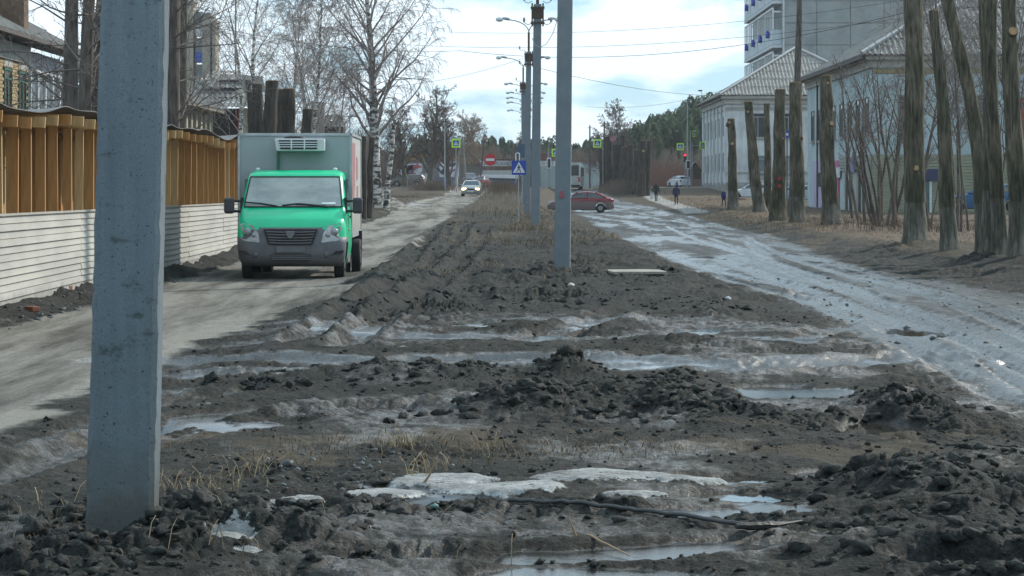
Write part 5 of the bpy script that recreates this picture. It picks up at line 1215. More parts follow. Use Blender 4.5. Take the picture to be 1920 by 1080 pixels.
# ------------------------------------------------------------------ the green box truck
GREEN = mat('green_cab_paint', (.004, .56, .27), .26, col2=(.004, .50, .235), scale=2, spec=.6)
def truck():
    Xc, Yf, zb = PX(546, 44.4), 44.3, -.085
    r = empty('box_truck', (Xc, Yf, zb), 'green cab box truck with refrigeration unit driving towards us on the left road', 'truck', None, R(.6))
    # cab: slices of (z, front y, half width, corner radius)
    sl = [(.26, .16, .93, .30), (.40, .03, .985, .26), (.60, .00, 1.01, .26), (.80, .015, 1.015, .27), (.94, .04, 1.01, .27), (1.02, .075, 1.005, .27), (1.12, .15, .995, .26), (1.22, .30, .985, .22), (1.30, .46, .975, .18), (1.335, .53, .97, .15),
          (1.36, .555, .965, .13), (1.50, .66, .95, .12), (1.65, .775, .93, .12), (1.80, .90, .91, .12), (1.92, 1.0, .89, .13), (1.985, 1.08, .87, .16), (2.03, 1.22, .82, .2), (2.05, 1.40, .74, .2)]
    back = 2.05
    def ring(z, yf, hw, rc):
        pts = []; nc = 6
        pts.append((-hw, back, z)); pts.append((-hw, yf + rc + .5 * (back - yf - rc) * .6, z)); 
        for k in range(nc + 1):
            a = math.pi - k / nc * math.pi / 2; pts.append((-hw + rc + rc * math.cos(a), yf + rc - rc * math.sin(a) , z))
        nf = 10
        for k in range(1, nf):
            x = (-hw + rc) + (2 * hw - 2 * rc) * k / nf; pts.append((x, yf - .035 * (1 - (x / hw) ** 2), z))
        for k in range(nc + 1):
            a = math.pi / 2 - k / nc * math.pi / 2; pts.append((hw - rc + rc * math.cos(a), yf + rc - rc * math.sin(a), z))
        pts.append((hw, yf + rc + .5 * (back - yf - rc) * .6, z)); pts.append((hw, back, z)); return pts
    # refine slices
    ref = []
    for a, b in zip(sl[:-1], sl[1:]):
        for t in (0, .5): ref.append(tuple(a[i] + (b[i] - a[i]) * t for i in range(4)))
    ref.append(sl[-1])
    rings = [ring(*s) for s in ref]; n = len(rings[0])
    def faces(zlo, zhi, sel):
        m = MB(); vs = [p for s in rings for p in s]; fs = []
        for i in range(len(rings) - 1):
            zm = (rings[i][0][2] + rings[i + 1][0][2]) / 2
            if not (zlo <= zm < zhi): continue
            for j in range(n - 1):
                x = (rings[i][j][0] + rings[i][j + 1][0]) / 2; y = (rings[i][j][1] + rings[i][j + 1][1]) / 2
                if sel(x, y, zm): fs.append((i * n + j, i * n + j + 1, (i + 1) * n + j + 1, (i + 1) * n + j))
        m.add(vs, fs); return m
    hoodline = lambda x: .97 - .0 * abs(x) - (.16 * sst(.55, .95, abs(x)))
    wheelcut = lambda y, z: ((y - .80) ** 2 + (z - .36) ** 2) < .43 ** 2
    bump = faces(0, 1.2, lambda x, y, z: z < hoodline(x) and not (wheelcut(y, z) and abs(x) > .9) and y < 1.0)
    q = bump.build('bumper', PLAS, r, smooth=True, fixn=False); q.modifiers.new('s', 'SOLIDIFY').thickness = .03
    cabf = faces(0, 3, lambda x, y, z: (z >= hoodline(x) or y >= 1.0) and not (wheelcut(y, z) and abs(x) > .9))
    cabf.add(rings[-1], [tuple(range(n))]); 
    q = cabf.build('cab', GREEN, r, smooth=True, fixn=False)
    es = q.modifiers.new('e', 'EDGE_SPLIT'); es.split_angle = R(40)
    m = MB(); m.box((0, back - .02, 1.12), (1.80, .04, 1.8)); m.build('cab_rear_wall', GREEN, r)
    # windscreen: follows the slices, a few mm proud
    ws = [s for s in ref if 1.36 <= s[0] <= 1.93]
    vs = []; nx = 16
    for (z, yf, hw, rc) in ws:
        for k in range(nx + 1):
            u = -1 + 2 * k / nx; x = u * (hw - .055); yy = yf - .035 * (1 - (x / hw) ** 2)
            ex = abs(x) - (hw - rc)
            if ex > 0: yy = yf + rc - math.sqrt(max(0, rc * rc - ex * ex))
            vs.append((x, yy - .012, z))
    m = MB(); m.add(vs, [(i * (nx + 1) + j, i * (nx + 1) + j + 1, (i + 1) * (nx + 1) + j + 1, (i + 1) * (nx + 1) + j) for i in range(len(ws) - 1) for j in range(nx)])
    WG = mat('windscreen_glass', (.38, .42, .40), .14, col2=(.24, .28, .27), scale=1.6, spec=.7, stretch=(1, 1, 2.4))  # pale blotchy glass colour stands in for reflections on the windscreen
    wg = m.build('windscreen', WG, r, smooth=True)
    # dark rubber frame round it
    fr = MB(); b0 = vs[:nx + 1]; tp = vs[-(nx + 1):]; lf = vs[::nx + 1]; rt = vs[nx::nx + 1]
    for p_ in (b0, tp, lf, rt): fr.tube([Vector(q) + Vector((0, -.004, 0)) for q in p_], .014, 5)
    fr.build('windscreen_seal', BLKP, r)
    # things visible inside the glass: paper on the dashboard and driver
    m = MB(); m.box((.66, .56, 1.405), (.26, .06, .055), rx=.6); m.build('dashboard_paper', SW, r)
    # wipers
    for (a, b, c) in (((-.60, 1.375), (-.88, 1.43), (-.28, 1.375)), ((.05, 1.37), (-.22, 1.385), (.58, 1.365)), ((.05, 1.37), (.2, 1.40), (.70, 1.36))):
        pass
    for pts in ([(-.90, 1.445), (-.62, 1.425), (-.30, 1.375)], [(-.20, 1.385), (.10, 1.42), (.62, 1.372)], [(.05, 1.405), (.25, 1.40), (.66, 1.355)]):
        m = MB(); m.tube([(x, float(np.interp(z, [s[0] for s in sl], [s[1] for s in sl])) - .06, z) for x, z in pts], .014, 5); m.build('wiper', BLKP, r)
    # grille: recessed dark field with slats, badge
    def yfz(z): return float(np.interp(z, [s[0] for s in sl], [s[1] for s in sl])) - .035
    m = MB(); m.prism([(-.50, .95), (.50, .95), (.40, .66), (-.40, .66)], 'y', -.055, .1); m.build('grille', BLKP, r)
    for k, z in enumerate((.905, .855, .80, .75, .70)):
        hw_ = .47 - .1 * (.95 - z) / .29 * 1.0; m = MB(); m.tube([(-hw_, -.062, z), (-.2, -.078, z - .01), (.2, -.078, z - .01), (hw_, -.062, z)], .012, 5); m.build('slat', PLAS, r)
    m = MB(); m.prism([(-.075, .915), (.075, .915), (.085, .86), (.045, .79), (0, .765), (-.045, .79), (-.085, .86)], 'y', -.115, -.05); m.build('badge', mat('badge_grey', (.16, .17, .18), .3, metal=.6), r, bevel=.01)
    m = MB(); m.prism([(-.37, .48), (.37, .48), (.34, .37), (-.34, .37)], 'y', -.05, .1); m.build('lower_grille', BLKP, r)
    for z in (.455, .425, .395): m = MB(); m.tube([(-.35, -.055, z), (.35, -.055, z)], .008, 4); m.build('slat', PLAS, r)
    m = MB(); m.box((0, -.06, .575), (.54, .02, .115)); m.build('number_plate_holder', PLAS, r, bevel=.008)
    # lamps
    for s in (-1, 1):
        pts = [(.565, .70), (.60, .88), (.70, 1.015), (.90, 1.06), (.945, 1.04), (.93, .78), (.86, .735)]
        m = MB(); vsl = []
        for (x, z) in pts:
            hw = 1.0; rc = .27; ex = x - (hw - rc); yy = float(np.interp(z, [q[0] for q in sl], [q[1] for q in sl]))
            yy = yy + (rc - math.sqrt(max(0.0, rc * rc - ex * ex)) if ex > 0 else -.02); vsl.append((s * x, yy - .02, z))
        vin = [(x, y + .12, z) for x, y, z in vsl]; k = len(pts)
        m.add(vsl + vin, [tuple(range(k)), tuple(range(2 * k - 1, k - 1, -1))] + [(i, (i + 1) % k, (i + 1) % k + k, i + k) for i in range(k)]); hl = m.build('headlight', LENS, r)
        for (x, z, rr_) in ((.80, .90, .075), (.68, .84, .05)):
            m = MB(); ex = max(0, x - .73); yy = float(np.interp(z, [q[0] for q in sl], [q[1] for q in sl])) + .27 - math.sqrt(max(0, .27 ** 2 - ex * ex)); m.ell((s * x, yy - .005, z), (rr_, .045, rr_), 12, 8); m.build('reflector', mat('lamp_reflector', (.36, .37, .38), .25, metal=.3), hl, smooth=True)
        m = MB(); m.box((s * .895, .10, .955), (.05, .03, .09)); m.build('indicator', mat('pale_amber_lens', (.48, .40, .36), .3), hl)
        m = MB(); m.prism([(s * .60, .52), (s * .98, .56), (s * .96, .50), (s * .62, .44)], 'y', .02, .2); m.build('fog_lamp_recess', BLKP, r)
        m = MB(); m.ell((s * .66, .015, .475), (.062, .035, .062), 14, 8); m.build('fog_lamp', mat('fog_lens', (.10, .105, .11), .2), r, smooth=True)
        # mirror on two arms
        mr = MB(); mr.box((s * 1.20, .62, 1.38), (.19, .13, .30)); mo = mr.build('mirror', mat('mirror_shell', (.045, .047, .052), .5), r, bevel=.045)
        a_ = MB(); a_.tube([(s * .96, .74, 1.46), (s * 1.14, .64, 1.47)], .022, 6); a_.tube([(s * .96, .70, 1.27), (s * 1.14, .64, 1.28)], .026, 6); a_.box((s * .975, .74, 1.38), (.05, .12, .3)); a_.build('mirror_arm', BLKP, mo)
        # doors: glass and seam, handle, side marker
        m = MB(); m.prism([(.98, 1.36), (1.95, 1.36), (1.95, 1.88), (1.32, 1.88)], 'x', s * .975 if s > 0 else s * .975 - .0, s * .93); q = m.build('side_window', CGLASS, r); q.rotation_euler = (0, 0, 0)
        m = MB(); m.box((s * 1.005, 1.75, 1.16), (.03, .18, .04)); m.build('door_handle', BLKP, r)
        m = MB(); m.tube([(s * 1.008, 1.02, .62), (s * 1.0, 1.02, 1.30)], .006, 4); m.tube([(s * 1.012, .98, .60), (s * 1.012, 2.03, .60)], .006, 4); m.build('door_seam', BLKP, r)
        m = MB(); m.ell((s * 1.015, .98, .92), (.02, .04, .025), 8, 6); m.build('side_marker', mat('amber_lens', (.42, .20, .08), .3), r)
        # sill step and mudguard
        m = MB(); m.box((s * .93, 1.55, .40), (.12, .8, .2)); m.build('step', PLAS, r)
        wheel(r, s * .86, .80, .345, .345, .19, s)
        wheel(r, s * 1.0, 3.95, .345, .345, .18, s); wheel(r, s * .78, 3.95, .345, .345, .18, s)
        m = MB(); m.box((s * .93, 4.55, .62), (.3, .03, .45)); m.build('mud_flap', BLKP, r)
    # chassis
    m = MB()
    for s in (-1, 1): m.box((s * .42, 3.3, .56), (.09, 5.0, .16))
    for y in (.8, 3.95): m.tube([(-.85, y, .34), (.85, y, .34)], .06, 8)
    m.box((0, .55, .36), (1.5, .5, .22)); m.ell((0, 3.95, .34), (.2, .2, .2), 10, 6); m.build('chassis', BLKP, r)
    # the box
    dirtify(GREEN, .2, .75, (.12, .11, .09), .6); dirtify(PLAS, .15, .5, (.14, .13, .11), .7, 5)
    GB = mat('box_panel', (.33, .385, .395), .42, col2=(.28, .33, .34), scale=.9, spec=.4)
    x0, x1, y0, y1, zt, zl = -1.18, .985, 2.22, 5.65, 2.75, .80
    b = MB(); b.box(((x0 + x1) / 2, (y0 + y1) / 2, (zt + zl) / 2), (x1 - x0, y1 - y0, zt - zl)); bo = b.build('box', GB, r, bevel=.012)
    dirtify(GB, .5, 1.3, (.17, .16, .14), .55, 2); sw_ = mat('side_white', (.50, .50, .47), .45, var=.15); dirtify(sw_, .6, 1.5, (.20, .18, .15), .7, 2)
    e = MB()
    for x in (x0, x1):
        e.box((x, y0 - .0, (zt + zl) / 2), (.05, .05, zt - zl + .02)); e.box((x, (y0 + y1) / 2, zt), (.05, y1 - y0, .05)); e.box((x, (y0 + y1) / 2, zl), (.06, y1 - y0, .10)); e.box((x, y1, (zt + zl) / 2), (.05, .05, zt - zl))
    e.box(((x0 + x1) / 2, y0, zt), (x1 - x0 + .05, .05, .05)); e.box(((x0 + x1) / 2, y0, zt - .07), (x1 - x0 - .02, .012, .01)); e.build('corner_profile', mat('pale_aluminium', (.46, .49, .50), .4, metal=.3), bo)
    # printed side with faded red picture
    m = MB(); m.box((x1 + .004, (y0 + y1) / 2, (zt + zl) / 2), (.006, y1 - y0 - .1, zt - zl - .12)); m.build('side_panel', mat('side_white', (.50, .50, .47), .45, var=.15), bo)
    m = MB(); m.prism([(2.40, 2.60), (3.55, 2.60), (3.50, 1.75), (3.2, 1.35), (2.75, 1.30), (2.45, 1.9)], 'x', x1 + .009, x1 + .012); m.prism([(3.95, 2.35), (4.5, 2.3), (4.55, 1.9), (4.0, 1.85)], 'x', x1 + .009, x1 + .012); m.prism([(4.1, 1.75), (4.7, 1.75), (4.6, 1.35), (4.15, 1.4)], 'x', x1 + .009, x1 + .012)
    m.build('side_print', mat('faded_red_print', (.42, .12, .14), .5, col2=(.34, .20, .20), scale=4), bo)
    # refrigeration unit
    f = MB(); f.prism([(-.46, 2.66), (.50, 2.66), (.50, 2.42), (-.42, 2.42)], 'y', 1.78, 2.22); fo = f.build('refrigeration_unit', mat('fridge_white', (.60, .62, .62), .45, var=.1), r, bevel=.02)
    g = MB(); g.prism([(-.38, 2.63), (.36, 2.63), (.36, 2.455), (-.34, 2.455)], 'y', 1.765, 1.80); g.build('vent', BLKP, fo)
    for z in (2.59, 2.545, 2.50): g = MB(); g.box((0, 1.755, z), (.74, .02, .018)); g.build('vent_slat', SW, fo)
    for x in (-.13, .12): g = MB(); g.box((x, 1.75, 2.545), (.025, .02, .19)); g.build('vent_slat', SW, fo)
    g = MB(); g.ell((-.08, 1.95, 2.67), (.22, .12, .05), 12, 6); g.build('fan_cover', BLKP, fo, smooth=True)
    g = MB(); g.box((-.42, 2.16, 2.2), (.05, .06, .6)); g.build('hose_cover', mat('dark_green_cover', (.03, .14, .10), .5), fo)
    for x in (-.75, .72): g = MB(); g.ell((x, 1.55, 2.07), (.045, .04, .03), 8, 5); g.build('roof_marker_lamp', SW, r)
truck()

# ------------------------------------------------------------------ people
def person(loc, rz, label, coat, legs, hair, h=1.64, stride=.18, bag=None, hood=False, sk=(.45, .28, .2)):
    r = empty('person', loc, label, 'person', None, rz); s = h / 1.64
    def skin(name, verts, edges, rad, mt, root=0, sub=1):
        me = bpy.data.meshes.new(name); me.from_pydata([tuple(c * s for c in v) for v in verts], edges, []); o = new_obj(name, me, r)
        md = o.modifiers.new('skin', 'SKIN'); 
        lay = me.skin_vertices[0].data if me.skin_vertices else None
        if lay is None:
            bm = bmesh.new(); bm.from_mesh(me); bm.verts.layers.skin.verify(); bm.to_mesh(me); bm.free(); lay = me.skin_vertices[0].data
        for i, q in enumerate(rad): lay[i].radius = (q[0] * s, q[1] * s) if hasattr(q, '__len__') else (q * s, q * s)
        lay[root].use_root = True; md.use_smooth_shade = True
        sb = o.modifiers.new('sub', 'SUBSURF'); sb.levels = sub; sb.render_levels = sub
        me.materials.append(mt); return o
    # the body: pelvis, spine, neck, head, arms with hands, legs with feet (front = -Y)
    V = [(0, 0, .86), (0, 0, 1.08), (0, -.01, 1.30), (0, -.02, 1.42), (0, -.03, 1.50), (0, -.04, 1.60)]
    E = [(0, 1), (1, 2), (2, 3), (3, 4), (4, 5)]; RD = [(.15, .11), (.14, .10), (.17, .11), .055, .085, .06]
    for sx in (-1, 1):
        b = len(V); st = stride * sx
        V += [(sx * .19, 0, 1.34), (sx * .23, .03 + st * .4, 1.08), (sx * .235, -.05 - st * .7 * -1, .84), (sx * .235, -.07 + st * .8, .76)]
        E += [(2, b), (b, b + 1), (b + 1, b + 2), (b + 2, b + 3)]; RD += [.058, .047, .035, .03]
        b = len(V)
        V += [(sx * .09, 0, .80), (sx * .10, -.06 - st * .6, .46), (sx * .10, -st * 1.2, .08), (sx * .105, -st * 1.2 - .15, .045)]
        E += [(0, b), (b, b + 1), (b + 1, b + 2), (b + 2, b + 3)]; RD += [.085, .06, .045, (.045, .035)]
    skin('body', V, E, RD, mat('trousers_' + legs[0], legs[1], .9))
    skin('coat', [(0, 0, .66), (0, 0, .90), (0, 0, 1.10), (0, 0, 1.32), (0, -.01, 1.40), (-.20, 0, 1.33), (-.245, .04 - stride * .4, 1.08), (-.25, -.04 + stride * .6 * -1, .86), (.20, 0, 1.33), (.245, .04 + stride * .4, 1.08), (.25, -.04 + stride * .6, .86)],
         [(0, 1), (1, 2), (2, 3), (3, 4), (3, 5), (5, 6), (6, 7), (3, 8), (8, 9), (9, 10)], [(.21, .165), (.20, .155), (.18, .14), (.17, .13), .09, .075, .065, .055, .075, .065, .055], mat('coat_' + coat[0], coat[1], .85))
    skin('head', [(0, -.02, 1.46), (0, -.035, 1.55), (0, -.045, 1.60), (0, -.125, 1.545), (0, -.115, 1.505)], [(0, 1), (1, 2), (1, 3), (0, 4)], [.06, (.078, .09), .06, .018, .03], mat('skin', sk, .6))
    skin('hood' if hood else 'hair', [(0, .0, 1.47), (0, .0, 1.57), (0, -.02, 1.625)], [(0, 1), (1, 2)], [(.09, .085) if hood else (.06, .05), .10 if hood else .095, .075], mat('hair_' + hair[0], hair[1], .8))
    return r
r_ = person((PX(1230, 207), 207, gz(PX(1230, 207), 207) + .02), R(165), 'person in a black knee-length coat walking away with a white bag', ('black', (.012, .014, .018)), ('black', (.012, .012, .015)), ('reddish', (.16, .04, .04)), 1.62)
X, Y = PX(1222, 207), 207.0; q = empty('carrier_bag', (X, Y, gz(X, Y) + .42), 'white carrier bag hanging at the side of the black-coated person', 'bag')
m = MB(); m.prism([(-.13, -.18), (.13, -.18), (.16, .16), (-.15, .16)], 'y', -.05, .05); m.build('bag_body', mat('bag_white', (.6, .62, .66), .6, var=.3, scale=8), q, bevel=.03)
m = MB(); m.tube([(-.1, 0, .14), (-.05, 0, .3), (.05, 0, .3), (.1, 0, .14)], .012, 5); m.build('handle', SW, q)
person((PX(1268, 190), 190, gz(PX(1268, 190), 190) + .02), R(172), 'person in a dark blue hooded jacket walking on the pale footpath', ('navy', (.018, .018, .075)), ('dark', (.02, .018, .03)), ('navy', (.02, .02, .07)), 1.60, hood=True)
person((PX(1357, 178), 178, gz(PX(1357, 178), 178) + .02), R(20), 'child in a bright blue jacket peeking out left of the first topped poplar', ('blue', (.02, .03, .17)), ('black', (.012, .012, .015)), ('fair', (.35, .2, .14)), 1.28)
# ------------------------------------------------------------------ trees
def barkmat(name, c, c2, scale=5, stretch=(1, 1, .25), bump=.8): return mat(name, c, .92, col2=c2, scale=scale, stretch=stretch, bump=bump, bscale=12, spec=.2, detail=8)
BARK = barkmat('poplar_bark', (.125, .112, .088), (.032, .032, .024), 17, (1, 1, .13)); BARKW = barkmat('whitewashed_bark', (.16, .155, .14), (.05, .05, .045), 17, (1, 1, .13))
def bark2(m):
    n = m.node_tree.nodes; l = m.node_tree.links; b = n['Principled BSDF']; src = b.inputs['Base Color'].links[0].from_socket
    t = n.new('ShaderNodeTexCoord'); q = n.new('ShaderNodeMapping'); q.inputs['Scale'].default_value = (1, 1, .45); l.new(t.outputs['Object'], q.inputs[0]); ns = n.new('ShaderNodeTexNoise'); ns.inputs['Scale'].default_value = 1.9; ns.inputs['Detail'].default_value = 7; l.new(q.outputs[0], ns.inputs[0])
    r = n.new('ShaderNodeValToRGB'); r.color_ramp.elements[0].position = .38; r.color_ramp.elements[0].color = (.62, .66, .55, 1); r.color_ramp.elements[1].position = .62; r.color_ramp.elements[1].color = (1.5, 1.4, 1.3, 1); l.new(ns.outputs['Fac'], r.inputs[0])
    x = n.new('ShaderNodeMix'); x.data_type = 'RGBA'; x.blend_type = 'MULTIPLY'; x.inputs[0].default_value = 1; l.new(src, x.inputs[6]); l.new(r.outputs[0], x.inputs[7]); l.new(x.outputs[2], b.inputs['Base Color'])
bark2(BARK); bark2(BARKW)
BARKB = barkmat('brown_bark', (.15, .125, .105), (.055, .048, .042), 8, (1, 1, .2)); BARKD = barkmat('dark_bark', (.085, .072, .06), (.035, .03, .026), 8, (1, 1, .2)); CUT = mat('fresh_cut_wood', (.42, .26, .13), .8, col2=(.24, .14, .07), scale=14)
TWIG = mat('twig_bark', (.17, .14, .12), .9, var=.3); TWIGD = mat('dark_twig_bark', (.13, .095, .075), .9, var=.3); TWIGB = mat('birch_limb', (.29, .25, .23), .9, var=.4); TWIGT = mat('tan_twig_bark', (.27, .20, .145), .9, var=.3)
def birchbark():
    m = bpy.data.materials.new('birch_bark'); m.use_nodes = True; n = m.node_tree.nodes; l = m.node_tree.links; b = n['Principled BSDF']; b.inputs['Roughness'].default_value = .8
    t = n.new('ShaderNodeTexCoord'); mp_ = n.new('ShaderNodeMapping'); mp_.inputs['Scale'].default_value = (1.6, 1.6, 4.2); l.new(t.outputs['Object'], mp_.inputs[0])
    ns = n.new('ShaderNodeTexNoise'); ns.inputs['Scale'].default_value = 1.5; ns.inputs['Detail'].default_value = 4; ns.inputs['Roughness'].default_value = .7; l.new(mp_.outputs[0], ns.inputs[0])
    r = n.new('ShaderNodeValToRGB'); r.color_ramp.elements[0].position = .46; r.color_ramp.elements[0].color = (.05, .045, .04, 1); r.color_ramp.elements[1].position = .54; r.color_ramp.elements[1].color = (.58, .56, .52, 1); l.new(ns.outputs['Fac'], r.inputs[0]); l.new(r.outputs[0], b.inputs['Base Color']); return m
BIRCH = birchbark()
def trunk_mesh(m, pts, rads, rr, n=18, lump=.07, sub=6):
    """lumpy, vertically fluted trunk"""
    pts = [Vector(p) for p in pts]; P_ = []; Rd = []
    for i in range(len(pts) - 1):
        for k in range(sub):
            t = k / sub; P_.append(pts[i].lerp(pts[i + 1], t)); Rd.append(rads[i] + (rads[i + 1] - rads[i]) * t)
    P_.append(pts[-1]); Rd.append(rads[-1]); ph = [rr.uniform(0, 6.28) for _ in range(6)]; b = m.n; vs = []
    for i, p in enumerate(P_):
        z = p.z
        for j in range(n):
            a = 2 * math.pi * j / n
            q = Rd[i] * (1 + .9 * lump * (.5 * math.sin(11 * a + ph[5]) + math.sin(3 * a + ph[0] + z * .5) * .5 + math.sin(5 * a + ph[1] - z * .9) * .35 + math.sin(8 * a + ph[2] + z * 1.3) * .25 + .5 * math.sin(2 * a + ph[3] + z * 1.7) * math.sin(z * 2.1 + ph[4])) + rr.uniform(-.015, .015))
            vs.append(p + Vector((math.cos(a) * q, math.sin(a) * q, 0)))
    k = len(P_); fs = [(i * n + j, i * n + (j + 1) % n, (i + 1) * n + (j + 1) % n, (i + 1) * n + j) for i in range(k - 1) for j in range(n)]
    fs.append(tuple((k - 1) * n + j for j in range(n))); m.add(vs, fs)
def pollard(pxb, pyb, Y, pxt, pyt, wb, wt, label, seed, white=1.0, cuts=(), bend=0, group='topped poplars along the right lane', shoots=0, zbase=None, barkm=None, cutcol=True):
    """topped poplar: pixel base, pixel top (may lie above the frame), widths in photo pixels"""
    rr = random.Random(seed); X = PX(pxb, Y); zb = (gz(X, Y) if zbase is None else zbase) - .1; zt = PZ(pyt, Y); Xt = PX(pxt, Y)
    kn = rr.uniform(.3, .8); r = empty('topped_poplar', (X, Y, zb), label, 'tree', group); rb = wb * .9 * Y / F / 2; rt = wt * .95 * Y / F / 2; H = zt - zb
    def at(t): return Vector(((Xt - X) * t + bend * math.sin(t * math.pi) + .02 * math.sin(t * 9 + seed), .02 * math.sin(t * 7), H * t))
    def rad(t): return rb + (rt - rb) * t + rb * .35 * math.exp(-t * H / .35)
    tw = white / H
    m = MB(); trunk_mesh(m, [at(tw * k / 3) for k in range(4)], [rad(tw * k / 3) for k in range(4)], rr, lump=.06); m.f.pop(); m.m.pop()
    if white > .2: 
        rr = random.Random(seed); m.build('whitewashed_base', BARKW, r, smooth=True)
    m = MB(); rr = random.Random(seed); ts = [tw + (1 - tw) * k / 9 for k in range(10)] if white > .2 else [k / 10 for k in range(11)]
    trunk_mesh(m, [at(t) for t in ts], [rad(t) * (1 + .10 * math.exp(-((t - kn) / .02) ** 2) + .05 * math.sin(t * 23 + seed)) for t in ts], rr, lump=.10); m.build('trunk', barkm or BARK, r, smooth=True).modifiers.new('e', 'EDGE_SPLIT').split_angle = R(50)
    if pyt > -5 and cutcol: m = MB(); p = at(1); m.tube([p + Vector((0, 0, .0)), p + Vector((0, 0, .03))], rt * .82, 14); m.build('cut_top', CUT, r)
    for (t, a, rc) in cuts:
        p = at(t); a = R(a); d = Vector((math.cos(a), math.sin(a), .25)).normalized(); q = p + d * rad(t) * .9
        m = MB(); m.tube([q, q + d * (rc * .6)], [rc * 1.25, rc], 10); so = m.build('limb_stub', barkm or BARK, r)
        m = MB(); m.tube([q + d * (rc * .6), q + d * (rc * .6 + .015)], rc * .88, 10); m.build('cut_face', CUT, so)
    if shoots:
        m = MB()
        for k in range(shoots):
            t = rr.uniform(.25, 1); p = at(t); a = rr.uniform(0, 6.28); d = Vector((math.cos(a) * .35, math.sin(a) * .35, 1)); L_ = rr.uniform(.4, 1.4)
            m.tube([p + Vector((math.cos(a), math.sin(a), 0)) * rad(t) * .9, p + d * L_ * .5, p + d * L_ + Vector((rr.uniform(-.1, .1), 0, 0))], [.013, .010, .005], 4)
        m.build('water_shoots', TWIG, r)['kind'] = 'stuff'
    return r
D_ = -90
pollard(1375, 405, 140, 1371, 223, 22, 15, 'shortest topped poplar nearest the far house, with pale cut faces', 1, 1.2, [(.72, -95, .11), (.95, -120, .09), (.93, 170, .14)])
pollard(1426, 405, 134, 1404, 191, 25, 16, 'topped poplar leaning left beside the parked white sedan', 2, 1.5, [(.9, -110, .08)], bend=-.1)
pollard(1440, 405, 138, 1438, 194, 16, 12, 'slim dark topped poplar squeezed between two thicker ones', 3, .1, cutcol=False)
pollard(1459, 418, 107, 1463, 168, 31, 20, 'topped poplar with two red painted dots on its trunk', 4, .1, [(.62, -60, .05)])
r = [o for o in COL.objects if o.name.startswith('topped_poplar')][-1]
m = MB()
for k, z in enumerate((PZ(335, 107), PZ(349, 107))): m.tube([(PX(1459, 107) - r.location.x + .02, -.37, z - r.location.z), (PX(1459, 107) - r.location.x + .02, -.34, z - r.location.z)], .09, 10)
m.build('paint_mark', mat('red_paint_mark', (.30, .03, .03), .8), r)
pollard(1497, 420, 104, 1491, 155, 30, 24, 'thick topped poplar standing right of the red-dotted one', 5, 1.2, [(.60, -20, .08)])
pollard(1484, 405, 128, 1499, -60, 16, 10, 'tall thin dark poplar leaning right, reaching above the picture', 6, .1, bend=.1, barkm=BARKB)
pollard(1559, 427, 96, 1549, 142, 38, 22, 'topped poplar before the shop entrance with an orange cut face', 7, .9, [(.67, -60, .11), (.94, -80, .06)], bend=-.05)
pollard(1716, 462, 64, 1712, -80, 46, 33, 'massive poplar with an orange knot scar in front of the siding shop', 8, 1.2, [(.265, -88, .085)], shoots=14)
pollard(1781, 477, 57, 1752, 20, 36, 19, 'whitewashed poplar right of the massive one, topped just inside the picture', 9, 1.1, [], shoots=6, bend=.05)
pollard(1846, 480, 54, 1760, -60, 30, 24, 'dark poplar leaning strongly left across its neighbour', 10, 1.2, [], shoots=6, bend=.25)
pollard(1858, 488, 51.5, 1838, -120, 38, 22, 'mossy poplar in the right cluster with a straight trunk', 11, 1.4, [], shoots=8, bend=.1)
pollard(1878, 487, 51.0, 1862, -120, 33, 22, 'middle stem of the right poplar cluster with a small round scar', 12, 1.3, [], shoots=8, bend=-.12)
pollard(1912, 490, 50, 1885, -100, 42, 27, 'rightmost poplar with a large pale cut high on its trunk', 13, 1.2, [(.72, -85, .10)], shoots=10)
pollard(1960, 500, 47, 1965, -100, 40, 26, 'poplar cut by the right edge of the picture', 19, 1.2, [], shoots=4)
# stump group in the centre right
for i, (px, pb, Y, pt, wb, wt, lb) in enumerate([(1131, 362, 262, 262, 11, 10, 'left stem of the stump group beside the yellow sign'), (1142, 365, 256, 256, 12, 10, 'stump group stem with a red and white disc at its top'), (1155, 366, 252, 271, 14, 13, 'broad flat-topped stem in the stump group'), (1170, 372, 246, 276, 13, 12, 'mid brown topped stem in the stump group'),
         (1181, 376, 240, 272, 10, 9, 'thin stem with a torn top in the stump group'), (1192, 380, 236, 282, 10, 9, 'lower stem between two tall ones in the stump group'), (1203, 384, 228, 264, 12, 12, 'right stem of the stump group with a pale split'), (1212, 384, 229, 264, 10, 7, 'outermost stem leaning right at the path'), (1163, 368, 250, 254, 7, 6, 'slender stem rising above the stump group')]):
    pollard(px, pb, Y, px + (-3 if i < 2 else 2 if i < 7 else 5), pt, wb * 1.3, wt * 1.25, lb, 30 + i, .1, [(.8, -80, .14)] if i in (0, 6) else (), group='topped trees beside the footpath', shoots=6, barkm=BARKD)
m = MB(); Y = 252.0; m.tube([P(1149, 260, Y), P(1149, 260, Y) + Vector((0, -.05, 0))], .33, 16); o = m.build('prohibition_disc', mat('red_white_disc', (.42, .20, .22), .6, var=.6, scale=3)); tag(o, 'red and white disc sign at the top of the stump group', 'road sign')
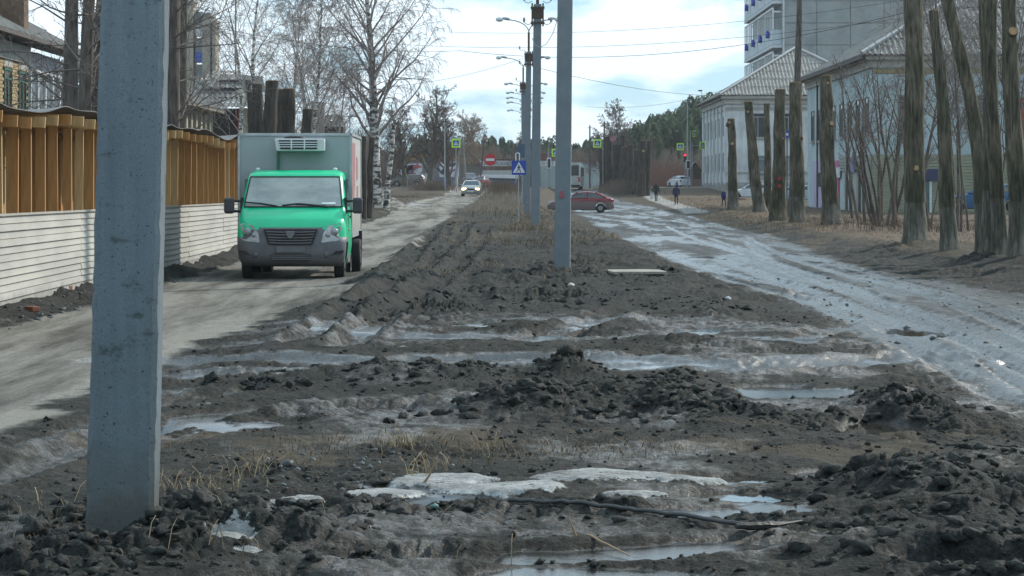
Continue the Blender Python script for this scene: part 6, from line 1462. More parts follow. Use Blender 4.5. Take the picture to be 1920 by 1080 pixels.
# cut stumps behind the truck
for i, (px, Y, pxt, pt, wb, wt, lb) in enumerate([(487, 112, 483, 158, 22, 14, 'dark narrow stump left of the big pair behind the truck'), (500, 108, 510, 152, 26, 17, 'tallest thick stump behind the truck, leaning right'), (528, 112, 522, 168, 20, 13, 'bright-topped stump between the tall pair behind the truck'), (541, 109, 541, 167, 24, 18, 'thick flat-topped stump above the truck box'), (514, 118, 517, 178, 18, 12, 'dark stem filling the gap between the two tallest stumps behind the truck'), (476, 116, 472, 172, 16, 12, 'outermost left stem of the stump cluster behind the truck'), (566, 114, 578, 205, 22, 13, 'short stump leaning right above the truck box'), (683, 104, 682, 256, 8, 6, 'dark stump just right of the truck box'), (692, 106, 697, 258, 10, 8, 'forked dark stump beside the large birch')]):
    pollard(px, 400, Y, pxt, pt, wb * 1.3, wt * 1.4, lb, 60 + i, .1, group='topped trees behind the truck', shoots=8 if i < 5 else 3, barkm=BARKD)

def grow(m, p, d, L_, r, lvl, cfg, rr, out=None):
    """recursive bare branch"""
    c = cfg[lvl]; n = c.get('seg', 4); pts = [p]; rads = [r]; cur = p.copy(); dr = d.normalized(); dirs = [dr.copy()]
    for i in range(n):
        dr = (dr + Vector((rr.gauss(0, c['wob']), rr.gauss(0, c['wob']), rr.gauss(0, c['wob']) * .6 + c['up'] / n))).normalized(); cur = cur + dr * (L_ / n)
        pts.append(cur.copy()); rads.append(max(c.get('rmin', .005), r * (1 - (1 - c.get('tip', .25)) * (i + 1) / n))); dirs.append(dr.copy())
    tgt = m[min(lvl, len(m) - 1)]; tgt.tube(pts, rads, c.get('sides', 3), cap=False)
    if lvl + 1 >= len(cfg): return
    k = cfg[lvl + 1]
    nb = int(c['kids'] * rr.uniform(.8, 1.2) + .5)
    for i in range(nb):
        t = c.get('t0', .25) + (1 - c.get('t0', .25)) * (i + rr.random()) / nb; f = t * n; a = min(n - 1, int(f)); q = pts[a].lerp(pts[a + 1], f - a); dd = dirs[a]
        az = rr.uniform(0, 6.283) if lvl else (i * 2.4 + rr.uniform(-.5, .5)); side = dd.cross(Vector((math.cos(az), math.sin(az), .1))).normalized(); ang = k['ang'] + rr.gauss(0, .12)
        nd = dd * math.cos(ang) + side * math.sin(ang); ll = L_ * k['len'] * (1 - .55 * t * (1 if lvl == 0 else .6)) * rr.uniform(.75, 1.2)
        rb = rads[min(a, n)] * k['rad']; grow(m, q, nd, ll, max(k.get('rmin', .005), rb), lvl + 1, cfg, rr)
def tree_meshes(H, r0, cfg, seed, lean=(0, 0), mats=(BARKB, TWIG), split=2, name='bare_tree', trunk_name='trunk'):
    rr = random.Random(seed); ms = [MB(), MB()]; lv = [ms[0]] * split + [ms[1]] * (len(cfg) - split)
    grow(lv, Vector((0, 0, -.15)), Vector((lean[0], lean[1], 1)), H, r0, 0, cfg, rr); return ms
def make_tree(name, loc, label, H, r0, cfg, seed, mats, lean=(0, 0), group=None, split=2, cat='tree'):
    ms = tree_meshes(H, r0, cfg, seed, lean, split=split); r = empty(name, loc, label, cat, group)
    ms[0].build('trunk', mats[0], r, smooth=True, fixn=False); ms[1].build('crown', mats[1], r, fixn=False); return r
def birchcfg(d=1.0, droop=-.9, rm=.012):
    return [dict(seg=10, wob=.035, up=.15, kids=26 * d, t0=.22, sides=9, tip=.12), dict(seg=6, wob=.11, up=.25, kids=8, len=.42, ang=.68, rad=.34, sides=4, tip=.2, rmin=.016),
            dict(seg=5, wob=.16, up=-.2, kids=6, len=.45, ang=.65, rad=.5, sides=3, rmin=.011), dict(seg=4, wob=.18, up=droop, kids=3.4, len=.55, ang=.65, rad=.6, sides=3, rmin=rm), dict(seg=3, wob=.15, up=droop, kids=0, len=.6, ang=.5, rad=.7, sides=3, rmin=rm * .8)]
# the large birch right of the truck, with its second stem
zb_ = gz(-6.75, 122)
bigb = make_tree('birch_tree', (PX(703, 122), 122, zb_), 'large birch with black and white bark right of the truck', 13.5, .33, birchcfg(1.35, -1.1, .008), 5, (BIRCH, TWIGB), lean=(.08, 0), split=1)
m = MB(); rr = random.Random(3); trunk_mesh(m, [(.55, .3, -.15), (.62, .2, 1.2), (.85, .1, 2.8), (.95, 0, 4.2)], [.17, .13, .12, .09], rr, n=10); m.build('second_stem', BIRCH, bigb, smooth=True)
bA = make_tree('birch_tree', (PX(487, 135), 135, .5), 'slender birch with pale forked stems left above the stumps', 14.5, .20, birchcfg(.75, -.4, .008), 12, (BIRCH, TWIGB), lean=(.02, 0), split=1, group='slender birches behind the truck')
bB = make_tree('birch_tree', (PX(575, 150), 150, .6), 'dense brown-twigged birch behind the middle stumps', 14, .18, birchcfg(1.1, -.5, .008), 23, (BIRCH, TWIGB), lean=(.03, 0), split=1, group='slender birches behind the truck')
def put(src, loc, rz, s, label):
    c = copy_tree(src); c.location = loc; c.rotation_euler = (0, 0, rz); c.scale = (s, s, s); c['label'] = label; return c
put(bB, (PX(548, 170), 170, .7), 2.1, 1.05, 'birch just left of the dense brown one, above the flat stump')
put(bA, (PX(585, 165), 165, .7), 1.3, 1.0, 'pale-stemmed birch behind the short leaning stump')
put(bA, (PX(450, 180), 180, .8), 2.6, 1.1, 'thin birch rising over the dark porch roof')
put(bB, (PX(622, 200), 200, 1.0), .6, .8, 'smaller birch between the short stump and the large birch')
# brown bushy trees past the large birch
bush = [dict(seg=6, wob=.06, up=.2, kids=24, t0=.15, sides=7, tip=.2), dict(seg=6, wob=.14, up=.5, kids=8, len=.50, ang=.75, rad=.45, sides=4, rmin=.025), dict(seg=4, wob=.2, up=.15, kids=6, len=.42, ang=.8, rad=.5, sides=3, rmin=.018), dict(seg=3, wob=.25, up=-.3, kids=3, len=.55, ang=.8, rad=.6, sides=3, rmin=.019), dict(seg=2, wob=.2, up=-.3, kids=0, len=.6, ang=.7, rad=.7, sides=3, rmin=.016)]
bu = make_tree('willow_tree', (PX(806, 262), 262, 1.4), 'dense brown round-crowned bare tree between the two printed banners', 9.8, .42, bush, 8, (BARKB, TWIGD))
put(bu, (PX(762, 275), 275, 1.4), 1.2, .85, 'brown bare tree over the pale tin roof of the pavilion')
put(bu, (PX(845, 300), 300, 1.5), 2.2, .95, 'bare tree with reaching branches right behind the yellow sign')
put(bu, (PX(735, 300), 300, 1.5), 3.9, .9, 'bare tree behind the foot of the large birch')
tan = make_tree('bare_tree', (PX(898, 350), 350, 1.8), 'tan sunlit bare tree above the no-entry sign', 9.6, .22, bush, 17, (TWIGT, TWIGT), group='pale bare trees behind the market')
put(tan, (PX(918, 370), 370, 1.8), 1.9, .62, 'lower tan bare tree between the no-entry sign and the poles')
put(tan, (PX(872, 365), 365, 1.8), 4.0, 1.0, 'tan bare tree behind the braced utility pole')
put(tan, (PX(1080, 380), 380, 1.8), 2.0, .55, 'small tan bare tree above the bus roof')
gr = make_tree('bare_tree', (PX(1163, 300), 300, 1.6), 'tall grey-brown birch crown rising behind the stump group', 9.6, .18, birchcfg(1.2, -.2, .02), 44, (BARKB, TWIG), group='bare trees behind the stump group')
put(gr, (PX(1128, 320), 320, 1.6), 2, .72, 'smaller bare crown left of the tall one behind the stumps')
put(gr, (PX(1208, 330), 330, 1.6), 4, .66, 'short bare crown behind the right end of the stump group')
put(gr, (PX(975, 345), 345, 1.6), 3, .72, 'grey bare crown showing left of the pole row')
# poplars behind the hoarding on the left
popcfg = [dict(seg=9, wob=.03, up=.1, kids=10, t0=.35, sides=12, tip=.45), dict(seg=6, wob=.10, up=.9, kids=8, len=.42, ang=.7, rad=.35, sides=5, tip=.2, rmin=.015), dict(seg=5, wob=.2, up=.2, kids=6, len=.5, ang=.9, rad=.5, sides=4, rmin=.010), dict(seg=4, wob=.25, up=.1, kids=4, len=.5, ang=.8, rad=.6, sides=3, rmin=.007), dict(seg=3, wob=.25, up=.1, kids=0, len=.5, ang=.8, rad=.6, sides=3, rmin=.006)]
def leftpoplar(px, Y, w, label, seed, lean=0, extra=()):
    X = PX(px, Y); r = empty('poplar_tree', (X, Y, 0), label, 'tree', 'poplars behind the hoarding'); rr = random.Random(seed); m = MB(); rb = w * 1.0 * Y / F / 2
    trunk_mesh(m, [(0, 0, 0), (lean * .2, 0, 2.5), (lean * .55, 0, 5.5), (lean, 0, 9), (lean * 1.4, 0, 14)], [rb * 1.15, rb, rb * .9, rb * .75, rb * .4], rr, lump=.11); m.build('trunk', BARKB, r, smooth=True)
    ms = MB(); 
    for k in range(26):
        z = rr.uniform(3.0, 10); a = rr.uniform(0, 6.28); d = Vector((math.cos(a), math.sin(a) * .8, rr.uniform(-.1, .8)))
        grow([None, ms, ms, ms, ms], Vector((lean * z / 9.0, 0, z)), d, rr.uniform(1.6, 3.2), .035, 2, popcfg, rr)
    ms.build('crown', TWIG, r, fixn=False); return r
leftpoplar(128, 72, 30, 'poplar trunk seen just right of the white loggia', 1, .15)
leftpoplar(150, 68, 26, 'middle poplar trunk behind the hoarding, left of the near pole', 2, .35)
leftpoplar(172, 74, 40, 'thick poplar trunk partly covered by the near pole', 3, .55)
leftpoplar(318, 74, 34, 'rough poplar trunk just right of the near pole', 4, .12)
leftpoplar(340, 92, 16, 'thinner stem beside the rough poplar right of the near pole', 5, .1)
# long drooping bare branch over the left hoarding
# multi-stem shrubs before the siding shop
shr = [dict(seg=7, wob=.06, up=.25, kids=5, t0=.35, sides=6, tip=.25), dict(seg=6, wob=.12, up=.5, kids=4, len=.45, ang=.5, rad=.5, sides=4, rmin=.012), dict(seg=4, wob=.16, up=.2, kids=5, len=.5, ang=.6, rad=.6, sides=3, rmin=.010), dict(seg=3, wob=.2, up=.1, kids=0, len=.5, ang=.6, rad=.6, sides=3, rmin=.008)]
def shrub(px, Y, label, seed, stems=6, H=5.5, r0=.09, spread=.5, leans=.16):
    X = PX(px, Y); r = empty('bare_shrub', (X, Y, gz(X, Y)), label, 'shrub', 'multi-stemmed shrubs before the right house'); rr = random.Random(seed); a_ = MB(); b_ = MB()
    for k in range(stems):
        grow([a_, a_, b_, b_], Vector((rr.uniform(-spread, spread), rr.uniform(-.6, .6), -.1)), Vector((rr.gauss(0, leans), rr.gauss(0, leans), 1)), H * rr.uniform(.7, 1.15), r0 * rr.uniform(.6, 1.2), 0, shr, rr)
    a_.build('stems', BARKB, r, smooth=True, fixn=False); b_.build('twigs', TWIG, r, fixn=False)['kind'] = 'stuff'; return r
shrub(1636, 112, 'curving multi-stemmed shrub at the left end of the siding wall', 2, 4, 6.2, .11)
shrub(1662, 105, 'thick-stemmed shrub in the middle of the siding wall', 3, 4, 6.6, .12)
shrub(1684, 100, 'bent shrub leaning against the massive poplar', 4, 3, 6.4, .11)
shrub(1735, 102, 'thin shrub in front of the shop door', 6, 3, 6, .06)
shrub(1812, 88, 'leaning shrub stems left of the blue car', 7, 4, 7, .07, .8, .25)
shrub(1900, 95, 'thin stems behind the rightmost poplars', 9, 4, 8, .06, .9)
shrub(1660, 98, 'leaning bare limbs crossing the blue plaster and the siding', 21, 3, 5.6, .09, .5, .35)
shrub(1600, 125, 'forked shrub whose limbs cross the blue plaster', 12, 2, 7.5, .10, .4, .3)
# trees behind the right house, crowns over the roofs
rt = make_tree('bare_tree', (PX(1790, 132), 132, 0), 'branchy bare tree whose crown covers the slate roof on the right', 15, .2, birchcfg(.95, .0, .010), 71, (BARKB, TWIGB), group='bare trees over the right roofs', lean=(-.03, 0))
put(rt, (PX(1900, 128), 128, 0), 2.4, .95, 'bare tree behind the rightmost poplar cluster')
put(rt, (PX(1700, 200), 200, 0), 4.1, 1.1, 'bare tree spreading over the concrete end wall')
# hedge of brown brush along the far right verge and by the crossing
def brush(loc, label, n, w, d, h, mt, seed, name='brushwood', kind='stuff', thick=.012):
    m = MB(); rr = random.Random(seed)
    for i in range(n):
        x = rr.gauss(0, w / 2.2); y = rr.uniform(-d / 2, d / 2); hh = h * rr.uniform(.5, 1.1) * math.exp(-(x / w) ** 2); lx = rr.gauss(0, .25) * hh
        z0 = gz(loc[0] + x, loc[1] + y) - loc[2] if i % 12 == 0 else z0
        m.tube([(x, y, z0), (x + lx * .4, y, z0 + hh * .55), (x + lx, y + rr.uniform(-.2, .2), z0 + hh)], [thick, thick * .8, thick * .5], 3, cap=False)
        if i % 2 == 0: m.tube([(x + lx * .4, y, z0 + hh * .5), (x + lx * .4 + rr.gauss(0, .3), y, z0 + hh * .9)], thick * .6, 3, cap=False)
    o = m.build(name, mt, fixn=False); o.location = loc; tag(o, label, None, None, kind)
brush((PX(1165, 245), 240, .5), 'dark brushwood at the feet of the stump group', 420, 3.6, 16, 1.5, TWIGD, 1, thick=.02)
brush((PX(1255, 322), 322, 1.8), 'reddish brushwood between the stump group and the plastered house', 900, 8, 18, 3.6, mat('red_brush', (.20, .11, .085), .9, var=.3), 2, thick=.022)
brush((PX(812, 240), 238, 1.2), 'dark low brush heap left of the road end', 420, 3.0, 6, 1.0, TWIGD, 3, thick=.02)
brush((PX(940, 205), 200, 1.2), 'dry weed stalks at the far end of the median', 700, 2.2, 40, .9, mat('weed_brown', (.11, .075, .05), .9, var=.3), 4, thick=.011)
brush((PX(1660, 92), 92, .1), 'dry brown weeds at the feet of the shrubs', 500, 5.0, 14, .55, mat('weed_brown', (.11, .075, .05), .9, var=.3), 5, thick=.008)

# ------------------------------------------------------------------ woods
def forest(name, label, n, xr, yr, hr, fol, trunkc, seed, conifer=True, rows=15, hx=(0, 1), hf=(1, 1)):
    rr = random.Random(seed); V = []; Fc = []; MI = []; nv = 0
    for i in range(n):
        y = rr.uniform(*yr); x = rr.uniform(*xr) * y / 600.0; h = rr.uniform(*hr) * float(np.interp(x / y * 4500, hx, hf)); z = float(base_z(np.array(x), np.array(y)))
        # trunk
        w = .18; 
        for a in (0, 1):
            q = [(x - w * (1 - a), y - w * a, z), (x + w * (1 - a), y + w * a, z), (x + .05, y, z + h)]
            V += q; Fc.append((nv, nv + 1, nv + 2)); MI.append(1); nv += 3
        if conifer:
            cb = rr.uniform(.3, .55); R0 = h * rr.uniform(.13, .19)
            for k in range(rows * 6):
                t = rr.random() ** .8; zz = z + h * (cb + (1.0 - cb) * t); rad = R0 * (1 - t) ** .7 * (.75 + .5 * rr.random()) + .15; a = rr.uniform(0, 6.283); dx, dy = math.cos(a), math.sin(a); s_ = rad * .55 + .22; b_ = rad * .25
                p0 = (x + dx * b_, y + dy * b_, zz + .25 * s_); p1 = (x + dx * rad - dy * s_ * .6, y + dy * rad + dx * s_ * .6, zz - rr.uniform(0, .4) * s_); p2 = (x + dx * rad + dy * s_ * .6, y + dy * rad - dx * s_ * .6, zz - rr.uniform(0, .4) * s_); p3 = (x + dx * rad * .9, y + dy * rad * .9, zz + s_ * .9)
                V += [p0, p1, p2, p3]; Fc += [(nv, nv + 1, nv + 3), (nv, nv + 3, nv + 2)]; MI += [0, 0]; nv += 4
        else:
            for k in range(rows * 3):
                t = rr.random(); zz = z + h * (.2 + .75 * t); a = rr.uniform(0, 6.283); L_ = h * .22 * (1 - t * .6) * rr.uniform(.6, 1.2); dx = math.cos(a) * L_; dy = math.sin(a) * L_; w = .035 * y / 400
                p = (x, y, zz); e = (x + dx, y + dy, zz + L_ * rr.uniform(.5, 1.4)); md = ((p[0] + e[0]) / 2 + rr.gauss(0, .15), (p[1] + e[1]) / 2, (p[2] + e[2]) / 2 + .2)
                V += [(p[0] - w, p[1], p[2]), (p[0] + w, p[1], p[2]), (md[0] + w * .7, md[1], md[2]), (md[0] - w * .7, md[1], md[2]), (e[0], e[1], e[2]), (md[0] + rr.gauss(0, .5), md[1], md[2] + L_ * .7)]
                Fc += [(nv, nv + 1, nv + 2, nv + 3), (nv + 3, nv + 2, nv + 4), (nv + 3, nv + 2, nv + 5)]; MI += [1, 1, 1]; nv += 6
    me = bpy.data.meshes.new(name); me.from_pydata(V, [], Fc); me.materials.append(fol); me.materials.append(trunkc); me.polygons.foreach_set('material_index', MI); o = new_obj(name, me); tag(o, label, None, None, 'stuff')
PINE = mat('pine_needles', (.10, .15, .07), .85, col2=(.05, .085, .05), scale=.12, spec=.2); PINET = mat('pine_trunk', (.16, .09, .055), .9)
BWT = mat('far_birch_wood', (.24, .19, .15), .9, var=.3, scale=.1); BWR = mat('far_red_brush', (.20, .13, .105), .9, var=.3, scale=.1)
forest('pine_forest', 'dark green pine forest along the skyline', 700, (-24, 75), (480, 760), (9.5, 13), PINE, PINET, 5, hx=(-100, 0, 150, 230, 340), hf=(.85, .85, .8, .95, 1.25))
forest('pine_hillside', 'taller pines climbing the hill behind the stump group and the plastered house', 420, (26, 90), (420, 560), (11, 17), PINE, PINET, 6, hx=(190, 240, 350), hf=(.5, .72, 1.0))
forest('birch_wood', 'brown leafless wood in front of the pines', 620, (-75, 60), (372, 450), (4.2, 6.4), PINE, BWT, 7, conifer=False)
forest('brush_wood', 'reddish leafless thicket behind the market', 480, (-40, 60), (356, 400), (2.2, 4.2), PINE, BWR, 8, conifer=False)
forest('left_wood', 'bare wood behind the left houses', 340, (-110, -34), (330, 460), (7, 11), PINE, BWT, 9, conifer=False)
# ------------------------------------------------------------------ loose things on the ground
def fast_join(name, mt, pieces, label, kind='stuff', smooth=False, cat=None):
    V = np.concatenate([p[0] for p in pieces]); off = 0; Fs = []
    for v, f in pieces: Fs.append(f + off); off += len(v)
    Fq = np.concatenate(Fs); me = bpy.data.meshes.new(name); me.vertices.add(len(V)); me.vertices.foreach_set('co', V.ravel()); k = Fq.shape[1]
    me.loops.add(Fq.size); me.loops.foreach_set('vertex_index', Fq.ravel().astype(np.int32)); me.polygons.add(len(Fq)); me.polygons.foreach_set('loop_start', np.arange(len(Fq)) * k)
    if smooth: me.polygons.foreach_set('use_smooth', np.ones(len(Fq), bool))
    me.update(calc_edges=True); me.materials.append(mt); o = new_obj(name, me); tag(o, label, cat, None, kind); return o
def ico(sub):
    bm = bmesh.new(); bmesh.ops.create_icosphere(bm, subdivisions=sub, radius=1); v = np.array([x.co[:] for x in bm.verts]); f = np.array([[q.index for q in x.verts] for x in bm.faces]); bm.free(); return v, f
I1, I2 = ico(1), ico(2); I3 = ico(3)
rng = np.random.default_rng(4)
def clod(x, y, z, s, base=I2, rough=.8, flat=.75):
    v, f = base; rough = min(rough, .5) if len(v) > 100 else rough; sd = rng.integers(0, 9999); q = v * (1 + rough * perlin(v[:, 0] * 1.3 + sd, v[:, 1] * 1.3 + v[:, 2] * 1.7, 5)[:, None] + rough * .8 * perlin(v[:, 0] * 2.6 + sd, v[:, 1] * 2.6 - v[:, 2] * 2.4, 9)[:, None])
    a = rng.uniform(0, 6.28); c, d = math.cos(a), math.sin(a); q = q * np.array([rng.uniform(1, 1.5), rng.uniform(.6, 1), flat * rng.uniform(.7, 1.1)]) * s; q = np.stack([q[:, 0] * c - q[:, 1] * d, q[:, 0] * d + q[:, 1] * c, q[:, 2]], 1); return q + np.array([x, y, z]), f
CLOD = mat('clod_earth', (.050, .052, .048), .9, col2=(.012, .014, .013), scale=14, bump=.8, bscale=45, spec=.25)
pc = []
def scatter(cx, cy, rx, ry, n, smin, smax, base=I2, sink=.25):
    x = cx + rng.normal(0, .5, n) * rx; y = cy + rng.normal(0, .5, n) * ry; z, A_ = terrain(x, y, True); s = smin + (smax - smin) * rng.random(n) ** 3.2
    for i in range(n):
        if A_['wet'][i] < .6 and A_['road'][i] < .3 and A_['track'][i] < .5 and A_['pool'][i] < .3 and A_['snow'][i] < .4: pc.append(clod(x[i], y[i], z[i] + s[i] * (.3 - sink), s[i], I3 if s[i] > .06 else (base if s[i] > .014 else I1)))
for cx, cy, rx, ry, h in HEAPS_W:
    if cy < 25: n = int(30 + 420 * rx * ry * (.5 + 3 * h)); scatter(cx, cy, rx * 1.5, ry * 1.5, min(n, 240), .008, .03 + .20 * h)
    else: scatter(cx, cy, rx * 1.4, ry * 1.4, 26, .02, .07)
# big individual-looking lumps in the ridge and right heap
for (px, py, n, smax) in ((1290, 760, 26, .12), (1280, 745, 10, .15), (980, 770, 26, .10), (1640, 905, 30, .10), (1750, 900, 40, .10), (1850, 920, 40, .10), (300, 985, 110, .085), (230, 1000, 70, .08), (420, 1000, 90, .07), (180, 1040, 60, .08), (760, 700, 26, .09), (1060, 695, 20, .11), (513, 722, 16, .09), (540, 884, 3, .06)):
    cx, cy = G(px, py); scatter(cx, cy, .40, .4, n, .02, smax)
# general crumbs over the churned ground
N = 17000; x = rng.uniform(-.235, .235, N); y = 9 + 24 * rng.random(N) ** 1.3; x = x * (y + 1.2); z, A = terrain(x, y, True); ok = (A['road'] < .3) & (A['wet'] < .15 + .4 * rng.random(N) ** 2) & (A['snow'] < .4) & (A['pool'] < .2) & (A['track'] < .6 - .4 * rng.random(N)); pn = fbm(x, y, 1.1, 3, 300)
ok &= pn > rng.uniform(-.3, .35, N)
for i in np.nonzero(ok)[0]:
    s = .005 + .020 * rng.random() ** 3.8; pc.append(clod(x[i], y[i], z[i] + s * .3, s, I1))
print('clods', len(pc))
fast_join('earth_clods', CLOD, pc, 'dark clods and crumbs of turned earth over the median', smooth=False)
# pebbles near the snow, bluish grey
pc = []; STONE = mat('grey_pebble', (.10, .125, .13), .7, col2=(.04, .05, .055), scale=9)
N = 260; a = rng.normal(0, 1, N); b = rng.normal(0, 1, N); x = -1.05 + a * .45; y = 13.2 + b * .9; z = terrain(x, y)
for i in range(N): s = .006 + .016 * rng.random() ** 3; pc.append(clod(x[i], y[i], z[i] + s * .1, s, I1, .45))
N = 260; x = rng.uniform(4, 8, N); y = rng.uniform(18, 45, N); z = terrain(x, y)
for i in range(N): s = .012 + .03 * rng.random() ** 3; pc.append(clod(x[i], y[i], z[i] + s * .1, s, I1, .45))
N = 160; x = rng.uniform(-6.6, -5.9, N); y = rng.uniform(26, 45, N); z = terrain(x, y)
for i in range(N): s = .012 + .04 * rng.random() ** 3; pc.append(clod(x[i], y[i], z[i] + s * .1, s, I1, .45))
fast_join('pebbles', STONE, pc, 'small blue-grey pebbles in the mud and at the lane edges')
# dry grass
def blades(spots, label, mt, hmin, hmax, wd, seed, flat=.6):
    rr = np.random.default_rng(seed); pcs = []
    for (cx, cy, rx, ry, n) in spots:
        x = cx + rr.normal(0, .5, n) * rx; y = cy + rr.normal(0, .5, n) * ry; z = terrain(x, y); h = rr.uniform(hmin, hmax, n); a = rr.uniform(0, 6.283, n); ln = rr.uniform(.2, 1.3, n) * flat * 1.6; w = wd * rr.uniform(.6, 1.2, n)
        dx, dy = np.cos(a) * ln * h, np.sin(a) * ln * h; wx, wy = w * .9, w * .3
        p = np.stack([np.stack([x - wx, y - wy, z - .01], 1), np.stack([x + wx, y + wy, z - .01], 1), np.stack([x + dx * .35 + wx * .8, y + dy * .35 + wy, z + h * .6], 1), np.stack([x + dx * .35 - wx * .8, y + dy * .35 - wy, z + h * .6], 1),
                      np.stack([x + dx * .8 + wx * .5, y + dy * .8, z + h * .85], 1), np.stack([x + dx * .8 - wx * .5, y + dy * .8, z + h * .85], 1), np.stack([x + dx * 1.25 + wx * .1, y + dy * 1.25, z + h * .72], 1), np.stack([x + dx * 1.25 - wx * .1, y + dy * 1.25, z + h * .72], 1)], 1).reshape(-1, 3)
        o_ = (np.arange(n) * 8)[:, None]; f = np.concatenate([o_ + np.array(q) for q in ([0, 1, 2, 3], [3, 2, 4, 5], [5, 4, 6, 7])]); pcs.append((p, f))
    return fast_join('dry_grass', mt, pcs, label)
STRAW = mat('straw', (.38, .29, .17), .85, col2=(.20, .145, .085), scale=1.6); STRAWD = mat('dull_straw', (.20, .15, .10), .9, col2=(.11, .085, .055), scale=1.6)
S = lambda px, py, rx, ry, n: G(px, py) + (rx, ry, n)
blades([S(350, 930, .22, .3, 34), S(420, 915, .25, .35, 34), S(300, 930, .12, .2, 26), S(750, 838, .10, .12, 44), S(470, 890, .2, .2, 22), S(820, 880, .14, .14, 20), S(940, 835, .35, .25, 26), S(900, 870, .3, .2, 14), S(1080, 850, .5, .3, 16), S(620, 850, .6, .4, 18), S(70, 960, .5, .5, 24), S(560, 1000, .5, .3, 14), S(780, 900, .1, .06, 18), S(400, 1060, .4, .2, 12), S(850, 1055, .3, .2, 10)], 'bleached grass blades by the near pole and in the mud strip', STRAW, .03, .15, .0026, 1, .8)
blades([S(760, 835, 1.2, .8, 260), S(1150, 840, 1.3, .7, 240), S(500, 860, .9, .8, 200), S(950, 850, 1, .6, 180), S(150, 1000, .6, .5, 120)], 'short dull grass remains in the trampled strip', STRAWD, .012, .055, .0026, 2, .9)
sp = []
for k in range(46):
    y = 38 + 60 * rng.random() ** .8; sp.append((rng.uniform(-2.2, 3.2), y, .8, 2.2, 34))
blades(sp, 'dead grass tufts over the median between the poles', STRAWD, .03, .11, .008, 3, .8)
sp = [(.35, 79, .8, 2, 200), (1.0, 88, 1.0, 5, 90), (1.3, 74, .7, 2, 60), (.4, 105, 1.8, 10, 160), (-.6, 120, 2.2, 16, 200), (.8, 140, 2.5, 18, 220), (-.5, 170, 3, 24, 260), (.2, 62, 1.2, 1.5, 50), (1.3, 63, .9, 1.5, 60)]
blades(sp, 'taller straw-coloured grass round the feet of the median poles', mat('tall_straw', (.24, .18, .12), .9, col2=(.12, .09, .06), scale=.9), .10, .34, .010, 4, .5)
sp = [(rng.uniform(10.5, 18), rng.uniform(62, 140), 2, 6, 60) for k in range(40)] + [(rng.uniform(-12, -7), rng.uniform(110, 220), 1.5, 6, 60) for k in range(24)] + [(rng.uniform(13, 20), rng.uniform(150, 225), 2.5, 8, 60) for k in range(30)]
blades(sp, 'dry leaf-strewn verge grass under the poplars', mat('leafy_straw', (.19, .13, .08), .9, col2=(.10, .07, .045), scale=.6), .04, .16, .013, 5, .8)
# the cable or bent rod in the foreground mud
def ontrack(pts, rad, lift, n=40, wig=.0, rr=None):
    out = []; k = len(pts) - 1
    for i in range(n + 1):
        t = i / n * k; a = min(k - 1, int(t)); f = t - a; x = pts[a][0] + (pts[a + 1][0] - pts[a][0]) * f; y = pts[a][1] + (pts[a + 1][1] - pts[a][1]) * f; out.append([x, y])
    z = terrain(np.array([o[0] for o in out]), np.array([o[1] for o in out])); zz = np.linspace(z[:4].mean(), z[-4:].mean(), n + 1)
    return [(o[0], o[1], b_ + max(0, z_ - b_) * .4 + lift) for o, z_, b_ in zip(out, z, zz)]
m = MB(); m.tube(ontrack([G(955, 962), G(1040, 966), G(1180, 978), G(1300, 992), G(1400, 1004)], .012, .03), .011, 7); o = m.build('steel_rod', mat('muddy_rod', (.06, .062, .062), .5, var=.3, scale=12), smooth=True); tag(o, 'long thin muddy rod lying across the foreground below the snow patch', 'rod')
m = MB(); m.tube(ontrack([G(1380, 1010), G(1440, 1006), G(1503, 992)], .012, .025, 16), [.006 + .014 * math.sin(math.pi * min(1, .15 + i / 16)) for i in range(17)], 7); o = m.build('bark_strip', mat('wet_bark', (.028, .026, .024), .5)); tag(o, 'dark wet strip of bark at the right end of the long rod', 'bark')
def stick(pts, rad, label, c=(.34, .24, .15), nm='stick'):
    m = MB(); m.tube(pts, [rad * (1 - .5 * i / (len(pts) - 1)) for i in range(len(pts))], 6); o = m.build(nm, mat('stick_wood', c, .85, var=.3, scale=15)); tag(o, label, 'stick')
x, y = G(793, 912); z = gz(x, y); stick([(x, y, z), (x + .035, y - .02, z + .05), (x + .06, y - .04, z + .11), (x + .085, y - .05, z + .13)], .007, 'short pale stick poking out of the left end of the snow patch')
x, y = G(1082, 1008); z = gz(x, y); stick([(x, y, z - .01), (x - .015, y, z + .035), (x - .038, y, z + .085)], .007, 'small yellow stick standing in the mud under the long rod', (.42, .28, .12))
x, y = G(1100, 1022); stick(ontrack([G(1100, 1015), G(1140, 1025), G(1180, 1038)], .005, .012, 10), .006, 'dark twig lying beside the small yellow stick', (.10, .08, .06))
x, y = G(900, 835); stick([(x - .06, y, gz(x, y) + .01), (x, y, gz(x, y) + .05), (x + .09, y, gz(x, y) + .02)], .004, 'curved brown twig lying on the grassy strip', (.24, .14, .07))
# flat concrete lid on the median
x, y = G(1190, 523); z = max(gz(x + a, y + b) for a in (-.5, 0, .5) for b in (-.7, -.3, 0, .5)) - .17; r = empty('concrete_slab', (x, y, z + .10), 'thin flat concrete slab lying on a low mound right of the middle pole', 'slab', None, .12)
m = MB(); m.prism([(-.50, -.6), (.46, -.7), (.52, .4), (.30, .6), (-.46, .5)], 'z', 0, .05); m.build('slab', mat('dry_concrete', (.30, .28, .24), .9, var=.25, scale=6), r, bevel=.008)
m = MB(); m.prism([(-.40, -.45), (.40, -.55), (.44, .4), (-.36, .4)], 'z', -.16, -.004); m.build('base', mat('dark_concrete', (.06, .058, .05), .95), r)
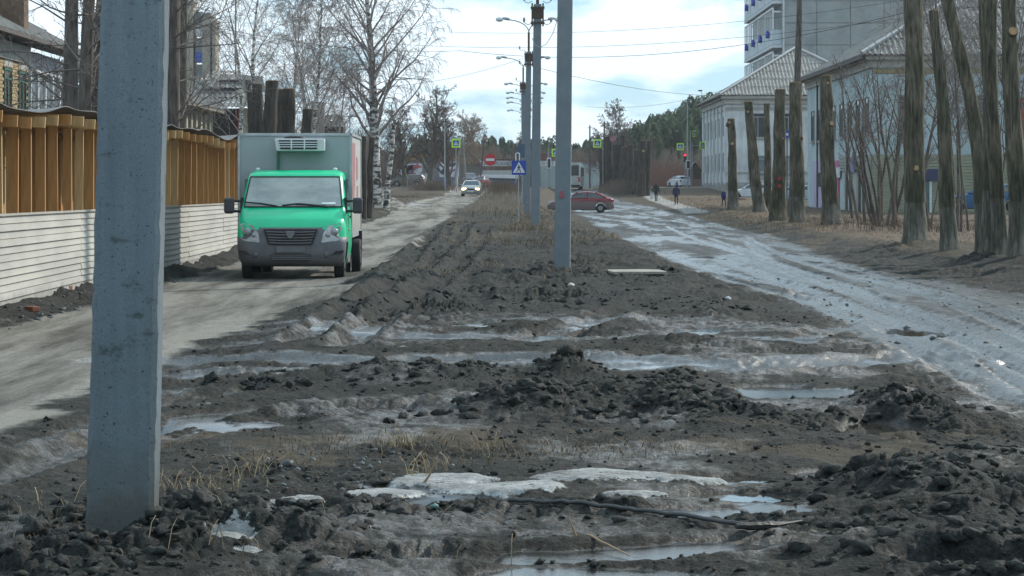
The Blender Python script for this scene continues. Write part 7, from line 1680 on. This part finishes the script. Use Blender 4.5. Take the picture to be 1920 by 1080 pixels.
# white lump and litter
def lump(px, py, s, label, c, cat, nm, lift=.4):
    x, y = G(px, py); v, f = clod(x, y, gz(x, y) + s * lift, s, I2, .3); fast_join(nm, mat(nm, c, .6, var=.2, scale=20), [(v, f)], label, None, True, cat).pop('kind', None)
lump(1365, 566, .045, 'crumpled white plastic lying left of the wet lane', (.72, .75, .78), 'litter', 'plastic_scrap')
lump(1352, 572, .025, 'second bit of white plastic beside the crumpled one', (.5, .52, .56), 'litter', 'plastic_scrap')
lump(1071, 541, .06, 'small pale stone below the foot of the middle pole', (.42, .40, .36), 'stone', 'pale_stone')
lump(815, 967, .02, 'greenish glassy stone in the dark mud left of the rod', (.10, .20, .18), 'stone', 'green_stone')
lump(1025, 925, .012, 'tiny white chip at the edge of the snow', (.7, .7, .7), 'stone', 'white_chip')
lump(541, 884, .04, 'round black stone near the tan grass right of the near pole', (.02, .025, .03), 'stone', 'dark_stone', .3)
for i, (px, py, w) in enumerate(((258, 528, .10), (278, 530, .09), (60, 560, .12))):
    x, y = G(px - (150 if i < 2 else 0), py + 22); m = MB(); m.box((x, y, gz(x, y) + .03), (w * 1.6, w, .07), rz=.4 + i); o = m.build('loose_brick', mat('broken_brick', (.22, .085, .05), .9, var=.3, scale=12), bevel=.01); tag(o, ['broken brick under the siding, left of the pair', 'broken brick under the siding, right of the pair', 'broken brick close to the corner weed under the siding'][i], 'brick', 'bricks under the hoarding')
# ------------------------------------------------------------------ thin spring haze
m = MB(); m.box((0, 440, 20.5), (1900, 920, 45)); 
hz = m.build('haze', []) if False else None
me = bpy.data.meshes.new('haze'); bm = bmesh.new(); bmesh.ops.create_cube(bm, size=1); bm.to_mesh(me); bm.free()
hz = new_obj('haze', me); hz.scale = (2400, 2600, 47); hz.location = (0, 1270, 21.5); tag(hz, 'thin pale air softening the far woods', None, None, 'stuff')
hm = bpy.data.materials.new('haze'); hm.use_nodes = True; n = hm.node_tree.nodes; n.remove(n['Principled BSDF']); v = n.new('ShaderNodeVolumePrincipled'); v.inputs['Color'].default_value = (.85, .92, 1, 1); v.inputs['Density'].default_value = .00014; v.inputs['Anisotropy'].default_value = .3
hm.node_tree.links.new(v.outputs[0], n['Material Output'].inputs['Volume']); me.materials.append(hm)
